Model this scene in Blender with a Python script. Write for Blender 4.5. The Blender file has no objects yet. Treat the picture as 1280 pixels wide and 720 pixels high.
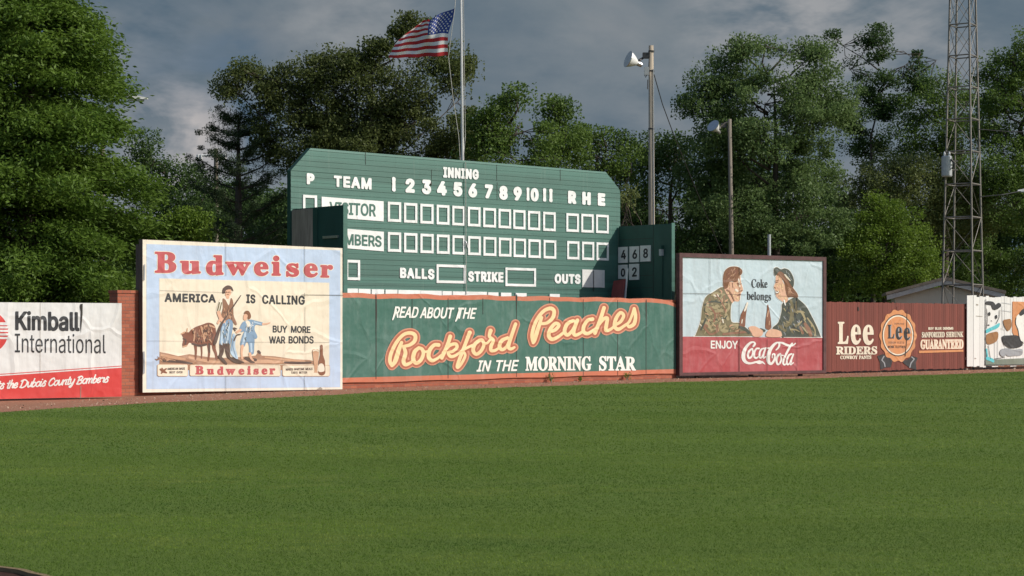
import bpy, math, random
import numpy as np
from mathutils import Vector, Matrix

# ---------------------------------------------------------------- camera, light, sky, exposure
S = bpy.context.scene
COL = S.collection
F_PX, HX, HY, EYE = 2300.0, 640.0, 410.0, 1.65      # photo pixels (1280 x 720): focal length, vanishing centre, eye height
cam_data = bpy.data.cameras.new("camera")
cam = bpy.data.objects.new("camera", cam_data)
COL.objects.link(cam)
cam.location = (0, 0, EYE)
cam.rotation_euler = (math.radians(90), 0, 0)
cam_data.sensor_width = 36.0
cam_data.lens = 36.0 * F_PX / 1280.0
cam_data.shift_y = (HY - 360.0) / 1280.0
cam_data.clip_start, cam_data.clip_end = 0.1, 3000
S.camera = cam

SB_A = math.atan2(9.39, 10.31)                        # bearing of the scoreboard
_u = Vector((math.cos(SB_A), math.sin(SB_A), 0)); _n = Vector((math.sin(SB_A), -math.cos(SB_A), 0))
SUN = (_u * 1.75 + _n * 2.45 + Vector((0, 0, 2.15))).normalized()
sun_el = math.asin(SUN.z); sun_az = math.atan2(SUN.x, SUN.y)
sl = bpy.data.lights.new("sun", "SUN"); sl.energy = 4.0; sl.angle = math.radians(0.53); sl.color = (1.0, 0.94, 0.84)
so = bpy.data.objects.new("sun", sl); COL.objects.link(so)
so.rotation_euler = (-SUN).to_track_quat("-Z", "Y").to_euler()

S.view_settings.view_transform = "Standard"; S.view_settings.look = "None"
S.view_settings.gamma = 1.0; S.view_settings.use_curve_mapping = False
S.view_settings.exposure = 0.0
S.render.engine = "CYCLES"
S.cycles.max_bounces = 6; S.cycles.transparent_max_bounces = 8
S.cycles.use_denoising = True

class NT:
    """small helper to wire shader nodes"""
    def __init__(s, tree): s.t = tree; tree.nodes.clear()
    def n(s, kind, **kw):
        o = s.t.nodes.new(kind)
        for k, v in kw.items():
            if k.startswith("_"):
                o.inputs[k[1:]].default_value = v
            else: setattr(o, k, v)
        return o
    def l(s, a, b): s.t.links.new(a, b)
    def mix(s, fac, a, b, blend="MIX"):
        m = s.n("ShaderNodeMix", data_type="RGBA", blend_type=blend)
        for sock, v in ((m.inputs[0], fac), (m.inputs[6], a), (m.inputs[7], b)):
            if hasattr(v, "links"): s.l(v, sock)
            elif isinstance(v, (int, float)): sock.default_value = v
            else: sock.default_value = (*v, 1) if len(v) == 3 else v
        return m.outputs[2]
    def math(s, op, a, b=0.0, clamp=False):
        m = s.n("ShaderNodeMath", operation=op, use_clamp=clamp)
        for sock, v in ((m.inputs[0], a), (m.inputs[1], b)):
            if hasattr(v, "links"): s.l(v, sock)
            else: sock.default_value = v
        return m.outputs[0]
    def noise(s, vec, scale, detail=4, rough=0.55, dist=0.0):
        n = s.n("ShaderNodeTexNoise", _Scale=scale, _Detail=detail, _Roughness=rough, _Distortion=dist)
        if vec is not None: s.l(vec, n.inputs["Vector"])
        return n.outputs[0]
    def ramp(s, fac, lo, hi, a=0.0, b=1.0):
        m = s.n("ShaderNodeMapRange", clamp=True); s.l(fac, m.inputs[0])
        m.inputs[1].default_value, m.inputs[2].default_value, m.inputs[3].default_value, m.inputs[4].default_value = lo, hi, a, b
        return m.outputs[0]
    def scale(s, vec, v):
        m = s.n("ShaderNodeVectorMath", operation="MULTIPLY"); s.l(vec, m.inputs[0]); m.inputs[1].default_value = v
        return m.outputs[0]

W = bpy.data.worlds.new("World"); S.world = W; W.use_nodes = True
w = NT(W.node_tree)
sky = w.n("ShaderNodeTexSky", sky_type="NISHITA", sun_disc=False, sun_elevation=sun_el, sun_rotation=sun_az)
sky.air_density = 1.0; sky.dust_density = 1.5
tc = w.n("ShaderNodeTexCoord"); d = tc.outputs["Generated"]
sep = w.n("ShaderNodeSeparateXYZ"); w.l(d, sep.inputs[0])
dz = w.scale(d, (1.0, 1.0, 2.2))
n1 = w.noise(dz, 4.2, 7, 0.58, 0.3)
n2 = w.noise(dz, 11.0, 6, 0.6, 0.4)
n3 = w.noise(dz, 2.1, 3, 0.5)
body = w.math("ADD", w.math("MULTIPLY", n1, 0.65), w.math("MULTIPLY", n2, 0.35))
cloud = w.mix(w.ramp(body, 0.40, 0.60), (0.085, 0.135, 0.185), (0.178, 0.215, 0.246))
cloud = w.mix(w.ramp(w.noise(dz, 5.5, 5, 0.55, 0.6), 0.52, 0.68, 0, 0.55), cloud, (0.31, 0.315, 0.325))
lit = w.math("MULTIPLY", w.ramp(w.noise(dz, 8.0, 5, 0.6, 0.5), 0.46, 0.62), w.ramp(sep.outputs[2], 0.135, 0.075))
cloud = w.mix(w.math("MULTIPLY", lit, 0.25), cloud, (0.46, 0.45, 0.45))
# paler billows standing in the bank, each toward its own bearing
lob_n = w.ramp(w.math("ADD", w.math("MULTIPLY", w.noise(dz, 9.0, 6, 0.6, 0.7), 0.6), w.math("MULTIPLY", w.noise(dz, 26.0, 4, 0.6), 0.4)), 0.42, 0.57)
for (ax, az, rad, amt, colr) in ((-0.161, 0.128, 0.05, 0.9, (0.085, 0.145, 0.215)), (-0.180, 0.104, 0.036, 1.0, (0.50, 0.47, 0.46)), (-0.200, 0.150, 0.05, 0.35, (0.30, 0.32, 0.35)), (-0.085, 0.168, 0.055, 0.55, (0.33, 0.345, 0.36)), (0.150, 0.168, 0.070, 0.9, (0.36, 0.365, 0.375)), (0.225, 0.155, 0.045, 0.7, (0.33, 0.34, 0.355)), (0.085, 0.120, 0.035, 0.5, (0.27, 0.29, 0.31)), (0.03, 0.150, 0.05, 0.3, (0.25, 0.275, 0.30))):
    v = Vector((ax, 1.0, az)).normalized(); dp = w.n("ShaderNodeVectorMath", operation="DOT_PRODUCT"); nv = w.n("ShaderNodeVectorMath", operation="NORMALIZE"); w.l(d, nv.inputs[0]); w.l(nv.outputs[0], dp.inputs[0]); dp.inputs[1].default_value = v
    g = w.ramp(dp.outputs["Value"], math.cos(rad), math.cos(rad * 0.15))
    cloud = w.mix(w.math("MULTIPLY", w.math("MULTIPLY", g, lob_n), amt), cloud, colr)
bg_c = w.n("ShaderNodeBackground", _Strength=1.0); w.l(cloud, bg_c.inputs[0])
bg_s = w.n("ShaderNodeBackground", _Strength=0.12); w.l(sky.outputs[0], bg_s.inputs[0])
# storm bank covers the north (ahead); overhead and behind it breaks up into open sky
north = w.ramp(w.math("ADD", w.math("SUBTRACT", sep.outputs[1], w.math("MULTIPLY", sep.outputs[2], 0.4)), w.math("MULTIPLY", n3, 0.5)), 0.05, 0.7)
mixb = w.n("ShaderNodeMixShader"); w.l(north, mixb.inputs[0]); w.l(bg_s.outputs[0], mixb.inputs[1]); w.l(bg_c.outputs[0], mixb.inputs[2])
wo = w.n("ShaderNodeOutputWorld"); w.l(mixb.outputs[0], wo.inputs[0])

# ---------------------------------------------------------------- helpers
def ray(px, py): return np.array([(px - HX) / F_PX, 1.0, (HY - py) / F_PX])
def at(px, py, depth):
    r = ray(px, py) * depth
    return Vector((r[0], r[1], r[2] + EYE))
def ground(px, py):
    t = EYE / ((py - HY) / F_PX)
    return Vector(((px - HX) / F_PX * t, t, 0))

def tag(o, label=None, cat=None, group=None, kind=None):
    for k, v in (("label", label), ("category", cat), ("group", group), ("kind", kind)):
        if v: o[k] = v
    return o
def empty(name, loc, rz, label, cat, group=None):
    o = bpy.data.objects.new(name, None); COL.objects.link(o); o.empty_display_size = 0.3
    o.location = loc; o.rotation_euler = (0, 0, rz)
    return tag(o, label, cat, group)
def link(name, me, parent=None):
    o = bpy.data.objects.new(name, me); COL.objects.link(o)
    if parent is not None: o.parent = parent
    return o

class MB:
    """collects shapes for one mesh object"""
    def __init__(s): s.v, s.f, s.m = [], [], []
    def add(s, vs, fs, mi=0):
        b = len(s.v); s.v.extend([tuple(p) for p in vs]); s.f.extend([tuple(i + b for i in q) for q in fs]); s.m.extend([mi] * len(fs)); return s
    def box(s, x0, x1, y0, y1, z0, z1, mi=0):
        vs = [(x, y, z) for x in (x0, x1) for y in (y0, y1) for z in (z0, z1)]
        return s.add(vs, [(0, 1, 3, 2), (4, 6, 7, 5), (0, 4, 5, 1), (2, 3, 7, 6), (0, 2, 6, 4), (1, 5, 7, 3)], mi)
    def hexa(s, vs, mi=0):     # 8 points ordered like box()
        return s.add(vs, [(0, 1, 3, 2), (4, 6, 7, 5), (0, 4, 5, 1), (2, 3, 7, 6), (0, 2, 6, 4), (1, 5, 7, 3)], mi)
    def tube(s, pts, rad, n=8, mi=0, caps=True):
        pts = [Vector(p) for p in pts]
        if isinstance(rad, (int, float)): rad = [rad] * len(pts)
        rings = []; prev = None
        for i, p in enumerate(pts):
            t = (pts[min(i + 1, len(pts) - 1)] - pts[max(i - 1, 0)]).normalized()
            if prev is None:
                a = Vector((0, 0, 1)) if abs(t.z) < 0.9 else Vector((1, 0, 0))
                prev = t.cross(a).normalized()
            x = (prev - t * prev.dot(t)).normalized(); y = t.cross(x); prev = x
            rings.append([p + (x * math.cos(k * 2 * math.pi / n) + y * math.sin(k * 2 * math.pi / n)) * rad[i] for k in range(n)])
        vs = [q for r in rings for q in r]; fs = []
        for i in range(len(pts) - 1):
            for k in range(n):
                a = i * n + k; b = i * n + (k + 1) % n
                fs.append((a, b, b + n, a + n))
        if caps: fs.append(tuple(range(n - 1, -1, -1))); fs.append(tuple(range((len(pts) - 1) * n, len(pts) * n)))
        return s.add(vs, fs, mi)
    def prism(s, poly, y0, y1, mi=0):     # polygon in x,z pulled from y0 to y1
        n = len(poly); vs = [(x, y0, z) for x, z in poly] + [(x, y1, z) for x, z in poly]
        fs = [tuple(range(n)), tuple(range(2 * n - 1, n - 1, -1))] + [(i, i + n, (i + 1) % n + n, (i + 1) % n) for i in range(n)]
        return s.add(vs, fs, mi)
    def build(s, name, mats, parent=None, smooth=False, fix=True):
        me = bpy.data.meshes.new(name); me.from_pydata(s.v, [], s.f)
        for m in (mats if isinstance(mats, (list, tuple)) else [mats]): me.materials.append(m)
        me.polygons.foreach_set("material_index", s.m)
        if smooth: me.polygons.foreach_set("use_smooth", [True] * len(s.f))
        me.update()
        if fix:
            import bmesh
            bm = bmesh.new(); bm.from_mesh(me); bmesh.ops.recalc_face_normals(bm, faces=bm.faces); bm.to_mesh(me); bm.free()
        return link(name, me, parent)

class Frame:
    """an upright board: origin on the ground at its left end, x along it, y into it, z up"""
    def __init__(s, p0, p1):
        s.p = np.array([p0[0], p0[1], 0.0]); s.a = math.atan2(p1[1] - p0[1], p1[0] - p0[0])
        s.w = math.hypot(p1[0] - p0[0], p1[1] - p0[1])
        s.d = np.array([math.cos(s.a), math.sin(s.a), 0]); s.nrm = np.array([-math.sin(s.a), math.cos(s.a), 0])
    def uv(s, px, py, yo=0.0):            # photo pixel -> (x, z) on the plane y = yo
        px = np.asarray(px, float); py = np.asarray(py, float)
        dx, dz = (px - HX) / F_PX, (HY - py) / F_PX
        dn = dx * s.nrm[0] + s.nrm[1]
        t = (s.p @ s.nrm + yo) / dn
        return (dx * t - s.p[0]) * s.d[0] + (t - s.p[1]) * s.d[1], dz * t + EYE
    def world(s, x, y, z): 
        q = s.p + s.d * x + s.nrm * y
        return Vector((q[0], q[1], z))
    def root(s, name, label, cat, group=None): return empty(name, s.p, s.a, label, cat, group)

# ---------------------------------------------------------------- materials
def base(name):
    m = bpy.data.materials.new(name); m.use_nodes = True
    t = NT(m.node_tree); b = t.n("ShaderNodeBsdfPrincipled"); o = t.n("ShaderNodeOutputMaterial"); t.l(b.outputs[0], o.inputs[0])
    return m, t, b
def set_in(t, sock, v):
    if hasattr(v, "links"): t.l(v, sock)
    elif isinstance(v, (int, float)): sock.default_value = v
    else: sock.default_value = (*v, 1)
def bump(t, b, h, strength, dist):
    n = t.n("ShaderNodeBump", _Strength=strength, _Distance=dist); t.l(h, n.inputs["Height"]); t.l(n.outputs[0], b.inputs["Normal"])
def sign_paint(name, col, wear=0.5, rough=0.55, dirt=(0.25, 0.20, 0.15)):
    """sign paint on sheets: shared stains, streaks and creases follow the board's own coordinates"""
    m, t, b = base(name); o = t.n("ShaderNodeTexCoord").outputs["Object"]
    big = t.noise(o, 0.55, 5, 0.6, 0.4); st = t.noise(t.scale(o, (3.2, 3.2, 0.28)), 1.6, 5, 0.65); fine = t.noise(o, 9.0, 6, 0.7)
    c = t.mix(t.ramp(big, 0.45, 0.75, 0, 0.26 * wear), col, dirt)
    c = t.mix(t.ramp(st, 0.52, 0.78, 0, 0.34 * wear), c, dirt)
    fade = tuple(min(1, x * 0.75 + 0.2) for x in col)
    c = t.mix(t.ramp(t.noise(t.scale(o, (1.6, 1.6, 0.5)), 2.3, 4, 0.6), 0.5, 0.75, 0, 0.30 * wear), c, fade)
    c = t.mix(t.ramp(fine, 0.60, 0.76, 0, 0.4 * wear), c, tuple(x * 0.62 for x in col))
    set_in(t, b.inputs["Base Color"], c); b.inputs["Roughness"].default_value = rough
    wob = t.n("ShaderNodeVectorMath", operation="ADD"); t.l(o, wob.inputs[0])
    nn = t.n("ShaderNodeTexNoise", _Scale=0.7, _Detail=2.0); t.l(o, nn.inputs["Vector"])
    t.l(nn.outputs[1], wob.inputs[1])
    vo = t.n("ShaderNodeTexVoronoi", feature="DISTANCE_TO_EDGE", _Scale=0.62); t.l(wob.outputs[0], vo.inputs["Vector"])
    crease = t.ramp(vo.outputs["Distance"], 0.0, 0.05, 1, 0)
    h = t.math("ADD", t.math("MULTIPLY", t.noise(o, 1.1, 3, 0.5), 1.3), t.math("MULTIPLY", crease, 0.19))
    h = t.math("ADD", h, t.math("MULTIPLY", t.noise(t.scale(o, (1, 1, 0.4)), 3.4, 3, 0.5), 0.3))
    bump(t, b, h, 0.8, 0.06)
    return m
def plain(name, col, rough=0.6, var=0.25, scale=6.0, metal=0.0, bmp=0.0, stretch=(1, 1, 1)):
    m, t, b = base(name); o = t.scale(t.n("ShaderNodeTexCoord").outputs["Object"], stretch)
    n = t.noise(o, scale, 6, 0.65); n2 = t.noise(o, scale * 0.23, 3, 0.5)
    c = t.mix(t.ramp(n, 0.3, 0.72), tuple(x * (1 - var) for x in col), tuple(min(1, x * (1 + var)) for x in col))
    c = t.mix(t.ramp(n2, 0.4, 0.7, 0, 0.4), c, tuple(x * (1 - var) for x in col))
    set_in(t, b.inputs["Base Color"], c); b.inputs["Roughness"].default_value = rough; b.inputs["Metallic"].default_value = metal
    if bmp: bump(t, b, n, bmp, 0.02)
    return m
def planks(name, col, width, var=0.35, axis=0, rough=0.7, bright=None):
    """painted boards: each board its own tone, worn along the grain"""
    m, t, b = base(name); o = t.n("ShaderNodeTexCoord").outputs["Object"]
    s = t.n("ShaderNodeSeparateXYZ"); t.l(o, s.inputs[0])
    idx = t.math("FLOOR", t.math("DIVIDE", s.outputs[axis], width))
    wn = t.n("ShaderNodeTexWhiteNoise", noise_dimensions="1D"); t.l(idx, wn.inputs["W"])
    st = (7, 7, 0.6) if axis == 0 else (0.5, 7, 7)
    g = t.noise(t.scale(o, st), 2.2, 6, 0.7)
    cmb = t.n("ShaderNodeCombineXYZ"); t.l(idx, cmb.inputs[1])
    off = t.n("ShaderNodeVectorMath", operation="ADD"); t.l(t.scale(o, st), off.inputs[0]); t.l(t.scale(cmb.outputs[0], (1, 7.3, 1)), off.inputs[1])
    g2 = t.noise(off.outputs[0], 0.9, 5, 0.6)
    dk = tuple(x * (1 - var) for x in col); lt = bright or tuple(min(1, x * (1 + var)) for x in col)
    c = t.mix(t.math("ADD", t.math("MULTIPLY", wn.outputs[0], 0.45), t.math("MULTIPLY", g2, 0.55)), dk, lt)
    c = t.mix(t.ramp(g, 0.56, 0.78, 0, 0.5), c, tuple(x * 0.5 for x in col))
    big = t.noise(o, 0.5, 3, 0.5); c = t.mix(t.ramp(big, 0.45, 0.7, 0, 0.3), c, lt)
    if axis == 2:      # rain streaks and rusty drips down the face
        st = t.noise(t.scale(o, (2.6, 2.6, 0.22)), 2.0, 6, 0.7); c = t.mix(t.ramp(st, 0.54, 0.74, 0, 0.38), c, tuple(x * 0.55 for x in col)); c = t.mix(t.ramp(t.noise(t.scale(o, (5, 5, 0.3)), 1.7, 4, 0.6), 0.60, 0.76, 0, 0.30), c, (0.20, 0.26, 0.22))
    set_in(t, b.inputs["Base Color"], c); b.inputs["Roughness"].default_value = rough
    bump(t, b, g, 0.25, 0.01)
    return m
def brick_mat():
    m, t, b = base("brick"); o = t.n("ShaderNodeTexCoord").outputs["Object"]
    s = t.n("ShaderNodeSeparateXYZ"); t.l(o, s.inputs[0]); cm = t.n("ShaderNodeCombineXYZ")
    t.l(t.math("ADD", s.outputs[0], s.outputs[1]), cm.inputs[0]); t.l(s.outputs[2], cm.inputs[1])
    br = t.n("ShaderNodeTexBrick", _Scale=1.0); br.inputs["Brick Width"].default_value = 0.225; br.inputs["Row Height"].default_value = 0.083
    br.inputs["Mortar Size"].default_value = 0.007; br.inputs["Mortar Smooth"].default_value = 0.3
    br.inputs["Color1"].default_value = (0.42, 0.13, 0.07, 1); br.inputs["Color2"].default_value = (0.30, 0.075, 0.04, 1)
    br.inputs["Mortar"].default_value = (0.20, 0.12, 0.09, 1)
    t.l(cm.outputs[0], br.inputs["Vector"])
    c = t.mix(t.ramp(t.noise(o, 14, 5, 0.7), 0.35, 0.75, 0, 0.45), br.outputs[0], (0.20, 0.06, 0.04))
    set_in(t, b.inputs["Base Color"], c); b.inputs["Roughness"].default_value = 0.85
    bump(t, b, t.math("SUBTRACT", 1.0, br.outputs[1]), 0.6, 0.008)
    return m
def leaf_mat(name, a, bcol, trans=0.35):
    m = bpy.data.materials.new(name); m.use_nodes = True; t = NT(m.node_tree)
    at_ = t.n("ShaderNodeAttribute", attribute_name="tint"); o = t.n("ShaderNodeTexCoord").outputs["Object"]
    f = t.math("ADD", t.math("MULTIPLY", at_.outputs["Fac"], 0.6), t.math("MULTIPLY", t.ramp(t.noise(o, 0.55, 3, 0.5), 0.35, 0.65), 0.4))
    c = t.mix(f, a, bcol)
    df = t.n("ShaderNodeBsdfPrincipled", _Roughness=0.55); t.l(c, df.inputs["Base Color"]); df.inputs["Specular IOR Level"].default_value = 0.25
    tr = t.n("ShaderNodeBsdfTranslucent"); t.l(t.mix(0.5, c, (0.10, 0.16, 0.01), "ADD") if False else c, tr.inputs[0])
    mx = t.n("ShaderNodeMixShader", _Fac=trans); t.l(df.outputs[0], mx.inputs[1]); t.l(tr.outputs[0], mx.inputs[2])
    ou = t.n("ShaderNodeOutputMaterial"); t.l(mx.outputs[0], ou.inputs[0])
    return m

M = {}
M["cream"] = sign_paint("aged_cream_paint", (0.76, 0.675, 0.54), 0.8)
M["offwhite"] = sign_paint("off_white_border_paint", (0.78, 0.71, 0.60), 0.9)
M["sky_blue"] = sign_paint("pale_blue_paint", (0.45, 0.56, 0.74), 0.7)
M["ice_blue"] = sign_paint("ice_blue_paint", (0.52, 0.635, 0.695), 0.7)
M["beer_red"] = sign_paint("faded_crimson_paint", (0.46, 0.075, 0.085), 0.5)
M["white"] = sign_paint("white_paint", (0.80, 0.79, 0.75), 0.4)
M["clean_white"] = sign_paint("board_white_paint", (0.82, 0.83, 0.82), 0.3)
M["ink"] = sign_paint("black_paint", (0.025, 0.027, 0.032), 0.2)
M["tarp_green"] = sign_paint("green_tarp", (0.045, 0.134, 0.106), 0.9, 0.5, (0.14, 0.24, 0.20))
M["salmon"] = sign_paint("salmon_band_paint", (0.52, 0.155, 0.085), 0.8)
M["peach"] = sign_paint("peach_cream_paint", (0.84, 0.62, 0.34), 0.3)
M["rust_line"] = sign_paint("rust_outline_paint", (0.42, 0.125, 0.07), 0.3)
M["salmon_line"] = sign_paint("pale_salmon_outline_paint", (0.60, 0.26, 0.17), 0.3)
M["soda_red"] = sign_paint("soda_red_paint", (0.40, 0.062, 0.072), 0.9, 0.5, (0.5, 0.2, 0.2))
M["vinyl_white"] = sign_paint("white_vinyl", (0.76, 0.76, 0.75), 0.8, 0.45)
M["vinyl_red"] = sign_paint("red_vinyl", (0.64, 0.055, 0.05), 0.3, 0.45, (0.6, 0.2, 0.18))
M["skin"] = sign_paint("painted_skin", (0.68, 0.40, 0.27), 0.4)
M["ox_brown"] = sign_paint("painted_ox_brown", (0.20, 0.075, 0.045), 0.4)
M["tan"] = sign_paint("painted_tan", (0.55, 0.32, 0.20), 0.5)
M["soil"] = sign_paint("painted_soil", (0.36, 0.19, 0.115), 0.9)
M["dark_brown"] = sign_paint("painted_dark_brown", (0.09, 0.055, 0.045), 0.3)
M["vest"] = sign_paint("painted_vest_brown", (0.26, 0.13, 0.08), 0.4)
M["coat_blue"] = sign_paint("painted_blue_cloth", (0.19, 0.30, 0.44), 0.5)
M["pale_blue_cloth"] = sign_paint("painted_pale_blue_cloth", (0.42, 0.55, 0.68), 0.4)
M["olive"] = sign_paint("painted_olive", (0.17, 0.145, 0.075), 0.5)
M["khaki"] = sign_paint("painted_khaki", (0.36, 0.30, 0.17), 0.5)
M["hair"] = sign_paint("painted_hair_brown", (0.20, 0.085, 0.04), 0.4)
M["coat_dark"] = sign_paint("painted_dark_green_coat", (0.055, 0.066, 0.052), 0.4)
M["bottle"] = sign_paint("painted_bottle_brown", (0.22, 0.085, 0.045), 0.4)
M["orange"] = sign_paint("badge_orange_paint", (0.60, 0.25, 0.10), 0.8)
M["teal"] = sign_paint("teal_paint", (0.10, 0.50, 0.56), 0.5)
M["mitt"] = sign_paint("painted_leather_brown", (0.30, 0.14, 0.05), 0.5)
M["grey_paint"] = sign_paint("painted_grey", (0.30, 0.32, 0.35), 0.6)
M["sage"] = sign_paint("painted_grey_green", (0.17, 0.21, 0.17), 0.7)
M["seam"] = plain("dark_joint", (0.05, 0.045, 0.04), 0.9)
M["wood_dark"] = plain("dark_stained_wood", (0.105, 0.075, 0.062), 0.8, 0.4, 5, bmp=0.3, stretch=(4, 4, 0.5))
M["frame_maroon"] = plain("weathered_maroon_wood", (0.105, 0.045, 0.045), 0.75, 0.4, 4, bmp=0.3)
M["siding"] = planks("green_clapboard", (0.050, 0.143, 0.115), 0.16, 0.34, 2, 0.55)
M["wing_green"] = plain("dark_green_panel", (0.017, 0.078, 0.060), 0.6, 0.25, 2.2, stretch=(1, 1, 0.3))
M["grey_wood"] = plain("weathered_grey_wood", (0.36, 0.31, 0.25), 0.85, 0.35, 3, bmp=0.4, stretch=(6, 6, 0.5))
M["barn_red"] = planks("barn_red_boards", (0.165, 0.040, 0.028), 0.14, 0.36, 0, 0.75)
M["white_boards"] = planks("whitewashed_boards", (0.72, 0.71, 0.69), 0.2, 0.12, 0, 0.7)
M["shed_wall"] = planks("beige_shed_boards", (0.58, 0.54, 0.43), 0.3, 0.12, 0, 0.8)
M["shed_trim"] = plain("grey_trim_paint", (0.50, 0.48, 0.44), 0.7, 0.2)
M["roof_brown"] = plain("brown_shingle", (0.30, 0.24, 0.18), 0.9, 0.35, 8)
M["brick"] = brick_mat()
M["pole_wood"] = plain("bleached_pole_wood", (0.43, 0.36, 0.275), 0.85, 0.35, 4, bmp=0.4, stretch=(5, 5, 0.3))
M["pole_old"] = plain("grey_pole_wood", (0.21, 0.18, 0.145), 0.85, 0.35, 4, bmp=0.4, stretch=(5, 5, 0.3))
M["alu"] = plain("brushed_aluminium", (0.62, 0.62, 0.63), 0.38, 0.12, 8, metal=0.85)
M["pole_white"] = plain("white_flagpole_paint", (0.60, 0.60, 0.58), 0.4, 0.12, 5)
M["rope"] = plain("pale_rope", (0.45, 0.44, 0.40), 0.8)
M["steel"] = plain("galvanised_steel", (0.20, 0.185, 0.165), 0.6, 0.3, 3, metal=0.35)
M["dark_metal"] = plain("dark_metal", (0.035, 0.035, 0.037), 0.5)
M["grey_metal"] = plain("grey_transformer_paint", (0.42, 0.44, 0.45), 0.5, 0.15)
M["lamp_white"] = plain("white_enamel", (0.78, 0.78, 0.77), 0.35, 0.05)
M["bark"] = plain("bark", (0.065, 0.05, 0.038), 0.9, 0.4, 3, bmp=0.6, stretch=(4, 4, 0.6))
M["red_board"] = plain("dark_red_board", (0.18, 0.03, 0.03), 0.7, 0.25, 3)
M["plate"] = plain("number_plate_white", (0.72, 0.72, 0.70), 0.6, 0.1, 4)
M["plate_ink"] = plain("number_ink", (0.03, 0.03, 0.03), 0.6, 0.1)
M["flag_red"] = plain("flag_red", (0.46, 0.022, 0.026), 0.8, 0.08)
M["flag_white"] = plain("flag_white", (0.78, 0.76, 0.74), 0.8, 0.05)
M["flag_blue"] = plain("flag_blue", (0.028, 0.060, 0.27), 0.8, 0.08)

# ---------------------------------------------------------------- painting on boards (shapes traced in photo pixels, laid on the board's own plane)
def catmull(P, closed, k=4):
    P = [np.array(p, float) for p in P]; n = len(P); out = []
    if n < 3: return P
    for i in range(n if closed else n - 1):
        p0, p1, p2, p3 = (P[(i - 1) % n], P[i], P[(i + 1) % n], P[(i + 2) % n]) if closed else (P[max(i - 1, 0)], P[i], P[i + 1], P[min(i + 2, n - 1)])
        for j in range(k):
            t = j / k
            out.append(0.5 * ((2 * p1) + (p2 - p0) * t + (2 * p0 - 5 * p1 + 4 * p2 - p3) * t * t + (3 * p1 - p0 - 3 * p2 + p3) * t ** 3))
    if not closed: out.append(P[-1])
    return out
def sd_loops(loops, X, Y):
    d2 = np.full(X.shape, 1e9); wind = np.zeros(X.shape, int)
    for L in loops:
        n = len(L)
        for i in range(n):
            ax, ay = L[i]; bx, by = L[(i + 1) % n]; ex, ey = bx - ax, by - ay; l2 = ex * ex + ey * ey
            if l2 < 1e-12: continue
            t = np.clip(((X - ax) * ex + (Y - ay) * ey) / l2, 0, 1)
            d2 = np.minimum(d2, (X - ax - t * ex) ** 2 + (Y - ay - t * ey) ** 2)
            cr = ex * (Y - ay) - (X - ax) * ey
            wind += ((ay <= Y) & (by > Y) & (cr > 0)).astype(int) - ((ay > Y) & (by <= Y) & (cr < 0)).astype(int)
    d = np.sqrt(d2); return np.where(wind != 0, -d, d)
def sd_strokes(strokes, X, Y):
    out = np.full(X.shape, 1e9)
    for Sx in strokes:
        if len(Sx) == 1:
            out = np.minimum(out, np.hypot(X - Sx[0][0], Y - Sx[0][1]) - Sx[0][2]); continue
        for (ax, ay, ar), (bx, by, br) in zip(Sx[:-1], Sx[1:]):
            ex, ey = bx - ax, by - ay; l2 = ex * ex + ey * ey + 1e-12
            t = np.clip(((X - ax) * ex + (Y - ay) * ey) / l2, 0, 1)
            out = np.minimum(out, np.hypot(X - ax - t * ex, Y - ay - t * ey) - (ar + t * (br - ar)))
    return out
def march(fn, x0, x1, y0, y1, step, iso):
    """faces of the region fn < iso"""
    nx, ny = max(2, int(math.ceil((x1 - x0) / step)) + 1), max(2, int(math.ceil((y1 - y0) / step)) + 1)
    xs = x0 + step * np.arange(nx); ys = y0 + step * np.arange(ny)
    X, Y = np.meshgrid(xs, ys); V = fn(X, Y) - iso; I = V < 0
    vs, fs = [], []
    full = I[:-1, :-1] & I[:-1, 1:] & I[1:, :-1] & I[1:, 1:]
    some = (I[:-1, :-1] | I[:-1, 1:] | I[1:, :-1] | I[1:, 1:]) & ~full
    for j in range(ny - 1):
        i = 0; row = full[j]
        while i < nx - 1:
            if row[i]:
                k = i
                while k < nx - 1 and row[k]: k += 1
                b = len(vs); vs += [(xs[i], ys[j]), (xs[k], ys[j]), (xs[k], ys[j + 1]), (xs[i], ys[j + 1])]; fs.append((b, b + 1, b + 2, b + 3)); i = k
            else: i += 1
    for j, i in zip(*np.nonzero(some)):
        c = [(xs[i], ys[j], V[j, i]), (xs[i + 1], ys[j], V[j, i + 1]), (xs[i + 1], ys[j + 1], V[j + 1, i + 1]), (xs[i], ys[j + 1], V[j + 1, i])]
        b = len(vs)
        for k in range(4):
            p, q = c[k], c[(k + 1) % 4]
            if p[2] < 0: vs.append((p[0], p[1]))
            if (p[2] < 0) != (q[2] < 0):
                t = p[2] / (p[2] - q[2]); vs.append((p[0] + t * (q[0] - p[0]), p[1] + t * (q[1] - p[1])))
        if len(vs) - b >= 3: fs.append(tuple(range(b, len(vs))))
        else: del vs[b:]
    return vs, fs

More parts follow.
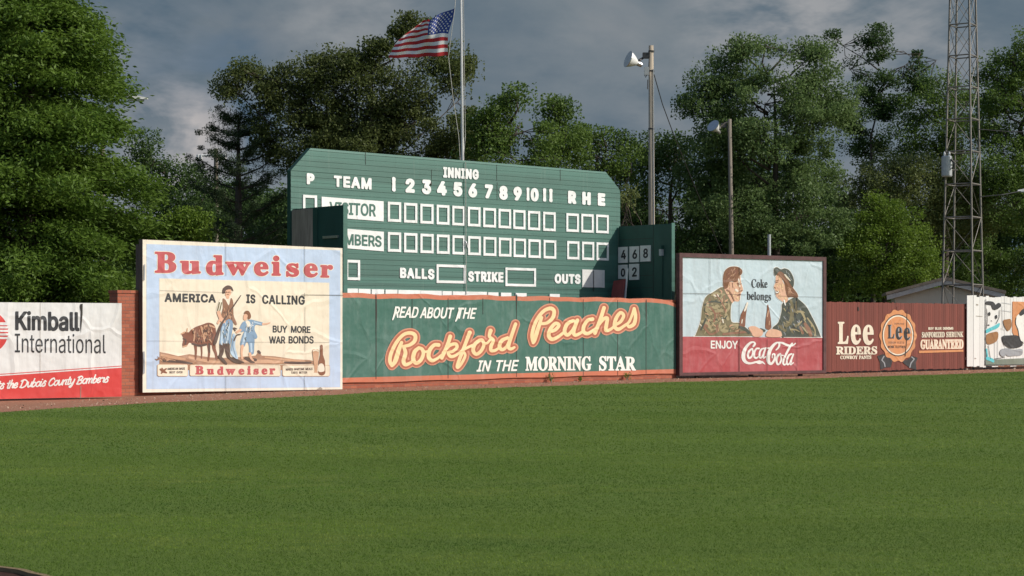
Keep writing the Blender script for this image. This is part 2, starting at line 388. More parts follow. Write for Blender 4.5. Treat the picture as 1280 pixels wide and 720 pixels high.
class Painter:
    count = 0
    def __init__(s, frame, root, ox=0.0, oy=0.0, k=1.0, front=0.0):
        s.fr, s.root, s.ox, s.oy, s.k, s.front = frame, root, ox, oy, k, front
    def crop(s, ox, oy, k): return Painter(s.fr, s.root, ox, oy, k, s.front)
    def px(s, x, y): return s.ox + x / s.k, s.oy + y / s.k
    def _emit(s, name, pieces, mat, layer, parent=None):
        mb = MB(); Painter.count = (Painter.count + 1) % 45
        y = s.front - 0.003 * layer - 0.00006 * Painter.count      # coats of paint never share a plane
        for vs, fs in pieces:
            if not fs: continue
            a = np.array(vs); u, v = s.fr.uv(a[:, 0], a[:, 1], s.front)
            mb.add([(uu, y, vv) for uu, vv in zip(u, v)], [tuple(reversed(f)) for f in fs])
        return mb.build(name, mat, parent or s.root, fix=False)
    def poly(s, name, loops, mat, layer, smooth=True, grow=0.0, step=0.4, parent=None):
        Ps = []
        for L in (loops if isinstance(loops[0][0], (tuple, list)) else [loops]):
            P = [s.px(*p) for p in L]; P = catmull(P, True) if smooth else P
            Ps.append([[(float(p[0]), float(p[1])) for p in P]])
        return s._emit(name, [s._union(Ps, grow, step)], mat, layer, parent)
    def _union(s, groups, iso, step):
        """one flat region covering every group of loops"""
        g = max(iso, 0) + 2 * step
        xs = [p[0] for G in groups for l in G for p in l]; ys = [p[1] for G in groups for l in G for p in l]
        x0, y0 = min(xs) - g, min(ys) - g
        def fn(X, Y):
            V = np.full(X.shape, 1e6)
            for G in groups:
                gx = [p[0] for l in G for p in l]; gy = [p[1] for l in G for p in l]
                i0, i1 = max(0, int((min(gx) - g - x0) / step)), int((max(gx) + g - x0) / step) + 2
                j0, j1 = max(0, int((min(gy) - g - y0) / step)), int((max(gy) + g - y0) / step) + 2
                sl = (slice(j0, j1), slice(i0, i1))
                V[sl] = np.minimum(V[sl], sd_loops(G, X[sl], Y[sl]))
            return V
        return march(fn, x0, max(xs) + g, y0, max(ys) + g, step, iso)
    def quad(s, name, L, mat, layer, parent=None):    # straight-edged area
        P = [s.px(*p) for p in L]
        return s._emit(name, [(P, [tuple(range(len(P)))[::-1]])], mat, layer, parent)
    def strokes(s, name, strokes, mat, layer, r=None, grow=0.0, step=0.35, smooth=True, parent=None, split=False):
        if split: return [s.strokes(name, [q], mat, layer, r, grow, step, smooth, parent) for q in strokes]
        out = []
        for L in strokes:
            Q = [(*s.px(p[0], p[1]), (p[2] if len(p) > 2 else r) / s.k) for p in L]
            out.append([tuple(map(float, q)) for q in (catmull(Q, False, 5) if smooth and len(Q) > 2 else Q)])
        xs = [q[0] for L in out for q in L]; ys = [q[1] for L in out for q in L]; g = max(q[2] for L in out for q in L) + max(grow, 0) + step
        pc = march(lambda X, Y: sd_strokes(out, X, Y), min(xs) - g, max(xs) + g, min(ys) - g, max(ys) + g, step, grow)
        return s._emit(name, [pc], mat, layer, parent)
    def text(s, name, word, font, L, R, mat, layer, bold=0.0, shear=0.0, grow=0.0, space=0.0, step=None, parent=None):
        """word between photo positions L = (x, top, baseline) and R = (x, top, baseline); bold and grow in crop pixels"""
        lx, lt, lb = L; rx, rt, rb = R; bold /= s.k; grow /= s.k
        (lx, lt), (_, lb) = s.px(lx, lt), s.px(0, lb); (rx, rt), (_, rb) = s.px(rx, rt), s.px(0, rb)
        G = GLYPHS_S if font == "s" else GLYPHS_B
        items, x = [], 0.0
        for ch in word:
            if ch == " ": x += 330; continue
            adv, data = G[ch]; loops = [[tuple(map(int, q.split(","))) for q in l.split(" ")] for l in data.split(";")]
            items.append((x, loops)); x += adv + space
        x0 = min(ox + p[0] for ox, ls in items for l in ls for p in l); x1 = max(ox + p[0] for ox, ls in items for l in ls for p in l)
        top = max(p[1] for ox, ls in items for l in ls for p in l)
        lx += bold; rx -= bold
        Gs = []
        for ox, ls in items:
            Q = []
            for l in ls:
                q = []
                for gx, gy in l:
                    t = (ox + gx - x0) / (x1 - x0); h = gy / top
                    tp = lt + (rt - lt) * t + bold; bt = lb + (rb - lb) * t - bold
                    q.append((lx + (rx - lx) * t + shear * h * (bt - tp), bt + (tp - bt) * h))
                Q.append(q)
            Gs.append(Q)
        st = step or min(0.4, max(0.14, abs(lb - lt) / 24))
        return s._emit(name, [s._union(Gs, bold + grow, st)], mat, layer, parent)

    def dabs(s, name, outline, mat, layer, n, length, rad, seed, angle=None, parent=None, smooth=True, step=0.2):
        """loose brush marks kept inside an outline"""
        rng = np.random.default_rng(seed); P = [s.px(*p) for p in outline]; P = catmull(P, True) if smooth else P
        P = [(float(p[0]), float(p[1])) for p in P]; xs = [p[0] for p in P]; ys = [p[1] for p in P]
        c = np.stack([rng.uniform(min(xs), max(xs), n * 12), rng.uniform(min(ys), max(ys), n * 12)], 1)
        q = c[sd_loops([P], c[:, 0], c[:, 1]) < -(rad + length * .5) / s.k][:n]; out = []
        for x, y in q:
            a = (rng.uniform(0, math.pi) if angle is None else angle + rng.normal(0, .35)); L = length / s.k * rng.uniform(.4, 1.0); r = rad / s.k * rng.uniform(.5, 1.1); b = rng.normal(0, .25) * L
            dx, dy = math.cos(a) * L / 2, math.sin(a) * L / 2
            out.append([(x - dx, y - dy, r * .5), (x + b * math.sin(a) * .5, y - b * math.cos(a) * .5, r), (x + dx, y + dy, r * .4)])
        t = Painter(s.fr, s.root, 0, 0, 1.0, s.front)
        return t.strokes(name, out, mat, layer, step=step, parent=parent, split=len(out) < 16) if out else None
GLYPHS_S={
'A':(480,'16,0 201,509 276,509 463,0 395,0 239,453 232,478 245,478 218,389 85,0;110,142 110,199 370,199 370,142'),
'B':(456,'60,0 60,509 280,506 329,491 364,464 381,442 395,403 394,339 382,312 364,291 315,267 315,262 354,251 381,231 412,179 415,107 400,67 383,44 344,18 291,3;125,57 267,58 318,72 339,89 351,111 355,137 351,166 323,206 285,226 125,231;125,285 249,286 279,292 318,319 334,352 335,385 328,409 313,429 290,443 259,451 125,452'),
'C':(510,'267,-7 217,-2 171,13 131,39 97,73 70,115 51,166 40,254 51,343 82,415 113,454 150,484 217,510 267,516 312,511 354,499 391,479 423,452 448,418 473,348 408,348 389,395 357,428 315,449 267,456 215,447 169,422 134,381 117,345 104,279 107,206 117,163 145,112 170,87 215,61 249,54 297,55 341,71 372,93 394,123 408,160 473,160 448,91 402,38 341,5'),
'D':(502,'219,0 96,0 96,57 239,58 282,66 318,81 347,103 379,149 392,187 399,255 386,342 370,377 348,406 320,428 285,443 221,452 93,452 93,509 281,504 331,489 373,465 421,413 444,367 457,315 462,255 457,195 443,142 421,97 390,60 351,31 303,11;125,509 125,0 60,0 60,509'),
'E':(419,'60,0 60,509 372,509 372,452 125,452 125,286 355,286 355,229 125,229 125,57 375,57 375,0'),
'F':(410,'60,0 60,509 369,509 369,452 125,452 125,278 346,278 346,221 125,221 125,0'),
'G':(520,'269,-7 217,-2 171,14 130,39 96,73 69,116 51,166 41,223 41,285 59,369 96,436 129,470 170,495 239,514 326,508 392,478 424,450 449,416 474,349 408,349 387,393 363,421 333,441 296,453 247,455 198,441 156,410 125,364 107,303 104,229 111,184 134,128 170,87 200,68 233,57 301,56 331,65 369,88 403,137 415,202 434,199 283,199 283,256 478,256 477,176 461,110 439,73 411,43 377,19 337,2'),
'H':(517,'60,0 60,509 125,509 125,289 392,289 392,509 457,509 457,0 392,0 392,232 125,232 125,0'),
'I':(300,'31,0 31,57 118,57 118,452 31,452 31,509 269,509 269,452 183,452 183,57 269,57 269,0'),
'J':(396,'185,-7 135,0 75,33 48,70 33,145 33,173 98,173 99,128 113,85 143,59 185,50 214,54 238,65 256,85 268,112 272,509 336,509 336,145 330,92 309,50 276,19 235,0'),
'K':(467,'104,145 104,216 167,295 364,509 448,509;60,0 60,509 125,509 125,334 125,0;372,0 188,259 228,309 449,0'),
'L':(393,'60,0 60,509 125,509 125,57 361,57 361,0'),
'M':(628,'60,0 60,509 152,509 281,177 322,49 307,49 342,158 476,509 568,509 568,0 504,0 507,449 467,322 342,0 286,0 166,301 112,457 119,457 120,407 122,0'),
'N':(523,'60,0 60,509 136,509 358,158 414,55 405,54 399,166 399,509 463,509 463,0 387,0 172,340 108,452 119,454 125,0'),
'O':(533,'267,-7 217,-2 171,13 131,39 97,73 70,115 51,166 40,254 51,343 70,393 97,436 131,470 171,495 217,510 267,516 317,510 363,495 403,470 437,436 464,393 482,343 493,254 482,166 464,115 437,73 403,39 363,13 317,-2;267,53 334,68 364,86 388,112 408,144 422,183 430,254 422,325 408,365 388,397 364,423 334,441 267,456 199,441 170,422 145,397 125,364 111,325 103,254 111,183 125,144 145,112 170,86 199,68'),
'P':(445,'60,0 60,509 258,508 298,501 332,487 371,456 397,415 408,365 406,313 390,265 371,239 332,207 298,193 258,187 109,186 109,242 248,243 287,251 322,276 343,325 344,359 337,392 322,419 297,439 248,451 125,452 125,0'),
'R':(449,'60,0 60,509 259,508 333,489 372,459 397,419 409,370 406,317 390,271 361,235 317,210 279,201 96,198 96,255 249,256 287,263 322,285 343,329 345,364 338,395 322,421 298,440 248,452 125,452 125,0;353,0 230,229 303,229 428,0'),
'S':(447,'224,-9 162,-2 98,26 56,74 38,137 104,137 117,96 147,68 188,53 237,50 286,60 323,84 343,119 341,165 326,185 296,205 160,247 101,277 64,318 53,353 53,389 60,420 75,448 122,490 189,513 266,513 316,498 357,471 392,422 401,378 337,378 330,406 302,437 259,455 212,458 167,448 135,425 117,394 118,356 131,334 161,312 312,264 367,231 399,187 407,122 386,64 353,28 288,-2'),
'T':(449,'32,452 32,509 417,509 417,452 257,452 257,0 193,0 193,452'),
'U':(517,'259,-8 192,0 154,15 121,37 95,64 76,97 64,133 60,173 60,509 124,509 124,178 130,137 148,102 176,75 213,57 259,52 290,54 331,68 362,92 382,125 393,178 393,509 457,509 457,173 448,114 422,64 380,25 325,0'),
'V':(480,'204,0 16,509 84,509 221,119 248,31 235,31 395,509 463,509 278,0'),
'W':(686,'155,0 16,509 82,509 168,176 197,40 189,40 209,135 306,509 380,509 488,83 497,40 488,40 506,125 603,509 670,509 530,0 455,0 364,336 336,475 350,475 332,380 230,0'),
'Y':(472,'203,0 203,208 16,509 91,509 228,282 250,230 224,230 262,313 381,509 455,509 268,208 268,0'),
'Z':(438,'42,0 42,46 306,431 341,476 348,454 40,452 40,509 397,509 397,462 134,81 97,33 90,54 399,57 399,0'),
'0':(453,'227,-7 165,4 130,24 101,53 78,91 61,138 48,254 61,370 78,417 101,455 130,484 165,504 227,516 288,504 323,484 352,455 375,417 392,370 405,254 392,138 375,91 352,53 323,24 289,4;227,50 267,58 309,97 335,163 344,254 335,346 309,412 267,451 227,460 186,451 144,412 118,346 109,254 118,163 144,97 186,58'),
'1':(453,'76,0 76,55 391,55 391,0;276,509 276,0 212,0 209,448 86,358 86,427 198,509'),
'2':(453,'64,0 64,47 282,282 311,327 320,371 316,402 296,433 264,453 224,460 191,455 156,436 135,404 127,362 66,362 66,380 73,413 95,456 129,488 174,509 225,516 276,509 319,488 352,458 374,418 380,388 379,350 366,307 313,230 153,57 389,57 389,0'),
'3':(453,'218,-7 148,4 92,35 55,84 44,132 109,132 126,87 165,59 207,50 254,54 293,71 320,102 329,145 321,187 295,221 263,239 219,247 157,248 157,299 288,452 70,452 70,509 372,509 372,461 211,278 211,289 273,287 308,276 350,248 371,222 389,178 392,127 385,95 361,53 324,21 275,0'),
'4':(453,'40,105 40,158 247,509 311,509 109,166 413,163 413,105;282,0 282,318 343,318 343,0'),
'5':(453,'221,-7 170,0 114,28 75,73 60,130 122,130 129,104 144,82 191,54 245,52 294,78 314,104 326,137 327,175 319,210 301,240 275,262 218,277 167,268 128,246 67,253 96,509 366,509 366,452 151,452 134,301 178,325 219,333 269,329 305,315 336,294 368,255 387,205 391,163 377,91 337,35 276,1'),
'6':(453,'226,-7 157,7 104,47 71,107 64,143 66,192 80,239 108,295 252,509 322,509 151,261 145,261 152,272 182,300 218,313 253,313 316,295 361,253 386,193 385,121 359,58 324,23 295,7;226,48 259,54 295,76 319,111 327,157 323,193 302,231 269,256 226,265 183,257 150,231 130,193 125,158 133,112 157,76 193,54'),
'7':(453,'97,0 323,452 62,452 62,509 391,509 391,449 165,0'),
'8':(453,'226,-7 169,0 107,28 66,75 52,135 57,172 77,216 110,248 153,265 102,296 78,335 70,380 83,437 109,472 146,498 176,509 226,516 277,509 306,498 343,472 369,437 382,380 374,335 350,296 300,265 342,248 375,216 396,172 401,135 387,75 346,28 284,0;226,49 264,53 303,71 328,100 337,139 331,170 309,204 273,227 226,235 179,227 143,204 121,170 115,139 124,100 149,71 189,53;226,290 266,296 296,316 315,347 319,376 315,404 297,434 266,453 226,460 186,453 155,434 137,404 133,376 137,347 156,316 186,296'),
'9':(453,'226,516 295,502 349,462 381,402 388,366 386,317 373,270 344,214 200,0 130,0 301,248 307,248 301,236 270,208 234,196 200,195 137,214 91,255 67,316 67,388 94,450 128,485 158,502;226,460 193,455 157,433 134,397 125,352 130,316 150,278 184,252 226,243 259,248 295,270 319,305 327,350 319,397 295,433 259,455'),
'a':(389,'160,-9 106,0 63,26 37,67 31,120 49,169 86,198 136,213 249,229 272,241 272,282 253,314 224,328 175,329 128,310 100,274 41,291 61,328 79,346 110,366 145,379 194,384 239,379 277,366 302,347 327,309 336,268 337,0 277,0 277,52 272,52 252,25 224,5 195,-5;170,45 207,50 245,71 263,93 275,129 276,190 249,179 189,170 120,152 99,134 92,113 95,84 111,63 137,50'),
'b':(424,'229,-8 192,-4 164,9 143,25 118,59 112,59 112,0 53,0 53,509 114,509 114,319 149,357 181,377 248,383 282,376 313,361 339,338 361,309 387,234 387,143 361,68 340,39 298,7 266,-4;220,47 258,54 297,83 320,130 328,189 320,248 297,294 259,323 220,330 182,323 144,296 121,250 113,189 121,128 144,82 183,53'),
'e':(404,'212,-8 170,-4 133,8 102,27 76,53 56,85 42,122 35,164 38,231 64,307 87,336 115,359 166,380 242,381 299,357 344,309 366,250 371,169 75,169 75,221 338,221 310,202 305,244 292,280 271,307 253,320 231,328 192,329 146,313 115,280 96,223 97,161 105,118 124,85 162,56 212,46 254,53 285,73 306,105 365,91 343,48 306,16 256,-4'),
'i':(167,'53,0 53,379 114,379 114,0;84,443 54,455 41,483 54,512 84,524 114,512 126,483 114,455'),
'l':(189,'139,-2 95,6 74,20 60,41 53,84 53,509 114,509 114,89 120,62 139,52 170,54 181,3'),
'm':(610,'53,0 53,379 112,379 112,295 108,295 120,328 147,360 181,380 219,386 264,377 287,361 305,338 321,295 312,295 325,326 361,364 413,384 462,384 497,372 526,349 546,316 556,272 557,0 496,0 492,283 481,305 463,319 419,330 390,327 367,315 350,297 339,274 335,0 274,0 273,272 253,311 224,327 199,330 150,316 131,297 118,271 114,0'),
'n':(410,'114,227 114,0 53,0 53,379 112,379 112,287 102,287 119,324 152,362 195,381 242,384 283,374 316,353 341,321 354,276 357,0 296,0 295,252 288,281 273,304 252,320 225,328 189,327 161,317 126,283'),
'o':(415,'207,-8 168,-4 133,8 102,27 76,53 42,123 34,187 42,253 56,291 76,323 102,349 133,369 168,380 207,384 247,380 282,369 314,349 339,323 359,291 373,253 381,187 367,103 350,68 327,39 299,16 265,1;207,46 248,53 288,83 311,131 319,187 311,245 288,292 248,323 207,330 167,323 127,292 104,245 96,187 104,131 127,83 167,53'),
'r':(259,'53,0 53,379 112,379 115,321 134,351 163,374 200,384 243,384 242,323 177,322 144,304 126,284 114,237 114,0'),
't':(227,'204,379 204,327 6,327 6,379;65,471 126,471 130,73 141,57 153,52 202,54 213,2 168,-4 133,0 104,12 82,32 69,59'),
',':(188,'38,-119 68,71 137,71 84,-119'),
'-':(453,'337,244 337,188 114,188 114,244'),
}
GLYPHS_B={
'A':(650,'-13,0 -13,27 9,30 35,45 65,93 307,694 334,693 597,75 628,36 660,27 660,0 341,0 341,27 393,34 419,53 421,75 376,197 154,197 115,99 114,56 137,34 190,27 190,0;169,239 360,239 263,475'),
'B':(659,'24,0 24,26 60,30 84,41 99,57 108,84 111,549 106,604 95,629 68,648 23,653 23,678 328,678 422,672 496,653 548,622 580,578 590,522 583,476 564,438 531,408 486,384 427,368 498,349 552,323 592,288 615,246 623,196 612,128 598,99 553,52 487,19 403,2 354,0;271,375 359,386 392,406 404,420 419,459 424,514 416,583 401,614 377,634 343,645 299,644 280,633 271,596;330,36 394,49 422,73 438,110 448,191 442,250 425,293 396,322 353,338 271,344 273,73 289,45'),
'C':(697,'382,-16 306,-9 236,13 175,49 102,125 67,189 46,261 41,380 55,455 84,523 125,581 207,648 273,677 347,691 414,691 477,679 565,649 602,655 624,693 650,693 650,459 625,459 575,557 531,606 480,641 424,658 395,660 330,647 279,608 243,544 221,453 214,337 222,228 246,144 286,83 342,47 438,36 509,55 556,80 599,115 638,158 666,132 622,79 571,37 514,8 451,-10'),
'D':(738,'30,0 30,26 75,33 94,44 104,62 109,92 109,579 98,625 82,641 56,650 22,653 22,678 330,678 460,664 515,646 563,622 604,590 637,552 663,508 682,457 693,401 697,339 683,217 640,122 568,54 469,14 340,0;331,36 401,48 430,63 476,112 505,184 515,230 522,341 514,450 492,536 454,596 400,633 332,645 296,640 278,624 271,589 271,91 278,57 288,45'),
'E':(658,'21,0 21,25 58,28 93,44 109,79 112,116 109,594 100,624 84,641 58,650 24,653 24,678 594,678 594,476 571,476 565,511 542,567 526,588 483,618 386,640 313,640 283,630 272,589 272,366 336,372 386,401 408,435 429,514 453,514 453,176 428,176 413,255 381,303 330,326 272,331 272,100 281,57 313,43 371,42 445,52 486,65 522,85 552,112 590,166 612,213 640,213 599,0'),
'F':(602,'23,0 23,26 84,43 99,59 108,87 111,558 108,595 99,621 71,642 21,653 21,678 586,678 586,476 562,476 552,521 529,574 507,600 478,619 442,632 371,641 304,640 279,631 271,602 271,368 330,374 367,390 403,437 423,516 450,516 450,176 424,176 404,262 382,299 330,327 271,333 271,120 276,72 289,49 303,39 382,26 382,0'),
'G':(756,'399,-15 317,-8 244,13 180,48 127,95 86,153 57,221 43,299 48,420 57,457 86,524 151,607 239,664 345,691 447,687 577,649 604,660 624,693 651,693 651,458 625,458 582,545 524,611 472,644 436,656 398,660 333,647 282,609 246,544 224,455 219,279 235,178 268,101 315,48 344,32 410,19 466,27 489,41 507,74 507,223 497,246 480,259 410,271 410,295 745,295 745,271 688,260 670,236 664,191 664,43 559,6 452,-13'),
'H':(779,'23,0 23,26 59,30 93,47 108,82 111,120 108,598 99,622 84,638 24,653 24,678 360,678 360,653 297,640 275,610 271,373 509,373 507,601 495,631 459,648 420,653 420,678 755,678 755,653 705,643 686,632 675,612 669,564 672,85 680,59 695,41 720,31 755,26 755,0 420,0 420,26 481,39 502,66 509,120 509,329 271,329 271,120 277,68 298,40 360,26 360,0'),
'I':(388,'20,0 20,26 70,36 99,56 109,79 112,112 109,608 100,629 85,642 20,653 20,678 364,678 364,653 344,652 292,637 279,620 273,593 272,103 276,74 287,53 315,36 366,26 366,0'),
'J':(492,'162,-97 108,-91 49,-64 9,-21 -4,19 -2,60 8,82 25,98 55,110 100,104 125,84 137,53 136,24 114,-26 116,-40 129,-55 156,-60 182,-56 200,-45 211,-27 219,15 220,562 215,599 203,625 172,644 118,653 118,678 468,678 468,653 420,645 399,633 382,591 380,132 371,50 345,-15 302,-60 240,-88'),
'K':(760,'24,0 24,26 60,30 94,47 109,82 112,120 109,598 100,623 85,639 25,653 25,678 361,678 361,653 298,640 276,610 272,348 478,556 512,600 519,623 516,634 488,648 433,653 433,678 723,678 723,653 675,648 598,611 556,579 403,424 697,61 732,33 773,26 773,0 418,0 418,26 479,31 494,42 496,58 480,86 297,318 272,295 275,82 284,56 299,40 361,26 361,0'),
'L':(635,'23,0 23,26 59,30 93,47 108,82 111,120 108,599 99,624 84,639 24,653 24,678 372,678 372,653 302,643 283,627 274,602 271,123 278,63 298,47 348,41 426,47 487,67 521,89 551,119 576,156 609,230 636,230 598,0'),
'M':(944,'21,0 21,26 70,35 99,56 109,82 112,118 109,603 102,625 86,640 22,653 22,678 275,678 472,212 669,678 919,678 919,653 872,643 853,630 841,610 835,581 837,84 844,55 859,38 918,26 918,0 589,0 589,26 651,41 667,58 674,85 677,594 429,0 402,0 157,579 160,80 170,53 188,38 252,26 252,0'),
'N':(735,'600,-16 159,521 162,80 170,55 185,39 248,26 248,0 27,0 27,26 72,32 99,48 109,70 113,103 113,578 50,647 27,653 27,678 233,678 582,251 578,608 556,639 493,653 493,678 714,678 714,653 653,639 639,624 631,598 628,-16'),
'O':(782,'388,-16 331,-12 251,11 181,51 141,86 91,150 67,199 50,253 41,339 50,425 67,479 91,528 141,592 205,642 254,667 335,690 395,694 480,684 532,668 580,643 642,594 676,553 716,481 732,427 742,339 732,253 716,199 691,150 641,86 577,36 529,11 447,-12;394,18 456,31 503,69 538,134 558,223 565,339 563,399 548,501 518,579 474,631 448,647 387,660 325,647 278,609 243,544 223,455 216,339 218,279 233,178 264,100 285,70 334,31'),
'P':(622,'23,0 23,26 59,30 93,47 108,82 111,120 108,598 99,622 84,638 24,653 24,678 409,674 475,663 537,634 568,608 590,575 608,516 606,461 599,431 569,379 518,339 449,314 407,308 271,306 271,120 277,68 298,40 360,26 360,0;271,342 328,343 373,354 405,376 415,391 430,433 435,490 431,546 410,605 383,629 345,641 301,640 278,626 271,593'),
'R':(704,'23,0 23,26 59,30 93,47 108,82 111,120 108,598 99,622 84,638 24,653 24,678 380,676 476,662 547,634 594,591 618,533 621,498 615,452 597,412 566,379 524,353 469,333 656,57 679,34 715,26 715,0 504,0 300,316 271,316 274,82 283,56 298,40 360,26 360,0;271,348 333,349 381,361 417,385 429,401 446,444 452,500 447,551 433,591 410,619 376,636 319,641 282,629 271,590'),
'S':(581,'64,-16 64,235 93,235 116,157 131,125 166,74 187,55 235,30 315,23 369,42 403,81 415,133 402,181 364,221 180,319 133,357 100,396 80,442 74,494 78,540 100,600 124,632 154,658 190,678 231,690 313,691 446,662 470,674 477,694 505,694 505,475 480,475 448,556 399,617 354,647 322,658 269,661 235,652 208,635 189,611 179,582 182,537 195,512 229,481 422,383 458,359 497,321 521,280 534,216 530,149 515,106 491,68 459,36 418,12 370,-5 316,-14 256,-14 126,18 103,11 91,-16'),
'T':(630,'137,0 137,26 175,29 202,39 219,55 229,82 232,645 164,638 117,617 97,601 66,559 55,533 43,473 16,473 16,678 611,678 611,472 586,472 573,534 548,583 511,617 462,638 392,645 395,81 404,54 421,38 448,29 488,26 488,0'),
'U':(733,'369,-19 271,-9 231,3 170,43 131,102 119,140 109,231 106,598 97,622 82,638 22,653 22,678 358,678 358,653 310,646 283,631 270,590 270,175 281,118 303,77 317,61 357,40 409,33 472,41 521,66 556,106 577,164 584,237 583,581 577,611 565,631 544,643 489,653 489,678 706,678 706,653 652,635 639,619 631,595 626,212 619,160 588,78 566,48 504,5 419,-16'),
'W':(910,'254,-16 43,598 16,642 -23,653 -23,678 269,678 269,653 229,646 214,634 211,592 332,228 448,525 411,627 390,643 341,653 341,678 654,678 654,653 629,651 596,639 588,627 585,608 706,247 817,597 814,623 807,636 785,648 749,653 749,678 929,678 929,653 892,635 862,581 664,-16 637,-16 470,460 283,-16'),
'Y':(634,'151,0 151,26 212,40 233,68 239,120 239,266 58,595 21,639 -20,652 -20,678 308,678 308,652 248,644 235,631 232,614 370,336 496,545 518,597 516,623 507,636 471,650 439,652 439,678 654,678 654,652 617,638 586,606 399,303 399,120 405,68 426,40 488,26 488,0'),
'Z':(658,'30,0 30,16 411,640 270,638 194,619 165,600 140,575 109,520 91,471 66,471 85,678 605,678 605,660 228,43 396,45 465,60 494,74 520,91 563,139 580,169 606,244 631,244 606,0'),
'u':(558,'195,-15 127,0 97,26 78,64 68,144 66,394 54,426 17,438 17,462 211,462 212,100 225,69 245,55 263,53 297,60 340,98 340,369 329,422 316,432 282,438 282,462 482,462 484,80 498,54 536,44 536,19 465,14 340,-15 340,60 318,34 277,5 229,-12'),
'd':(551,'208,-15 168,-10 116,16 86,44 52,99 37,144 29,219 33,277 45,330 64,375 90,413 139,454 176,469 217,474 269,465 292,453 332,417 329,619 309,645 262,654 262,678 475,678 475,98 488,55 526,41 526,16 418,5 332,-15 332,58 292,11 267,-3;255,42 273,45 301,62 323,89 332,113 332,360 315,395 289,412 270,417 226,411 202,389 187,351 176,265 178,160 193,87 224,49'),
'w':(647,'182,-15 22,401 5,427 -16,437 -16,462 206,462 206,437 175,428 171,402 248,189 314,350 289,420 278,433 250,439 250,462 481,462 481,437 447,427 440,407 500,210 576,405 569,427 530,439 530,462 663,462 663,439 637,429 621,402 453,-15 430,-15 332,293 208,-15'),
'e':(448,'229,-15 164,-4 126,16 93,44 66,81 46,125 30,204 33,287 46,336 68,379 95,415 130,443 169,463 211,473 267,472 297,465 349,438 371,417 389,392 413,332 421,258 421,247 174,247 180,181 195,129 219,92 253,70 297,63 342,73 363,86 402,128 424,108 393,64 358,29 319,5 276,-10;173,286 300,286 296,384 288,413 274,431 240,442 216,436 197,420 184,392 176,353'),
'i':(295,'150,539 115,547 97,561 78,590 75,614 83,649 97,668 126,686 150,690 174,686 204,668 217,649 225,614 221,590 203,561 184,547;27,0 27,24 68,38 78,71 78,389 65,428 30,437 31,462 221,462 221,71 234,34 268,24 268,0'),
's':(429,'225,-15 190,-11 109,13 86,4 76,-13 53,-13 53,157 79,157 94,111 115,73 144,45 175,28 223,23 257,33 279,56 286,87 277,118 251,145 139,204 81,252 59,295 57,352 82,415 114,448 135,460 210,475 265,466 317,454 335,462 343,475 363,475 363,330 340,330 325,369 293,413 266,431 237,440 199,439 173,426 159,404 158,368 186,333 304,272 349,238 368,212 379,180 381,113 367,65 340,27 321,12 277,-8'),
'r':(428,'27,0 27,24 56,30 71,44 78,83 77,401 65,429 30,437 31,462 217,462 217,375 252,425 293,458 334,473 377,471 401,460 418,443 428,422 430,385 420,357 390,334 343,336 299,382 281,387 265,383 249,369 229,335 222,286 224,59 231,43 243,33 294,24 294,0'),
'o':(501,'251,-15 177,-3 135,17 98,46 68,83 46,127 32,176 28,229 32,283 46,333 68,377 98,413 135,443 177,463 250,474 300,469 344,454 384,430 417,397 444,357 462,310 472,229 462,149 444,102 417,62 384,29 345,5 301,-10;251,17 293,32 314,67 324,121 327,229 321,355 309,403 279,438 251,445 208,430 191,403 180,355 174,230 178,122 188,67 209,32'),
'k':(534,'26,0 26,24 56,30 71,44 78,83 78,605 66,644 30,654 31,678 220,678 220,251 338,369 359,397 361,422 344,433 306,437 306,462 514,462 514,437 469,428 428,404 331,311 515,51 531,34 560,24 560,0 314,0 314,24 351,32 354,56 242,219 220,200 222,61 234,34 268,24 268,0'),
'b':(537,'64,-17 64,595 55,638 43,647 12,654 12,678 206,678 206,415 227,436 274,465 300,472 350,473 388,464 423,445 452,418 476,385 494,344 505,298 508,217 491,136 468,89 438,50 402,19 359,-3 286,-15 259,-13 207,6 156,42 79,-17;272,21 309,29 336,54 352,97 362,158 364,273 357,331 334,389 309,410 274,417 247,411 217,387 206,360 209,73 230,34'),
'l':(297,'27,0 27,24 68,38 78,71 78,592 75,625 66,644 30,654 30,678 221,678 221,71 234,34 268,24 268,0'),
'n':(567,'27,0 27,24 55,30 71,44 78,83 76,399 63,428 28,438 28,462 220,462 220,398 269,447 328,471 362,474 409,468 445,449 471,417 487,372 492,315 492,71 507,34 541,24 541,0 301,0 301,24 323,26 343,45 350,83 347,365 330,397 302,404 266,395 220,350 222,61 234,34 268,24 268,0'),
'g':(487,'217,-209 147,-205 93,-191 53,-169 23,-127 24,-92 34,-76 73,-49 102,-38 78,-24 46,7 35,45 45,86 76,121 152,164 109,184 76,209 52,240 38,275 33,316 42,368 59,399 83,424 131,454 169,467 257,473 347,453 472,453 472,399 399,399 428,344 433,286 426,254 411,225 363,180 296,156 192,153 168,141 153,121 152,94 172,78 319,71 403,54 442,30 458,7 467,-21 470,-55 460,-108 429,-150 406,-168 344,-194;234,185 259,190 284,217 292,248 297,314 295,361 284,411 259,437 234,442 209,437 185,411 172,361 170,314 172,267 185,217 209,190;239,-173 337,-161 368,-146 386,-125 391,-88 379,-66 350,-55 305,-51 144,-51 115,-83 110,-118 129,-146 172,-166'),
}# ================================================================ SETTING: ground
def flat(name, pts, z, mat, label=None):
    mb = MB(); mb.add([(p[0], p[1], z) for p in pts], [tuple(range(len(pts)))])
    o = mb.build(name, mat); return tag(o, kind="structure")
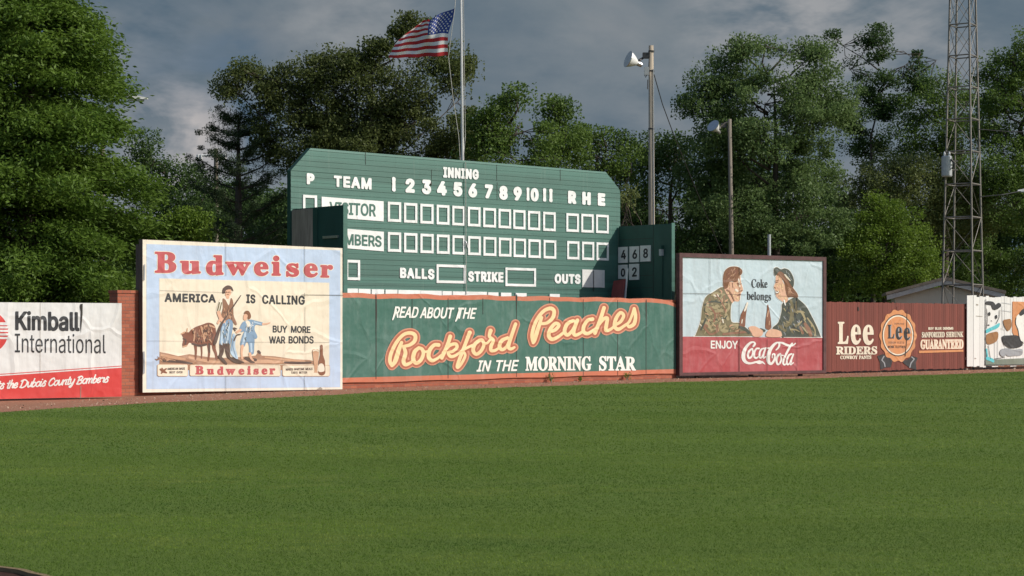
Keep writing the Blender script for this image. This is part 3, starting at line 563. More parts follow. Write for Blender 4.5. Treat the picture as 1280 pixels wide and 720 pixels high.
def ground_mat(name, a, b_, c_, sc, bmp, fleck=None):
    m, t, b = base(name); o = t.n("ShaderNodeTexCoord").outputs["Object"]
    n = t.noise(o, sc, 8, 0.7); n2 = t.noise(o, 0.22, 4, 0.55, 0.3)
    c = t.mix(t.ramp(n, 0.32, 0.70), a, b_); c = t.mix(t.ramp(n2, 0.42, 0.66, 0, 0.6), c, c_)
    if fleck: c = t.mix(t.ramp(t.noise(o, 16, 2, 0.5), 0.70, 0.76), c, fleck)
    set_in(t, b.inputs["Base Color"], c); b.inputs["Roughness"].default_value = 0.9; b.inputs["Specular IOR Level"].default_value = 0.2
    bump(t, b, n, bmp, 0.03); return m
M["lawn"] = ground_mat("mown_grass", (0.066, 0.115, 0.016), (0.118, 0.170, 0.030), (0.085, 0.14, 0.022), 9, 1.0)
M["far_ground"] = ground_mat("rough_ground", (0.05, 0.07, 0.025), (0.09, 0.10, 0.04), (0.06, 0.07, 0.03), 2, 0.6)
M["track"] = ground_mat("red_brown_dirt", (0.24, 0.108, 0.064), (0.37, 0.185, 0.12), (0.29, 0.137, 0.084), 5, 1.0, (0.46, 0.32, 0.24))
M["clay"] = ground_mat("dark_clay", (0.045, 0.022, 0.016), (0.075, 0.035, 0.025), (0.05, 0.025, 0.02), 12, 1.0)  # near-black brown all over, much darker than the warning track dirt
M["thatch"] = ground_mat("dry_turf_edge", (0.20, 0.15, 0.085), (0.30, 0.22, 0.13), (0.22, 0.17, 0.09), 20, 1.0)

flat("ground", [(-900, -300), (900, -300), (900, 1500), (-900, 1500)], -0.06, M["far_ground"])
edge_px = [(-700, 561), (-300, 538), (-60, 520), (0, 515.5), (100, 509), (200, 503), (320, 498), (430, 493), (464, 490.5), (640, 484), (845, 477.5), (1035, 472.5), (1208, 467), (1280, 464.5), (1400, 461), (1600, 456)]
edge = [ground(*p) for p in edge_px]
def lerp_poly(P, step):
    out = []
    for a, b in zip(P[:-1], P[1:]):
        n = max(1, int((b - a).length / step))
        out += [a.lerp(b, i / n) for i in range(n)]
    return out + [P[-1]]
random.seed(4)
fine_edge = lerp_poly(edge, 0.35)
fine_edge = [p + Vector((0, random.uniform(-0.10, 0.10) + 0.12 * math.sin(i * 0.21) + 0.08 * math.sin(i * 0.57), 0)) for i, p in enumerate(fine_edge)]
# a small clay cut-out comes in at the near left corner (around the on-deck spot)
CUT_C, CUT_R = Vector((-4.6, 11.3, 0)), 1.73
lawn_pts = [(p.x, p.y) for p in fine_edge] + [(120, edge[-1].y), (120, -60), (-120, -60), (-120, edge[0].y)]
mb = MB()
ring = [(CUT_C.x + CUT_R * (1 + 0.012 * math.sin(k * 1.7)) * math.cos(k * math.pi / 48), CUT_C.y + CUT_R * math.sin(k * math.pi / 48)) for k in range(96)]
import bmesh
bm = bmesh.new()
def loop_edges(P, z): 
    vs = [bm.verts.new((x, y, z)) for x, y in P]; return [bm.edges.new((vs[i], vs[(i + 1) % len(vs)])) for i in range(len(vs))]
es = loop_edges(lawn_pts, 0.0) + loop_edges(ring, 0.0)
bmesh.ops.triangle_fill(bm, use_beauty=True, use_dissolve=False, edges=es)
bmesh.ops.recalc_face_normals(bm, faces=bm.faces)
for f in bm.faces:
    if f.normal.z < 0: f.normal_flip()
me = bpy.data.meshes.new("lawn"); bm.to_mesh(me); bm.free(); me.materials.append(M["lawn"])
tag(link("lawn", me), kind="structure")
flat("warning_track", [(p.x, p.y - 1.2) for p in edge] + [(p.x - 2, p.y + 13) for p in reversed(edge)], -0.012, M["track"])
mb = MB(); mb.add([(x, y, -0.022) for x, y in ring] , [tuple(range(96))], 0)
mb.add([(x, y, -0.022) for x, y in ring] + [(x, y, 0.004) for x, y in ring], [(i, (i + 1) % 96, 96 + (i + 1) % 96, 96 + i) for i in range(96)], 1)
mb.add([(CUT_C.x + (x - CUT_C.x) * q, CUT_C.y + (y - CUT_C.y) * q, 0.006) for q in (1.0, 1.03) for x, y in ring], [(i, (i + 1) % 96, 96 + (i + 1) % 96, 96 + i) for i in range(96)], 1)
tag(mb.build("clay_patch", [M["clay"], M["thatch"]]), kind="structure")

def bulk_mesh(name, verts, nper, mats, tint=None, smooth=False, mat_idx=None):
    nf = len(verts) // nper; me = bpy.data.meshes.new(name)
    me.vertices.add(len(verts)); me.vertices.foreach_set("co", verts.astype(np.float32).ravel())
    me.loops.add(len(verts)); me.loops.foreach_set("vertex_index", np.arange(len(verts), dtype=np.int32))
    me.polygons.add(nf); me.polygons.foreach_set("loop_start", np.arange(0, len(verts), nper, dtype=np.int32))
    if tint is not None:
        a = me.attributes.new("tint", "FLOAT", "FACE"); a.data.foreach_set("value", tint.astype(np.float32))
    for m in mats: me.materials.append(m)
    if mat_idx is not None: me.polygons.foreach_set("material_index", mat_idx.astype(np.int32))
    me.update(calc_edges=True); me.validate(); return me

def grass_blades():
    rng = np.random.default_rng(11)
    m = bpy.data.materials.new("grass_blades"); m.use_nodes = True; t = NT(m.node_tree)
    tn = t.n("ShaderNodeAttribute", attribute_name="tint"); o = t.n("ShaderNodeTexCoord").outputs["Object"]
    c = t.mix(tn.outputs["Fac"], (0.084, 0.160, 0.015), (0.236, 0.319, 0.048))
    c = t.mix(t.ramp(t.noise(o, 0.33, 5, 0.6, 0.4), 0.42, 0.62, 0, 0.6), c, (0.078, 0.197, 0.019))
    c = t.mix(t.ramp(t.noise(t.scale(o, (0.45, 1, 1)), 5.0, 4, 0.65), 0.46, 0.60, 0, 0.75), c, (0.064, 0.126, 0.022))
    c = t.mix(t.ramp(t.noise(o, 1.7, 4, 0.6), 0.48, 0.62, 0, 0.6), c, (0.243, 0.281, 0.067))
    c = t.mix(t.ramp(t.noise(t.scale(o, (0.35, 1, 1)), 0.55, 3, 0.5), 0.48, 0.60, 0, 0.6), c, (0.060, 0.119, 0.025))
    # mowing passes and broad tired patches
    band = t.ramp(t.noise(t.scale(o, (0.10, 0.30, 1)), 1.0, 4, 0.6, 0.5), 0.38, 0.62); c = t.mix(t.math("MULTIPLY", band, 0.5), c, (0.220, 0.319, 0.047))
    sp = t.n("ShaderNodeSeparateXYZ"); t.l(o, sp.inputs[0]); mow = t.math("SINE", t.math("ADD", t.math("MULTIPLY", sp.outputs[0], 0.55), t.math("MULTIPLY", sp.outputs[1], 1.25)))
    c = t.mix(t.ramp(mow, -0.5, 0.5, 0, 0.45), c, (0.065, 0.134, 0.015))
    df = t.n("ShaderNodeBsdfPrincipled", _Roughness=0.6); t.l(c, df.inputs["Base Color"]); df.inputs["Specular IOR Level"].default_value = 0.2
    tr = t.n("ShaderNodeBsdfTranslucent"); t.l(c, tr.inputs[0]); mx = t.n("ShaderNodeMixShader", _Fac=0.35); t.l(df.outputs[0], mx.inputs[1]); t.l(tr.outputs[0], mx.inputs[2])
    ou = t.n("ShaderNodeOutputMaterial"); t.l(mx.outputs[0], ou.inputs[0])
    ex = np.array([p.x for p in fine_edge]); ey = np.array([p.y for p in fine_edge]); od = np.argsort(ex); ex, ey = ex[od], ey[od]
    out, tint = [], []
    for y0, y1, dens, wid, hgt in ((10.5, 16, 3300, .0065, .013), (16, 24, 1500, .0100, .013), (24, 36, 560, .017, .014), (36, 70, 200, .028, .016)):
        half = lambda y: 0.278 * y + 4.6
        A = (half(y0) + half(y1)) * (y1 - y0); n = int(A * dens)
        y = y0 + (y1 - y0) * rng.random(n); x = (rng.random(n) * 2 - 1) * half(y1)
        k = (np.abs(x) < half(y)) & (y < np.interp(x, ex, ey) + 0.05 * rng.standard_normal(n)) & (np.hypot(x - CUT_C.x, y - CUT_C.y) > CUT_R * 1.02)
        x, y = x[k], y[k]; n = len(x)
        ang = rng.random(n) * 2 * np.pi; h = hgt * (0.55 + 0.75 * rng.random(n)); lean = h * (0.4 + 1.6 * rng.random(n)); la = rng.random(n) * 2 * np.pi
        wv = wid * (0.7 + 0.6 * rng.random(n)) * 0.5
        b0 = np.stack([x - wv * np.cos(ang), y - wv * np.sin(ang), np.full(n, -0.004)], 1); b1 = np.stack([x + wv * np.cos(ang), y + wv * np.sin(ang), np.full(n, -0.004)], 1)
        tp = np.stack([x + lean * np.cos(la), y + lean * np.sin(la), h], 1)
        out.append(np.stack([b0, b1, tp], 1).reshape(-1, 3))
        tt = np.clip(0.45 + 0.22 * rng.standard_normal(n), 0, 1)
        tt = np.where(rng.random(n) < 0.02, 1.0, tt)
        # faint worn arc across the outfield
        gx = np.interp(y, [29, 33, 41], [0.0, 0.0, 0.0])
        tint.append(tt)
    V = np.concatenate(out); T = np.concatenate(tint)
    arc = [ground(230, 538), ground(350, 545), ground(500, 562), ground(640, 582), ground(765, 592)]
    cx = V[::3, 0]; cy = V[::3, 1]; dmin = np.full(len(cx), 1e9)
    for a, b in zip(arc[:-1], arc[1:]):
        e = b - a; tt = np.clip(((cx - a.x) * e.x + (cy - a.y) * e.y) / e.length_squared, 0, 1)
        dmin = np.minimum(dmin, np.hypot(cx - a.x - tt * e.x, cy - a.y - tt * e.y))
    T = np.where(dmin < 0.10, np.clip(T + 0.45 * (dmin < 0.1), 0, 1), T)
    return tag(link("grass", bulk_mesh("grass", V, 3, [m], T)), kind="stuff")
grass_blades()
def gravel():
    rng = np.random.default_rng(8); k = []
    ex = np.array([p.x for p in fine_edge]); ey = np.array([p.y for p in fine_edge])
    n = 5200; x = rng.uniform(-16, 22, n); y = np.interp(x, ex, ey) + rng.random(n) ** 1.0 * 5.5 + .1; s_ = .012 + .022 * rng.random(n) ** 3
    d_ = rng.standard_normal((n, 4, 3)); d_ /= np.linalg.norm(d_, axis=2, keepdims=True); V = np.stack([x, y, np.zeros(n)], 1)[:, None, :] + d_ * s_[:, None, None]
    T = V[:, [0, 1, 2, 0, 2, 3, 0, 3, 1, 1, 3, 2]].reshape(-1, 3)
    return tag(link("gravel", bulk_mesh("gravel", T, 3, [plain("pale_pebbles", (0.42, 0.30, 0.22), 0.9, 0.5, 30)])), kind="stuff")
gravel()

# ================================================================ FENCES, WALL AND BILLBOARDS
def P2(px, depth): p = at(px, HY, depth); return (p.x, p.y)
# ---- brick outfield wall
fw = Frame(P2(147, 44.6), P2(845, 60.5)); r = fw.root("brick_wall", "low red brick outfield wall behind the billboards and below the scoreboard", "wall")
MB().box(0, fw.w, 0, 0.34, -0.06, 2.50).build("masonry", M["brick"], r)
MB().box(-0.02, fw.w + 0.02, -0.02, 0.36, 2.50, 2.57).build("coping", M["brick"], r)

# ---- green newspaper tarp hung on that wall
xL = float(fw.uv(404, 400, -0.05)[0]); xR = float(fw.uv(845, 400, -0.05)[0])
r = empty("tarp_sign", fw.world(xL, -0.05, 0), fw.a, "long green tarp banner with salmon edges and cream script across the brick wall", "banner")
ft = Frame(fw.world(xL, -0.05, 0), fw.world(xR, -0.05, 0)); wT = ft.w
random.seed(7)
nx, rows = 160, [(0.16, 0), (0.30, 0), (0.32, 1), (0.9, 1), (1.5, 1), (2.1, 1), (2.40, 1), (2.47, 0), (2.55, 0), (2.60, 0), (2.60, 0)]
def tarp_top(x): 
    s = 0.012 * math.sin(x * 2.3) + 0.010 * math.sin(x * 5.1 + 1)
    return s - 0.16 * max(0, (x - (wT - 1.3)) / 1.3) ** 2
def tarp_y(x, z): return 0.0
vs, fs, ms = [], [], []
for j, (z, _) in enumerate(rows):
    for i in range(nx + 1):
        x = wT * i / nx; zz = z + (tarp_top(x) * min(1, max(0, (z - 1.6))) if z > 1.6 else (0.010 * math.sin(x * 1.9) if j == 0 else 0))
        vs.append((x, tarp_y(x, zz) if j < len(rows) - 1 else 0.44, zz))
for j in range(len(rows) - 1):
    for i in range(nx):
        a = j * (nx + 1) + i; fs.append((a, a + 1, a + nx + 2, a + nx + 1)); ms.append(0)
mb = MB(); mb.v, mb.f, mb.m = vs, fs, [0 if rows[j][1] == 0 and rows[j + 1][1] == 0 else 1 for j in range(len(rows) - 1) for i in range(nx)]
mb.build("tarp", [M["salmon"], M["tarp_green"]], r)
p = Painter(ft, r)
h = p.crop(470, 370, 6.737); pc = p.crop(640, 370, 5.953)
for i, (x, a, b) in enumerate(((470, 372, 474), (515, 374, 430), (560, 373, 473), (603.5, 373, 393), (645.5, 369, 471), (687, 372, 470), (729, 374, 470), (772, 375, 470), (807.5, 376, 469))):
    u, z0 = ft.uv(x, a); _, z1 = ft.uv(x, b); u = float(u)
    MB().box(u - 0.010, u + 0.010, -0.006, -0.002, float(z1), float(z0)).build("tarp_joint", M["seam"], r)
p.poly("torn_gap", [(469.2, 371), (470.6, 371), (471.2, 392), (470.4, 410), (470.6, 440), (470.2, 470), (469.5, 470), (469.6, 430)], M["seam"], 2, step=0.2)
p.poly("torn_gap", [(644.6, 368.5), (646.3, 369.5), (646.2, 376), (645.4, 392), (644.9, 378)], M["seam"], 3, step=0.2)
p.poly("torn_gap", [(807, 376), (808.2, 376), (808.3, 392), (807.6, 412), (807.0, 392)], M["seam"], 2, step=0.2)
h.text("slogan_read", "READ", "s", (140, 88, 183), (345, 92, 185), M["white"], 4, 3.0, shear=0.22)
h.text("slogan_about", "ABOUT", "s", (365, 93, 187), (640, 97, 190), M["white"], 4, 3.0, shear=0.2)
h.text("slogan_the", "THE", "s", (672, 98, 190), (828, 100, 193), M["white"], 4, 3.0, shear=0.22)
h.strokes("slogan_tail", [[(165, 120, 8), (150, 165, 8), (138, 200, 5)], [(700, 120, 8), (682, 180, 8), (668, 212, 5)]], M["white"], 5, split=True)
h.text("slogan_in", "IN", "s", (843, 542, 637), (948, 542, 635), M["white"], 4, 3.0, shear=0.25)
h.text("slogan_the", "THE", "s", (992, 540, 635), (1183, 538, 632), M["white"], 4, 3.0, shear=0.22)
pc.text("slogan_morning", "MORNING", "b", (97, 450, 556), (590, 447, 553), M["white"], 4, 3.2)
pc.text("slogan_star", "STAR", "b", (645, 446, 555), (920, 450, 555), M["white"], 4, 3.2)
ROCK = [[(130, 588, 11), (114, 548, 14), (124, 482, 14), (168, 392, 14), (228, 326, 13), (288, 311, 14), (326, 332, 15), (322, 378, 15), (280, 412, 13), (228, 424, 11)],
        [(228, 424, 12), (245, 480, 15), (228, 545, 16), (245, 578, 14), (290, 560, 11), (318, 530, 10)], [(212, 392, 13), (188, 455, 17), (160, 545, 18), (132, 588, 11)],
        [(358, 437, 13), (322, 470, 16), (310, 530, 16), (334, 565, 14), (370, 545, 14), (395, 490, 14), (385, 448, 13), (356, 436, 12)], [(385, 448, 10), (412, 470, 9), (448, 458, 9)],
        [(524, 412, 15), (485, 414, 14), (448, 458, 16), (440, 512, 16), (468, 544, 14), (510, 528, 11), (552, 494, 9)],
        [(622, 340, 15), (596, 420, 15), (550, 520, 15)], [(560, 478, 10), (616, 418, 12), (666, 404, 13), (678, 432, 13), (644, 466, 11), (604, 476, 11), (624, 508, 13), (664, 502, 11), (718, 462, 9)],
        [(786, 308, 16), (756, 385, 14), (716, 490, 14), (682, 585, 13), (690, 600, 11), (722, 560, 11), (748, 500, 10), (728, 462, 9)], [(718, 462, 9), (780, 428, 10), (836, 402, 9)],
        [(868, 372, 13), (828, 408, 15), (815, 460, 15), (842, 490, 13), (882, 462, 13), (905, 410, 13), (892, 374, 13), (866, 372, 12)], [(900, 398, 9), (930, 398, 9), (956, 372, 9)],
        [(962, 292, 16), (952, 340, 12), (984, 372, 13), (966, 422, 14), (966, 458, 13), (1000, 458, 11), (1040, 430, 9)],
        [(1105, 352, 12), (1056, 376, 15), (1036, 424, 15), (1060, 452, 13), (1098, 424, 12), (1120, 368, 11), (1100, 352, 11)], [(1172, 236, 13), (1140, 330, 14), (1112, 420, 15), (1130, 446, 12), (1162, 432, 9)]]
PEACH = [[(155, 348, 10), (146, 290, 12), (172, 196, 12), (226, 118, 12), (280, 92, 13), (310, 112, 13), (300, 162, 13), (258, 200, 11), (214, 206, 10)], [(218, 160, 10), (190, 245, 14), (165, 325, 14), (155, 348, 10)],
         [(270, 268, 10), (318, 252, 12), (346, 218, 12), (322, 204, 12), (286, 240, 13), (270, 292, 14), (294, 322, 13), (340, 304, 11), (388, 266, 9)],
         [(452, 184, 11), (408, 208, 13), (388, 262, 13), (410, 290, 12), (448, 254, 11), (472, 196, 10), (448, 184, 10)], [(484, 180, 12), (456, 262, 13), (470, 292, 11), (522, 266, 9)],
         [(596, 172, 13), (560, 182, 12), (532, 224, 13), (530, 264, 13), (560, 280, 12), (604, 254, 10), (628, 236, 8)], [(682, 88, 13), (652, 180, 13), (614, 276, 13)], [(630, 232, 9), (678, 172, 11), (706, 166, 12), (700, 214, 13), (696, 256, 12), (730, 248, 10), (768, 216, 8)],
         [(764, 216, 9), (806, 190, 11), (828, 146, 11), (804, 124, 11), (772, 166, 13), (760, 222, 13), (786, 248, 12), (832, 222, 10), (872, 186, 9), (906, 94, 9)], [(906, 94, 11), (916, 150, 12), (906, 206, 13), (872, 228, 12), (856, 216, 9)]]
for pn, ST, g in ((h, ROCK, 1.0), (pc, PEACH, 0.9)):
    pn.strokes("script_outer_outline", ST, M["salmon_line"], 3, grow=3.9, step=0.3)
    pn.strokes("script_outline", ST, M["rust_line"], 4, grow=2.5, step=0.3)
    pn.strokes("script", ST, M["peach"], 5, grow=0.15, step=0.25)

# ---- generic board body
def board_body(fr, root, z0, z1, depth, mat, name="board", back=None):
    o = MB().box(0, fr.w, 0.0, depth, z0, z1).build(name, mat, root); return o

# ---- vinyl advertising fence on the left
fk = Frame(P2(0, 41.9), P2(152, 43.4)); fk = Frame(fk.world(-9.0, 0, 0), P2(152, 43.4)); r = fk.root("vinyl_sign", "white and red vinyl sign with black lettering at the far left of the fence", "sign")
zt = 2.235
MB().box(0, fk.w, 0.0, 0.05, 0.03, zt).build("backing", M["vinyl_white"], r)
for zr in (.3, 1.9): MB().box(0, fk.w, 0.06, 0.14, zr, zr + .1).build("rail", M["grey_wood"], r)
p = Painter(fk, r); k = p.crop(0, 370, 5.144)
def fkp(px, py): return tuple(map(float, fk.uv(px, py)))
bl = fkp(0, 470); br_ = fkp(152.6, 459.5); slope = (br_[1] - bl[1]) / (br_[0] - bl[0])
def band(name, z_a, z_b, mat, layer):      # sloping band in board metres: z = z_a + slope*(x - x_ref)
    mb = MB(); x0, x1 = 0.0, fk.w; f = lambda x, z: z + slope * (x - br_[0])
    mb.add([(x0, -0.003 * layer, z_b if z_b < 0.1 else f(x0, z_b)), (x1, -0.003 * layer, z_b if z_b < 0.1 else f(x1, z_b)), (x1, -0.003 * layer, f(x1, z_a)), (x0, -0.003 * layer, f(x0, z_a))], [(0, 1, 2, 3)])
    return mb.build(name, mat, r)
band("red_band", br_[1], 0.032, M["vinyl_red"], 1); band("red_pinstripe", br_[1] + 0.048, br_[1] + 0.030, M["vinyl_red"], 1)
k.text("name_lettering", "Kimball", "s", (98, 95, 219), (512, 100, 226), M["ink"], 2, 5.0)
k.text("name_lettering", "International", "s", (96, 238, 362), (680, 246, 368), M["ink"], 2, -0.4, step=0.12)
cx, cy, R0 = -88, 232, 140
disc = [(cx + R0 * math.cos(i * math.pi / 40), cy + R0 * 1.0 * math.sin(i * math.pi / 40)) for i in range(80)]
emb = k.poly("emblem_disc", disc, M["vinyl_red"], 1, step=0.4)
for i, yy in enumerate((181, 202, 224, 247, 270)):
    k.quad("emblem_stripe", [(-236, yy - 9 + (2 if i else -3)), (60, yy - 9 + (2 if i else -3)), (60, yy + 7), (-236, yy + 7)], M["vinyl_white"], 2, parent=emb)
# brush script along the red band
SC = {"s": [[(0, 24), (34, 74)], [(46, 64), (32, 78), (20, 62), (40, 38), (42, 14), (20, 2), (4, 12)]], "u": [[(0, 60), (5, 70), (12, 15), (25, 5), (48, 30), (55, 70), (52, 15), (62, 8)]], "p": [[(0, 70), (-8, -30)], [(0, 45), (30, 72), (48, 50), (35, 12), (5, 12)]],
      "o": [[(30, 72), (6, 55), (4, 18), (25, 4), (46, 24), (48, 58), (30, 72)]], "r": [[(0, 62), (14, 72), (18, 60), (42, 66), (36, 18), (48, 6)]], "t": [[(22, 105), (12, 20), (24, 4), (38, 16)], [(-2, 72), (42, 76)]],
      "h": [[(10, 115), (0, 4)], [(4, 40), (30, 70), (42, 55), (36, 14), (50, 8)]], "e": [[(4, 34), (40, 46), (34, 72), (10, 60), (4, 22), (24, 4), (48, 22)]],
      "D": [[(20, 100), (8, 4)], [(-4, 92), (40, 108), (80, 78), (72, 25), (36, 2), (0, 8)]], "b": [[(14, 115), (4, 20), (20, 4), (44, 22), (46, 54), (26, 66), (8, 48)]], "i": [[(8, 70), (4, 14), (18, 6)], [(14, 96), (15, 98)]],
      "C": [[(66, 84), (52, 106), (20, 88), (4, 44), (18, 6), (48, 6), (66, 26)]], "n": [[(0, 70), (0, 4)], [(2, 46), (28, 72), (42, 56), (38, 14), (50, 8)]], "y": [[(0, 70), (6, 24), (24, 14), (44, 40)], [(50, 72), (40, 0), (20, -34), (4, -26), (40, 6)]],
      "B": [[(20, 100), (8, 2)], [(0, 94), (40, 108), (62, 84), (40, 58), (18, 54)], [(24, 55), (62, 44), (60, 14), (30, 0), (2, 10)]], "m": [[(0, 70), (0, 4)], [(2, 46), (24, 72), (34, 56), (32, 6)], [(34, 46), (56, 72), (68, 56), (64, 14), (76, 8)]]}
SW = {"s": 54, "u": 64, "p": 56, "o": 54, "r": 52, "t": 40, "h": 54, "e": 52, "D": 92, "b": 54, "i": 26, "C": 74, "n": 56, "y": 58, "B": 76, "m": 82, " ": 34}
def script_line(pn, name, word, xL, yL, xR, yR, hL, hR, rad, mat, layer, slant=0.28):
    tot = sum(SW[c] for c in word); x = 0; st = []
    for c in word:
        for Ls in SC.get(c, []):
            Q = []
            for gx, gy in Ls:
                t = (x + gx) / tot; hh = hL + (hR - hL) * t
                Q.append((xL + (xR - xL) * t + slant * gy / 100 * hh, yL + (yR - yL) * t - gy / 100 * hh, rad))
            st.append(Q)
        x += SW[c]
    pn.strokes(name, st, mat, layer, step=0.16)
script_line(k, "slogan_script", "ts the Dubois County Bombers", -22, 600, 694, 555, 47, 47, 4.3, M["white"], 2)
script_line(k, "slogan_script", "supp", -262, 615, -130, 607, 47, 47, 4.3, M["white"], 2)
script_line(k, "slogan_script", "or", -118, 606, -52, 602, 47, 47, 4.3, M["white"], 2)
k.poly("torn_gap", [(516, 52), (531, 50), (530, 120), (523, 200), (519, 240), (516, 180), (519, 100), (513, 70)], M["seam"], 3, smooth=False, step=0.15)
k.strokes("sheet_joint", [[(519, 580, 1.6), (518, 655, 2.0)], [(259, 45, 0.9), (258, 500, 0.9)]], M["grey_wood"], 3, step=0.12, smooth=False)

# ---- beer billboard
fb = Frame(fw.world(float(fw.uv(178, 400, -.175)[0]), -.175, 0), fw.world(float(fw.uv(428, 400, -.175)[0]), -.175, 0)); r = fb.root("billboard", "large pale blue beer billboard with farmer and ox beside the green tarp", "billboard", None)
def corner(fr, px, py): return float(fr.uv(px, py)[1])
zb0, zb1 = corner(fb, 178, 491), corner(fb, 178, 299); zc0, zc1 = corner(fb, 428, 487), corner(fb, 428, 310)
mb = MB(); mb.hexa([(0, 0, zb0), (0, 0, zb1), (0, .15, zb0), (0, .15, zb1), (fb.w, 0, zc0), (fb.w, 0, zc1), (fb.w, .15, zc0), (fb.w, .15, zc1)]); mb.build("case", M["wood_dark"], r)
MB().box(0.03, fb.w - .03, .153, .32, 2.585, 3.70).build("backing_frame", M["wood_dark"], r)
for xp in (0.5, fb.w / 2, fb.w - .62): MB().box(xp, xp + .12, 0.68, 0.80, -0.06, 3.3).build("support_post", M["wood_dark"], r)
p = Painter(fb, r)
p.quad("border", [(178.2, 299.5), (427.9, 310.3), (427.9, 486.6), (178.2, 490.6)], M["offwhite"], 1)
p.quad("blue_field", [(182.9, 305), (425.2, 312.9), (425.2, 484), (182.9, 486.4)], M["sky_blue"], 2)
z = p.crop(160, 280, 3.271)
p.quad("cream_field", [(198.8, 347.9), (411.3, 353.4), (411.3, 457), (198.8, 457.5)], M["cream"], 3)
a_ = p.crop(175, 295, 7.2); b2 = p.crop(300, 295, 7.2)
big = [(a_, "B", 130, 325, 140, 332), (a_, "u", 357, 545, 222, 340), (a_, "d", 590, 750, 170, 352), (a_, "w", 765, 995, 230, 351), (b2, "e", 122, 255, 230, 358), (b2, "i", 281, 365, 175, 358), (b2, "s", 412, 530, 243, 365), (b2, "e", 570, 698, 245, 370), (b2, "r", 720, 835, 258, 375)]
for pn, ch, x0, x1, y0, y1 in big:
    pn.text("brand_letter_outline", ch, "b", (x0, y0, y1), (x1, y0 + (x1 - x0) * 0.02, y1 + (x1 - x0) * 0.012), M["offwhite"], 3, 7.5, grow=6)
    pn.text("brand_letter", ch, "b", (x0, y0, y1), (x1, y0 + (x1 - x0) * 0.02, y1 + (x1 - x0) * 0.012), M["beer_red"], 4, 7.5)
z.text("headline", "AMERICA", "s", (148, 282, 319), (358, 287, 322), M["ink"], 4, 2.4, space=45)
z.text("headline", "IS", "s", (482, 287, 324), (520, 288, 325), M["ink"], 4, 2.2, space=60)
z.text("headline", "CALLING", "s", (547, 289, 327), (722, 293, 331), M["ink"], 4, 2.0, space=45)
z.text("appeal", "BUY", "s", (590, 415, 444), (650, 416, 445), M["ink"], 4, 1.4)
z.text("appeal", "MORE", "s", (665, 416, 445), (745, 418, 446), M["ink"], 4, 1.4)
z.text("appeal", "WAR", "s", (575, 459, 489), (642, 459, 489), M["ink"], 4, 1.4)
z.text("appeal", "BONDS", "s", (655, 458, 489), (758, 458, 489), M["ink"], 4, 1.4)
z.poly("painted_soil", [(128, 523), (165, 530), (205, 540), (250, 532), (330, 545), (380, 548), (440, 545), (520, 538), (536, 517), (545, 538), (600, 541), (680, 553), (740, 556), (757, 560), (757, 574), (127, 574)], M["soil"], 4, smooth=False)
z.strokes("soil_patch", [[(135, 536, 4), (180, 545, 6), (230, 552, 5)], [(250, 545, 5), (320, 560, 6), (370, 565, 5)], [(470, 560, 5), (560, 562, 7), (660, 566, 5)], [(560, 545, 3), (640, 554, 4), (720, 562, 4)]], M["tan"], 5)
z.strokes("soil_patch", [[(140, 560, 5), (200, 562, 6), (260, 570, 3)], [(480, 548, 5), (520, 556, 6)], [(640, 566, 4), (700, 568, 5), (745, 566, 4)]], M["dark_brown"], 5)
o6 = p.crop(220, 350, 6.0)
ox = o6.poly("painted_ox", [(40, 402), (72, 388), (92, 392), (112, 372), (150, 350), (195, 334), (238, 320), (275, 330), (294, 360), (298, 430), (288, 478), (268, 490), (215, 482), (150, 492), (120, 480), (100, 470), (80, 490), (55, 502), (44, 486), (52, 440)], M["ox_brown"], 5)
o6.strokes("painted_ox_leg", [[(140, 470, 13), (146, 530, 9), (143, 592, 7)], [(186, 480, 9), (190, 540, 6), (188, 586, 5)], [(238, 470, 12), (246, 540, 9), (238, 604, 7)], [(280, 440, 16), (282, 510, 13), (296, 552, 10), (300, 590, 8)]], M["ox_brown"], 5, parent=ox, split=True)
o6.strokes("painted_ox_highlight", [[(125, 372, 6), (135, 420, 6), (130, 455, 5)], [(185, 352, 6), (200, 400, 6), (208, 450, 6)], [(215, 350, 7), (245, 340, 6), (285, 355, 6)], [(250, 345, 6), (240, 390, 6)], [(215, 400, 6), (214, 440, 5)]], M["tan"], 6, parent=ox, split=True)
o6.strokes("painted_ox_shade", [[(120, 478, 6), (170, 492, 8), (222, 484, 8)], [(246, 480, 8), (248, 540, 6)], [(50, 440, 4), (70, 450, 5), (66, 480, 5)]], M["dark_brown"], 6, parent=ox, split=True)
o6.strokes("painted_ox_horn", [[(78, 390, 5), (82, 362, 3)], [(60, 392, 6), (38, 404, 5)], [(52, 500, 6), (78, 492, 5)]], M["tan"], 6, parent=ox, split=True)
farmer = o6.poly("painted_farmer", [(345, 142), (368, 150), (392, 190), (408, 134), (426, 170), (428, 262), (452, 326), (440, 336), (402, 292), (348, 314), (338, 262), (346, 215)], M["vest"], 7, step=.2)
OXB = [(112, 375), (150, 352), (195, 336), (238, 322), (275, 332), (292, 362), (294, 430), (284, 474), (215, 480), (150, 488), (118, 470)]
o6.dabs("brushwork", OXB, M["tan"], 7, 26, 36, 3.5, 1, 1.4, parent=ox); o6.dabs("brushwork", OXB, M["dark_brown"], 7, 26, 30, 4, 2, 1.5, parent=ox); o6.dabs("brushwork", OXB, M["vest"], 6, 22, 40, 5, 3, 1.3, parent=ox)
SOIL = [(130, 530), (205, 545), (330, 550), (520, 545), (600, 546), (755, 562), (755, 572), (130, 572)]
for q_, m_ in enumerate(("tan", "dark_brown", "vest")): z.dabs("brushwork", SOIL, M[m_], 5, 46 if m_ != "peach" else 0, 26, 2.2, 10 + q_, .1)
o6.poly("painted_sleeve", [(330, 140), (306, 195), (300, 242), (334, 242), (350, 190), (352, 140)], M["offwhite"], 6, step=.2, parent=farmer)
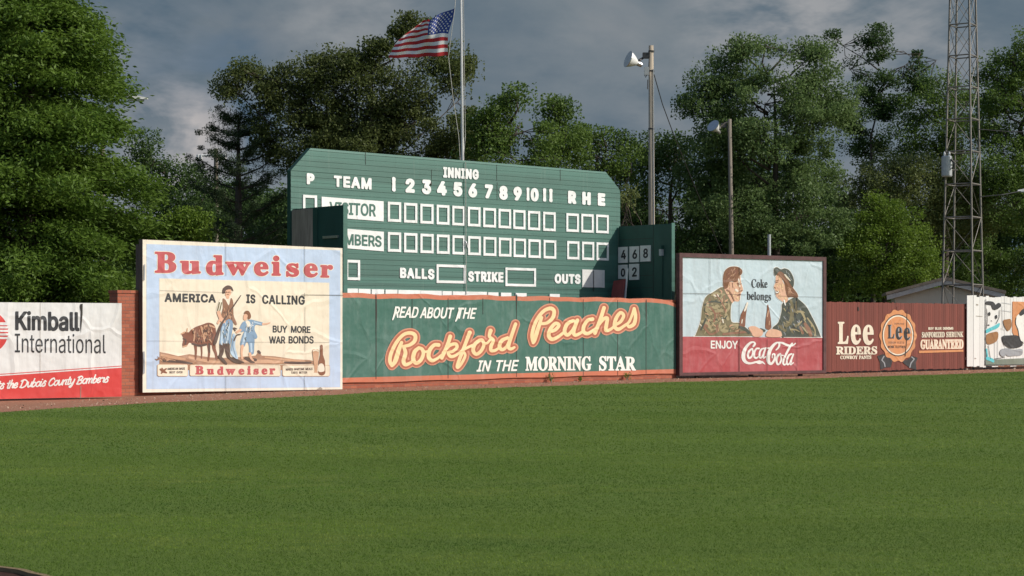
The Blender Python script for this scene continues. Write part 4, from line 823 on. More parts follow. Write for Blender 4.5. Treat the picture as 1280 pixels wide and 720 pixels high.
o6.strokes("painted_sleeve_shade", [[(322, 170, 5), (308, 228, 5)], [(338, 170, 4), (324, 232, 4)]], M["olive"], 7, step=.2, parent=farmer, split=True)
o6.poly("painted_shirt", [(342, 132), (376, 118), (408, 126), (424, 165), (404, 200), (370, 190), (345, 160)], M["offwhite"], 6, step=.2, parent=farmer)
o6.poly("painted_breeches", [(342, 322), (400, 290), (424, 332), (412, 420), (400, 492), (366, 492), (362, 440), (354, 492), (322, 492), (330, 410)], M["coat_blue"], 6, step=.2, parent=farmer)
o6.strokes("painted_cloth_light", [[(350, 350, 6), (340, 420, 8), (338, 480, 7)], [(395, 330, 5), (388, 400, 6), (380, 470, 6)]], M["pale_blue_cloth"], 7, step=.2, parent=farmer, split=True)
o6.strokes("painted_face", [[(388, 84, 23), (387, 100, 21), (382, 114, 15), (384, 130, 12)]], M["skin"], 7, step=.2, parent=farmer)
o6.poly("painted_hat", [(346, 98), (350, 62), (382, 40), (414, 52), (426, 84), (406, 70), (372, 76), (362, 98)], M["dark_brown"], 8, step=.2, parent=farmer)
o6.strokes("painted_forearm", [[(316, 244, 14), (330, 285, 13), (350, 308, 17)], [(312, 322, 9), (322, 300, 7)]], M["skin"], 8, step=.2, parent=farmer, split=True)
o6.dabs("brushwork", [(345, 142), (392, 190), (426, 170), (428, 262), (440, 336), (348, 314), (338, 262)], M["tan"], 8, 14, 26, 3, 4, 1.4, parent=farmer); o6.dabs("brushwork", [(345, 142), (392, 190), (426, 170), (428, 262), (440, 336), (348, 314), (338, 262)], M["dark_brown"], 8, 12, 30, 3, 5, 1.3, parent=farmer)
o6.dabs("brushwork", [(338, 322), (400, 300), (424, 332), (404, 492), (320, 492)], M["coat_dark"], 8, 9, 44, 3, 6, 1.6, parent=farmer); o6.dabs("brushwork", [(338, 322), (400, 300), (424, 332), (404, 492), (320, 492)], M["white"], 8, 9, 40, 2.5, 7, 1.6, parent=farmer)
o6.strokes("brushwork", [[(372, 88, 2.5), (378, 90, 2.5)], [(390, 90, 2.5), (396, 89, 2.5)], [(378, 108, 2), (390, 108, 2)]], M["hair"], 9, step=.15, parent=farmer, split=True); o6.strokes("painted_musket", [[(482, 116, 3), (430, 192, 4.5), (380, 262, 5), (330, 345, 9), (294, 450, 13), (284, 480, 10)]], M["dark_brown"], 8, step=.2, parent=farmer)
o6.strokes("painted_boot", [[(342, 490, 20), (338, 545, 15), (326, 575, 12), (318, 582, 9)], [(380, 490, 20), (384, 545, 16), (392, 578, 12), (404, 588, 9)]], M["dark_brown"], 6, step=.2, parent=farmer, split=True)
o6.poly("painted_drape", [(424, 402), (444, 422), (440, 500), (462, 588), (432, 580), (404, 545), (410, 480)], M["pale_blue_cloth"], 7, step=.2, parent=farmer)
o6.strokes("painted_drape_fold", [[(430, 420, 3), (424, 500, 3), (446, 580, 3)], [(418, 440, 3), (414, 530, 3)]], M["coat_blue"], 8, step=.2, parent=farmer, split=True)
o6.strokes("painted_plough", [[(318, 572, 9), (345, 598, 12), (372, 628, 8)], [(390, 575, 8), (430, 605, 12), (480, 622, 7)], [(440, 380, 4), (430, 360, 5), (452, 366, 3)], [(430, 455, 5), (450, 415, 5), (478, 408, 4)]], M["dark_brown"], 8, step=.2, split=True)
y5 = p.crop(290, 350, 5.143)
child = y5.poly("painted_child", [(65, 272), (90, 262), (118, 254), (150, 262), (194, 274), (190, 292), (150, 288), (142, 320), (160, 362), (152, 378), (138, 372), (128, 352), (100, 352), (76, 346), (74, 330), (56, 334), (46, 312)], M["coat_blue"], 7, step=.2)
y5.poly("painted_child_breeches", [(76, 336), (100, 344), (128, 346), (142, 380), (140, 430), (136, 474), (110, 472), (106, 425), (98, 402), (88, 404), (76, 428), (50, 416), (60, 370)], M["coat_blue"], 6, step=.2, parent=child)
y5.strokes("painted_cloth_light", [[(82, 340, 6), (76, 380, 8), (66, 410, 6)], [(120, 410, 6), (122, 460, 6)], [(140, 270, 4), (180, 282, 3)]], M["pale_blue_cloth"], 7, step=.2, parent=child)
CH = [(66, 280), (118, 260), (150, 270), (142, 320), (150, 366), (122, 350), (96, 360), (130, 402), (132, 470), (112, 470), (100, 404), (76, 420), (54, 412), (76, 334)]
y5.dabs("brushwork", CH, M["coat_dark"], 7, 16, 28, 2.5, 8, 1.3, parent=child); y5.dabs("brushwork", CH, M["white"], 7, 12, 26, 2.2, 9, 1.4, parent=child)
y5.poly("painted_child_collar", [(84, 268), (100, 262), (112, 275), (100, 305), (94, 290)], M["offwhite"], 7, step=.2, parent=child)
y5.strokes("painted_child_face", [[(84, 232, 14), (82, 246, 13)]], M["skin"], 7, step=.2, parent=child)
y5.poly("painted_child_hair", [(74, 218), (82, 200), (104, 200), (118, 226), (114, 248), (100, 252), (98, 226), (84, 216)], M["hair"], 8, step=.2, parent=child)
y5.strokes("painted_child_limb", [[(194, 283, 6), (220, 282, 5), (240, 275, 4)], [(64, 424, 9), (58, 465, 7), (62, 505, 6)], [(112, 474, 9), (118, 500, 7), (132, 516, 6)], [(50, 322, 8), (28, 336, 7)]], M["skin"], 7, step=.2, parent=child)
y5.strokes("painted_furrow", [[(5, 500, 6), (40, 520, 8), (70, 530, 5)], [(80, 505, 6), (120, 525, 8), (140, 530, 4)], [(168, 460, 9), (176, 468, 8)]], M["dark_brown"], 5, step=.2, split=True)
c7 = p.crop(190, 440, 5.333)
def panel_box(x0, x1, y0, y1, yo):
    L = [(x0 + 6, y0), (x1 - 6, y0 + yo), (x1, y0 + 6 + yo), (x1, y1 - 6 + yo), (x1 - 6, y1 + yo), (x0 + 6, y1), (x0, y1 - 6), (x0, y0 + 6)]
    cp = c7.poly("caption_panel", [L], M["cream"], 7, smooth=False, step=.25); c7.poly("caption_panel_edge", [L], M["tan"], 6, smooth=False, grow=0.5, step=.25, parent=cp)
c7.quad("caption_backing", [(46, 82), (1180, 88), (1180, 120), (46, 120)], M["soil"], 5)
panel_box(34, 234, 84, 160, 0); panel_box(250, 852, 86, 158, 2); panel_box(868, 1180, 90, 160, 0)
sx = [("B", 284, 340, 92, 150), ("u", 362, 410, 112, 150), ("d", 430, 474, 96, 152), ("w", 488, 552, 112, 152), ("e", 572, 612, 111, 151), ("i", 630, 656, 92, 151), ("s", 672, 708, 110, 150), ("e", 726, 766, 109, 150), ("r", 778, 818, 108, 150)]
for ch, x0, x1, y0, y1 in sx: c7.text("caption_letter", ch, "b", (x0, y0, y1), (x1, y0, y1), M["beer_red"], 8, 3.0)
c7.text("caption_small", "AMERICAN MADE", "s", (98, 104, 120), (216, 102, 118), M["dark_brown"], 8, 0.6, step=.15)
c7.text("caption_small", "BEST EVER", "s", (112, 128, 143), (200, 127, 142), M["dark_brown"], 8, 0.6, step=.15)
c7.text("caption_small", "MAKES WARTIME MEALS", "s", (888, 108, 124), (1066, 104, 120), M["dark_brown"], 8, 0.6, step=.15)
c7.text("caption_small", "TASTE BETTER", "s", (922, 130, 145), (1030, 129, 144), M["dark_brown"], 8, 0.6, step=.15)
c7.strokes("emblem_eagle", [[(52, 116, 6), (70, 128, 9), (92, 138, 5)], [(58, 142, 4), (72, 126, 7), (90, 112, 5)], [(62, 108, 4), (70, 122, 6)]], M["bottle"], 8, step=.2)
gls = y5.poly("painted_glass", [(514, 452), (534, 446), (554, 454), (550, 520), (544, 585), (552, 594), (520, 594), (526, 585), (520, 520)], M["tan"], 8, step=.2)
bot = y5.strokes("painted_bottle", [[(572, 424, 8), (572, 480, 9), (574, 522, 20), (573, 590, 24)]], M["bottle"], 8, smooth=False, step=.2)
y5.poly("painted_bottle_label", [(552, 548), (572, 536), (588, 552), (588, 586), (552, 588)], M["offwhite"], 9, step=.2, parent=bot)
y5.strokes("painted_glass_rim", [[(518, 456, 4), (534, 451, 4), (550, 457, 4)]], M["cream"], 9, step=.2, parent=gls)
p.strokes("sheet_joint", [[(281.4, 303.5, 0.19), (281.6, 345, 0.17)], [(281.4, 470, 0.19), (281.5, 489, 0.20)], [(380, 308, 0.19), (380.2, 352, 0.15)], [(380, 366, 0.20), (380, 372, 0.20)], [(380.3, 384, 0.14), (380.3, 440, 0.17)], [(380, 470, 0.20), (380, 488, 0.20)], [(199, 363, 0.14), (290, 366, 0.11)], [(376, 368.5, 0.20), (428, 369, 0.29)], [(183, 426, 0.11), (240, 426.6, 0.09)], [(300, 427.5, 0.09), (411, 428, 0.14)]], M["seam"], 10, step=.13, smooth=False)
p.strokes("edge_wear", [[(179, 440, 1.0), (179.5, 452, .9), (179, 466, 1.1)], [(180, 331, .7), (179.6, 350, .6)]], M["grey_paint"], 10, step=.15)
p.poly("edge_chip", [(397, 485.5), (399.4, 483.6), (402.5, 486), (401, 487.2), (397, 487.4)], M["grey_wood"], 10, smooth=False, step=.2)

# ---- soda billboard
fc = Frame(P2(849, 60.3), P2(1032.5, 63.9)); r = fc.root("billboard", "red and blue soft drink billboard with a painted couple sharing bottles", "billboard")
z00, z01, z10, z11 = corner(fc, 849, 469.5), corner(fc, 849, 315.5), corner(fc, 1032.5, 466.5), corner(fc, 1032.5, 322)
mb = MB(); mb.hexa([(0.02, 0.03, z00 + .02), (0.02, 0.03, z01 - .02), (0.02, .20, z00 + .02), (0.02, .20, z01 - .02), (fc.w - .02, 0.03, z10 + .02), (fc.w - .02, 0.03, z11 - .02), (fc.w - .02, .20, z10 + .02), (fc.w - .02, .20, z11 - .02)]); mb.build("case", M["wood_dark"], r)
mb = MB(); fwid = 0.135; zz0, zz1 = (z00 + z10) / 2, (z01 + z11) / 2
mb.box(0, fwid, -0.02, .16, zz0, zz1).box(fc.w - fwid, fc.w, -0.02, .16, zz0, zz1).box(fwid, fc.w - fwid, -0.02, .158, zz0, zz0 + .10).box(fwid, fc.w - fwid, -0.02, .158, zz1 - fwid, zz1)
mb.build("frame", M["frame_maroon"], r)
for xp in (.9, fc.w / 2, fc.w - 1.02): MB().box(xp, xp + .12, .205, .33, -.06, 3.4).build("support_post", M["wood_dark"], r)
p = Painter(fc, r, front=0.022)
p.quad("sky_field", [(850, 317), (1031, 323), (1031, 424), (850, 421.5)], M["ice_blue"], 1)
p.quad("red_field", [(850, 420.6), (1031, 422.4), (1031, 467), (850, 469.5)], M["soda_red"], 2)
p.strokes("border_line", [[(853, 319.4, .7), (1028.6, 325.6, .7)], [(853, 319.4, .6), (853, 420.5, .6)], [(1028.6, 325.6, .7), (1028.6, 422, .7)]], M["white"], 2, smooth=False, step=.25)
e = p.crop(860, 320, 6.857); f_ = p.crop(930, 320, 6.857)
JACK = [(66, 686), (64, 676), (105, 560), (120, 440), (150, 352), (210, 312), (295, 265), (342, 322), (376, 382), (366, 440), (370, 560), (440, 574), (500, 618), (530, 650), (542, 678), (540, 687), (300, 688)]
HAIR = [(302, 270), (298, 190), (312, 130), (352, 95), (410, 90), (450, 108), (464, 132), (454, 160), (436, 168), (420, 214), (398, 224), (380, 218), (352, 224), (338, 268), (318, 282)]
FACE = [(340, 252), (352, 222), (386, 224), (412, 214), (428, 160), (446, 160), (450, 215), (468, 286), (452, 318), (446, 345), (436, 386), (392, 388), (376, 402), (345, 352), (308, 278)]
e.poly("painted_man_halo", [JACK, HAIR, FACE], M["white"], 3, grow=.7, step=.3)
man = e.poly("painted_man", JACK, M["olive"], 4, step=.25)
e.strokes("painted_jacket_fold", [[(205, 330, 12), (250, 325, 14), (275, 345, 10)], [(165, 400, 12), (160, 460, 14), (180, 500, 10)], [(230, 480, 12), (300, 470, 12), (340, 540, 13)], [(320, 480, 10), (350, 440, 10), (340, 400, 8)], [(260, 560, 16), (300, 640, 16), (380, 620, 12), (430, 610, 10)], [(120, 560, 12), (170, 590, 14), (190, 640, 12)], [(380, 590, 10), (430, 592, 10)]], M["khaki"], 5, step=.25, parent=man)
e.strokes("painted_jacket_fold", [[(190, 440, 7), (230, 500, 9), (220, 560, 8)], [(240, 330, 5), (300, 420, 6), (315, 470, 6)], [(130, 600, 9), (190, 670, 9), (260, 640, 7)], [(300, 670, 9), (400, 660, 10), (500, 650, 9)], [(250, 590, 7), (240, 640, 7)]], M["vest"], 6, step=.25, parent=man)
e.strokes("painted_jacket_fold", [[(220, 335, 5), (236, 345, 5)], [(250, 330, 4), (258, 345, 4)], [(290, 530, 5), (300, 570, 5)], [(100, 585, 4), (112, 600, 4)]], M["offwhite"], 6, step=.25, parent=man)
e.strokes("painted_jacket_shade", [[(440, 610, 12), (490, 630, 14), (520, 660, 10)], [(140, 420, 6), (200, 390, 7), (280, 400, 6)], [(110, 630, 8), (150, 540, 8)]], M["coat_dark"], 6, step=.25, parent=man, split=True)
for q_, (m_, n_, l_, r_) in enumerate((("khaki", 30, 80, 13), ("vest", 14, 60, 8), ("olive", 26, 66, 11), ("tan", 14, 44, 6), ("khaki", 18, 50, 7), ("coat_dark", 12, 46, 5))): e.dabs("brushwork", JACK, M[m_], 5 + q_ // 3, n_, l_, r_, 20 + q_, None, parent=man)
e.poly("painted_man_face", FACE, M["skin"], 5, step=.25, parent=man); e.poly("painted_man_hair", HAIR, M["hair"], 6, step=.25, parent=man)
e.dabs("brushwork", FACE, M["peach"], 6, 22, 26, 4, 40, 1.2, parent=man); e.dabs("brushwork", FACE, M["tan"], 6, 20, 26, 4, 41, 1.2, parent=man); e.dabs("brushwork", HAIR, M["ox_brown"], 7, 22, 40, 4, 42, 1.9, parent=man); e.dabs("brushwork", HAIR, M["tan"], 7, 12, 36, 2.5, 43, 1.9, parent=man)
e.strokes("brushwork", [[(418, 236, 3), (438, 232, 4)], [(424, 246, 3.5), (436, 246, 3.5)], [(424, 336, 3.5), (446, 332, 3)], [(446, 300, 3), (464, 296, 3)]], M["hair"], 8, step=.18, parent=man, split=True)
e.strokes("painted_man_ear", [[(362, 235, 12), (368, 265, 11), (356, 290, 7)]], M["skin"], 7, step=.25, parent=man)
e.strokes("painted_face_shade", [[(330, 290, 5), (362, 320, 6), (392, 384, 4)], [(376, 232, 4), (380, 268, 4)], [(452, 238, 4), (440, 244, 3)], [(432, 330, 3), (448, 328, 3)]], M["vest"], 8, step=.2, parent=man)
e.strokes("painted_face_light", [[(408, 290, 10), (420, 300, 9)], [(432, 200, 7), (440, 262, 6)]], M["offwhite"], 7, step=.25, parent=man)
bot = e.strokes("painted_bottle", [[(506, 404, 8), (492, 448, 11), (472, 508, 22), (462, 590, 26)]], M["bottle"], 5, smooth=False, step=.25)
e.strokes("painted_bottle_glint", [[(506, 404, 8), (492, 446, 9), (482, 470, 6)], [(462, 545, 4), (458, 575, 4)]], M["offwhite"], 6, step=.25, parent=bot, split=True)
e.poly("painted_hand", [(516, 612), (560, 600), (600, 616), (640, 646), (622, 688), (560, 690), (540, 660)], M["skin"], 7, step=.25, parent=man)
COAT = [(320, 470), (324, 412), (352, 394), (440, 350), (470, 374), (530, 430), (580, 520), (620, 600), (656, 690), (648, 694), (480, 695), (330, 694), (310, 690), (240, 625), (292, 568)]
HAT = [(258, 160), (256, 108), (280, 96), (312, 114), (346, 106), (386, 124), (416, 175), (425, 222), (416, 268), (386, 226), (340, 152), (300, 132), (272, 166)]
WHAIR = [(276, 160), (308, 130), (345, 158), (390, 228), (420, 276), (456, 326), (456, 356), (402, 352), (370, 352), (352, 292), (345, 240), (322, 192)]
WFACE = [(274, 165), (310, 168), (330, 220), (350, 260), (356, 320), (376, 372), (352, 402), (322, 386), (282, 356), (270, 330), (265, 292), (254, 266), (268, 224)]
f_.poly("painted_woman_halo", [COAT, HAT, WHAIR, WFACE], M["white"], 3, grow=.7, step=.3)
woman = f_.poly("painted_woman", COAT, M["coat_dark"], 4, step=.25)
for q_, (m_, n_, l_, r_) in enumerate((("olive", 26, 80, 12), ("ink", 20, 70, 9), ("coat_dark", 26, 70, 12), ("grey_paint", 14, 44, 4), ("khaki", 12, 40, 4))): f_.dabs("brushwork", COAT, M[m_], 5 + q_ // 3, n_, l_, r_, 30 + q_, 1.0, parent=woman)
f_.poly("painted_woman_face", WFACE, M["skin"], 5, step=.25, parent=woman); f_.poly("painted_woman_hair", WHAIR, M["hair"], 6, step=.25, parent=woman); f_.poly("painted_woman_cap", HAT, M["coat_dark"], 7, step=.25, parent=woman)
f_.dabs("brushwork", WFACE, M["peach"], 6, 20, 26, 4, 50, 1.3, parent=woman); f_.dabs("brushwork", WFACE, M["tan"], 6, 18, 26, 4, 51, 1.3, parent=woman); f_.dabs("brushwork", WHAIR, M["ox_brown"], 7, 26, 50, 4, 52, 1.1, parent=woman); f_.dabs("brushwork", WHAIR, M["tan"], 7, 14, 46, 2.5, 53, 1.1, parent=woman); f_.dabs("brushwork", HAT, M["grey_paint"], 8, 12, 30, 3, 54, .9, parent=woman)
f_.strokes("brushwork", [[(266, 214, 3), (290, 208, 3)], [(272, 226, 3.5), (284, 225, 3)], [(258, 268, 2.5), (268, 276, 2.5)], [(270, 300, 3), (290, 304, 3), (292, 318, 2.5), (272, 324, 3)]], M["hair"], 8, step=.18, parent=woman, split=True)
f_.strokes("painted_cap_band", [[(346, 160, 5), (368, 186, 7), (392, 212, 4)]], M["cream"], 8, step=.2, parent=woman)
f_.strokes("painted_smile", [[(270, 308, 5), (280, 318, 5), (290, 306, 4)], [(340, 380, 6), (350, 420, 5)]], M["white"], 8, step=.2, parent=woman, split=True)
f_.strokes("painted_eye", [[(270, 226, 4), (288, 222, 3)], [(268, 322, 3), (290, 320, 2.5)]], M["vest"], 9, step=.18, parent=woman, split=True)
f_.strokes("painted_coat_light", [[(446, 390, 5), (450, 470, 7), (490, 480, 10), (520, 540, 8)], [(490, 560, 6), (462, 590, 6)], [(398, 630, 8), (440, 632, 6), (470, 648, 4)], [(540, 532, 6), (586, 596, 7), (606, 640, 6), (604, 684, 5)], [(500, 610, 5), (540, 660, 5)], [(340, 450, 4), (352, 470, 4)]], M["khaki"], 6, step=.25, parent=woman)
f_.strokes("painted_coat_brown", [[(520, 580, 12), (550, 630, 18), (570, 680, 14)], [(480, 610, 8), (500, 660, 12)]], M["vest"], 5, step=.25, parent=woman, split=True)
f_.strokes("painted_coat_fold", [[(400, 380, 10), (410, 460, 14), (396, 560, 16), (360, 600, 12)], [(300, 600, 10), (350, 640, 12)]], M["olive"], 5, step=.25, parent=woman, split=True)
bot = f_.strokes("painted_bottle", [[(202, 420, 4), (206, 470, 11), (206, 540, 22), (206, 606, 26)]], M["bottle"], 5, smooth=False, step=.25)
f_.strokes("painted_bottle_glint", [[(206, 470, 4), (196, 520, 4)], [(214, 560, 4), (212, 590, 4)]], M["tan"], 6, step=.2, parent=bot, split=True)
f_.poly("painted_hand", [(188, 690), (200, 642), (240, 625), (300, 640), (320, 665), (308, 694)], M["skin"], 7, step=.25, parent=woman)
f_.strokes("painted_cuff", [[(140, 630, 12), (172, 640, 10)], [(322, 640, 8), (330, 690, 10)]], M["coat_dark"], 6, step=.25, parent=woman, split=True)
f_.text("slogan", "Coke", "b", (62, 197, 270), (200, 200, 272), M["ink"], 4, 0.4, step=.14)
f_.text("slogan", "belongs", "b", (22, 304, 374), (230, 312, 381), M["ink"], 4, 0.4, step=.14)
g = p.crop(880, 415, 10.667)
g.text("enjoy_lettering", "ENJOY", "s", (86, 112, 221), (448, 116, 224), M["white"], 4, 4.0)
g.strokes("brand_script", [[(655, 190, 13), (676, 158, 14), (655, 134, 10), (606, 150, 15), (550, 215, 21), (524, 290, 25), (524, 355, 25), (556, 402, 19), (610, 418, 14), (676, 404, 13), (740, 388, 12)], [(690, 402, 10), (735, 408, 20), (772, 402, 14), (808, 428, 5)],
    [(640, 222, 11), (602, 250, 13), (582, 305, 15), (596, 348, 13), (630, 328, 12), (650, 272, 12), (638, 222, 11)], [(730, 220, 12), (696, 222, 11), (668, 270, 14), (666, 325, 14), (692, 348, 12), (728, 322, 8)],
    [(800, 218, 10), (762, 232, 12), (738, 280, 13), (740, 338, 12), (766, 336, 10), (798, 272, 10)], [(818, 212, 10), (790, 296, 13), (790, 346, 11), (818, 330, 7)], [(843, 216, 9), (872, 214, 9)],
    [(958, 238, 9), (984, 214, 11), (1002, 168, 13), (984, 140, 10), (940, 160, 16), (884, 228, 22), (856, 310, 25), (854, 385, 24), (882, 424, 17), (918, 400, 15), (940, 345, 13), (936, 294, 11), (910, 300, 8), (906, 342, 8)],
    [(984, 140, 10), (1040, 146, 13), (1100, 172, 15), (1150, 182, 12), (1190, 172, 10), (1216, 150, 7)], [(1012, 292, 12), (980, 316, 14), (962, 372, 15), (976, 428, 13), (1006, 418, 12), (1028, 358, 12), (1012, 292, 11)], [(1022, 310, 8), (1052, 312, 7)],
    [(1172, 152, 11), (1146, 190, 15), (1108, 262, 15), (1066, 350, 14), (1052, 412, 13), (1070, 438, 10), (1092, 420, 7)], [(1164, 292, 11), (1128, 312, 13), (1102, 372, 13), (1106, 430, 12), (1136, 418, 10), (1170, 340, 10)], [(1188, 296, 10), (1158, 380, 13), (1154, 434, 11), (1188, 408, 6)]], M["white"], 4, step=.16)
p.strokes("sheet_joint", [[(886.8, 320.5, 0.17), (886.8, 365, 0.15)], [(923.3, 334, 0.27), (923.8, 350, 0.20)], [(923.6, 360, 0.15), (923.4, 420, 0.20)], [(923.4, 424, 0.34), (923.4, 468, 0.37)], [(853, 366.6, 0.20), (890, 367.2, 0.24)], [(908, 368, 0.14), (932, 368.4, 0.15)], [(972, 370, 0.10), (1028, 371.5, 0.15)], [(995.5, 372, 0.37), (995.5, 388, 0.34)], [(958.5, 424, 0.17), (958.5, 467, 0.17)], [(995.5, 424, 0.14), (995.5, 466, 0.17)], [(849, 470.0, 0.27), (925, 468.4, 0.34)]], M["seam"], 10, step=.13, smooth=False)

# ---- dark red board fence with denim advertisement
fl = Frame(P2(1022, 66.3), P2(1214, 72.9)); r = fl.root("plank_fence", "dark red upright plank fence painted with a denim advertisement and orange seal", "fence")
random.seed(12); mb = MB(); x = 0.0
while x < fl.w:
    wd = 0.14; mb.box(x + .003, min(x + wd - .003, fl.w), random.uniform(0, .008), .03, 0.06 + random.uniform(-.02, .02), 2.60 + random.uniform(-.012, .012)); x += wd
mb.build("planks", M["barn_red"], r)
for zr in (.4, 2.2): MB().box(0, fl.w, .032, .10, zr, zr + .1).build("rail", M["wood_dark"], r)
p = Painter(fl, r, front=-0.004); j = p.crop(1035, 380, 8.0); kk = p.crop(1090, 380, 8.0)
fpx = lambda x: (x - HX) / F_PX
j.text("brand_lettering", "L", "b", (96, 178, 400), (204, 178, 400), M["cream"], 2, 5.0); j.text("brand_lettering", "e", "b", (226, 206, 402), (328, 206, 402), M["cream"], 2, 5.0); j.text("brand_lettering", "e", "b", (346, 207, 405), (456, 208, 406), M["cream"], 2, 5.0)
j.text("riders_lettering", "RIDERS", "b", (78, 424, 505), (490, 422, 504), M["cream"], 2, 3.0)
j.text("pants_lettering", "COWBOY PANTS", "b", (120, 516, 552), (432, 514, 550), M["cream"], 2, 1.5, step=.16)
sc = []
for i in range(160):
    t = 2 * math.pi * i / 160; q = 1 + 0.035 * math.cos(14 * t)
    sc.append((258 + 182 * q * math.cos(t), 318 + 258 * q * math.sin(t)))
def ell(cx, cy, a, b, n=72): return [(cx + a * math.cos(2 * math.pi * i / n), cy + b * math.sin(2 * math.pi * i / n)) for i in range(n)]
for nm, L in (("ribbon", [(52, 520), (112, 500), (205, 560), (186, 632), (132, 636), (82, 656), (78, 585)]), ("ribbon", [(300, 565), (345, 560), (402, 520), (456, 538), (436, 590), (444, 658), (382, 642), (318, 595)])): kk.poly(nm, L, M["ink"], 2, smooth=False)
kk.strokes("ribbon_line", [[(118, 522, 5), (96, 560, 5), (122, 590, 5), (128, 625, 5)], [(395, 530, 5), (420, 550, 5), (388, 590, 5), (376, 634, 5)]], M["grey_paint"], 3, step=.2, smooth=False)
seal = kk.poly("seal", sc, M["orange"], 3, smooth=False, step=.35); kk.poly("seal_ring", ell(257, 313, 160, 210), M["ink"], 4, smooth=False, step=.3, parent=seal)
kk.poly("seal_ring", ell(257, 313, 151, 200), M["cream"], 5, smooth=False, step=.3, parent=seal); kk.poly("seal_field", ell(257, 313, 140, 187), M["orange"], 6, smooth=False, step=.3, parent=seal)
for dx, mat_, ly in ((9, M["grey_paint"], 7), (0, M["ink"], 8)):
    kk.text("seal_lettering", "L", "b", (150 + dx, 207, 345), (216 + dx, 207, 345), mat_, ly, 1.0, parent=seal); kk.text("seal_lettering", "e", "b", (232 + dx, 226, 354), (292 + dx, 226, 354), mat_, ly, 1.5, parent=seal); kk.text("seal_lettering", "e", "b", (313 + dx, 236, 360), (374 + dx, 236, 360), mat_, ly, 1.5, parent=seal)
kk.text("seal_small", "DENIM SUITS", "s", (160, 374, 396), (318, 376, 398), M["vest"], 7, .6, step=.15, parent=seal)
kk.text("seal_small", "WORK CLOTHES", "s", (152, 416, 440), (328, 418, 442), M["ink"], 7, .8, step=.15, parent=seal)
kk.text("seal_small", "GENUINE", "s", (216, 188, 204), (320, 190, 206), M["vest"], 7, .4, step=.15, parent=seal)
kk.text("claim_lettering", "BUY BLUE DENIMS", "s", (562, 232, 258), (812, 230, 256), M["cream"], 2, 1.6, step=.16)
kk.text("claim_lettering", "SANFORIZED", "b", (497, 280, 334), (726, 278, 332), M["cream"], 2, 1.2, step=.16); kk.text("claim_lettering", "SHRUNK", "b", (740, 278, 332), (912, 276, 330), M["cream"], 2, 1.2, step=.16)
kk.text("guarantee_outline", "GUARANTEED", "b", (484, 356, 450), (912, 352, 447), M["salmon_line"], 2, 2.0, grow=4, step=.2); kk.text("guarantee_lettering", "GUARANTEED", "b", (484, 356, 450), (912, 352, 447), M["cream"], 3, 2.0, step=.18)
kk.poly("underline", [(468, 467), (690, 462), (912, 457), (912, 477), (690, 484), (468, 491)], M["orange"], 2, smooth=False)
kk.strokes("plank_gap", [[(346, 60, 2.2), (342, 200, 2.6), (340, 360, 3.2), (326, 520, 3.4)], [(250, 20, 1.6), (250, 60, 1.2)]], M["seam"], 10, step=.12)
j.strokes("plank_knot", [[(300, 30, 4), (304, 62, 7)], [(296, 240, 2), (298, 330, 1.5)]], M["seam"], 3, step=.15)

# ---- white board fence at the right edge
fz = Frame(P2(1209, 72.55), P2(1330, 76.6)); fz = Frame(P2(1209, 72.55), fz.world(fz.w * 2.4, 0, 0)); r = fz.root("plank_fence", "white plank fence with a cartoon mural at the right edge of the field", "fence")
mb = MB(); x = 0.0; random.seed(5)
while x < fz.w:
    wd = 0.2; mb.box(x + .004, min(x + wd - .004, fz.w), random.uniform(0, .012), .035, .12 + random.uniform(-.04, .03), 2.90 + random.uniform(-.03, .05)); x += wd
mb.build("planks", M["white_boards"], r)
for zr in (.4, 2.4): MB().box(0, fz.w, .05, .11, zr, zr + .1).build("rail", M["grey_wood"], r)
for xp in (.1, 3.2): MB().box(xp, xp + .1, .112, .2, -.06, 2.6).build("post", M["grey_wood"], r)
p = Painter(fz, r, front=-0.006); q = p.crop(1205, 360, 6.546)
q.strokes("mural_edge", [[(176, 92, 2.5), (172, 628, 3)], [(172, 630, 3), (780, 626, 3)]], M["ink"], 6, smooth=False, step=.2)
q.poly("mural_grass", [(176, 592), (300, 582), (500, 574), (780, 572), (780, 624), (174, 627)], M["sage"], 2, smooth=False)
q.poly("mural_orange_panel", [(396, 110), (620, 118), (620, 440), (440, 450), (394, 360)], M["orange"], 2, smooth=False)
q.strokes("mural_boards", [[(310, 120, 1.4), (385, 132, 1.4)], [(315, 185, 1.4), (388, 195, 1.4)], [(300, 330, 1.4), (330, 345, 1.4)], [(250, 420, 1.4), (250, 590, 1.4)], [(275, 430, 1.4), (274, 586, 1.4)], [(310, 150, 1.4), (318, 330, 1.4)]], M["grey_paint"], 2, smooth=False, step=.16)
q.strokes("mural_hair", [[(190, 122, 14), (230, 128, 16), (250, 160, 18), (282, 142, 20)]], M["ink"], 4, step=.25)
q.strokes("mural_face_line", [[(184, 170, 2), (190, 250, 2), (184, 330, 2)], [(292, 180, 2), (286, 240, 2), (262, 290, 2)], [(220, 265, 2), (228, 272, 2)], [(196, 302, 4), (204, 304, 4)]], M["ink"], 4, step=.16)
q.poly("mural_eye", [ell(206, 212, 9, 16), ell(262, 236, 9, 16)], M["ink"], 4, step=.2)
q.poly("mural_scarf", [(178, 342), (240, 312), (290, 286), (280, 322), (230, 346), (182, 368)], M["teal"], 4, step=.25)
q.poly("mural_glove", [(182, 384), (226, 364), (276, 362), (268, 432), (204, 462), (180, 440)], M["mitt"], 4, step=.25)
q.poly("mural_glove", [(320, 266), (350, 256), (382, 258), (386, 318), (356, 352), (330, 312)], M["mitt"], 4, step=.25)
q.poly("mural_bundle", [(310, 398), (370, 388), (440, 392), (480, 460), (440, 488), (376, 492), (330, 462)], M["ink"], 4, step=.25)
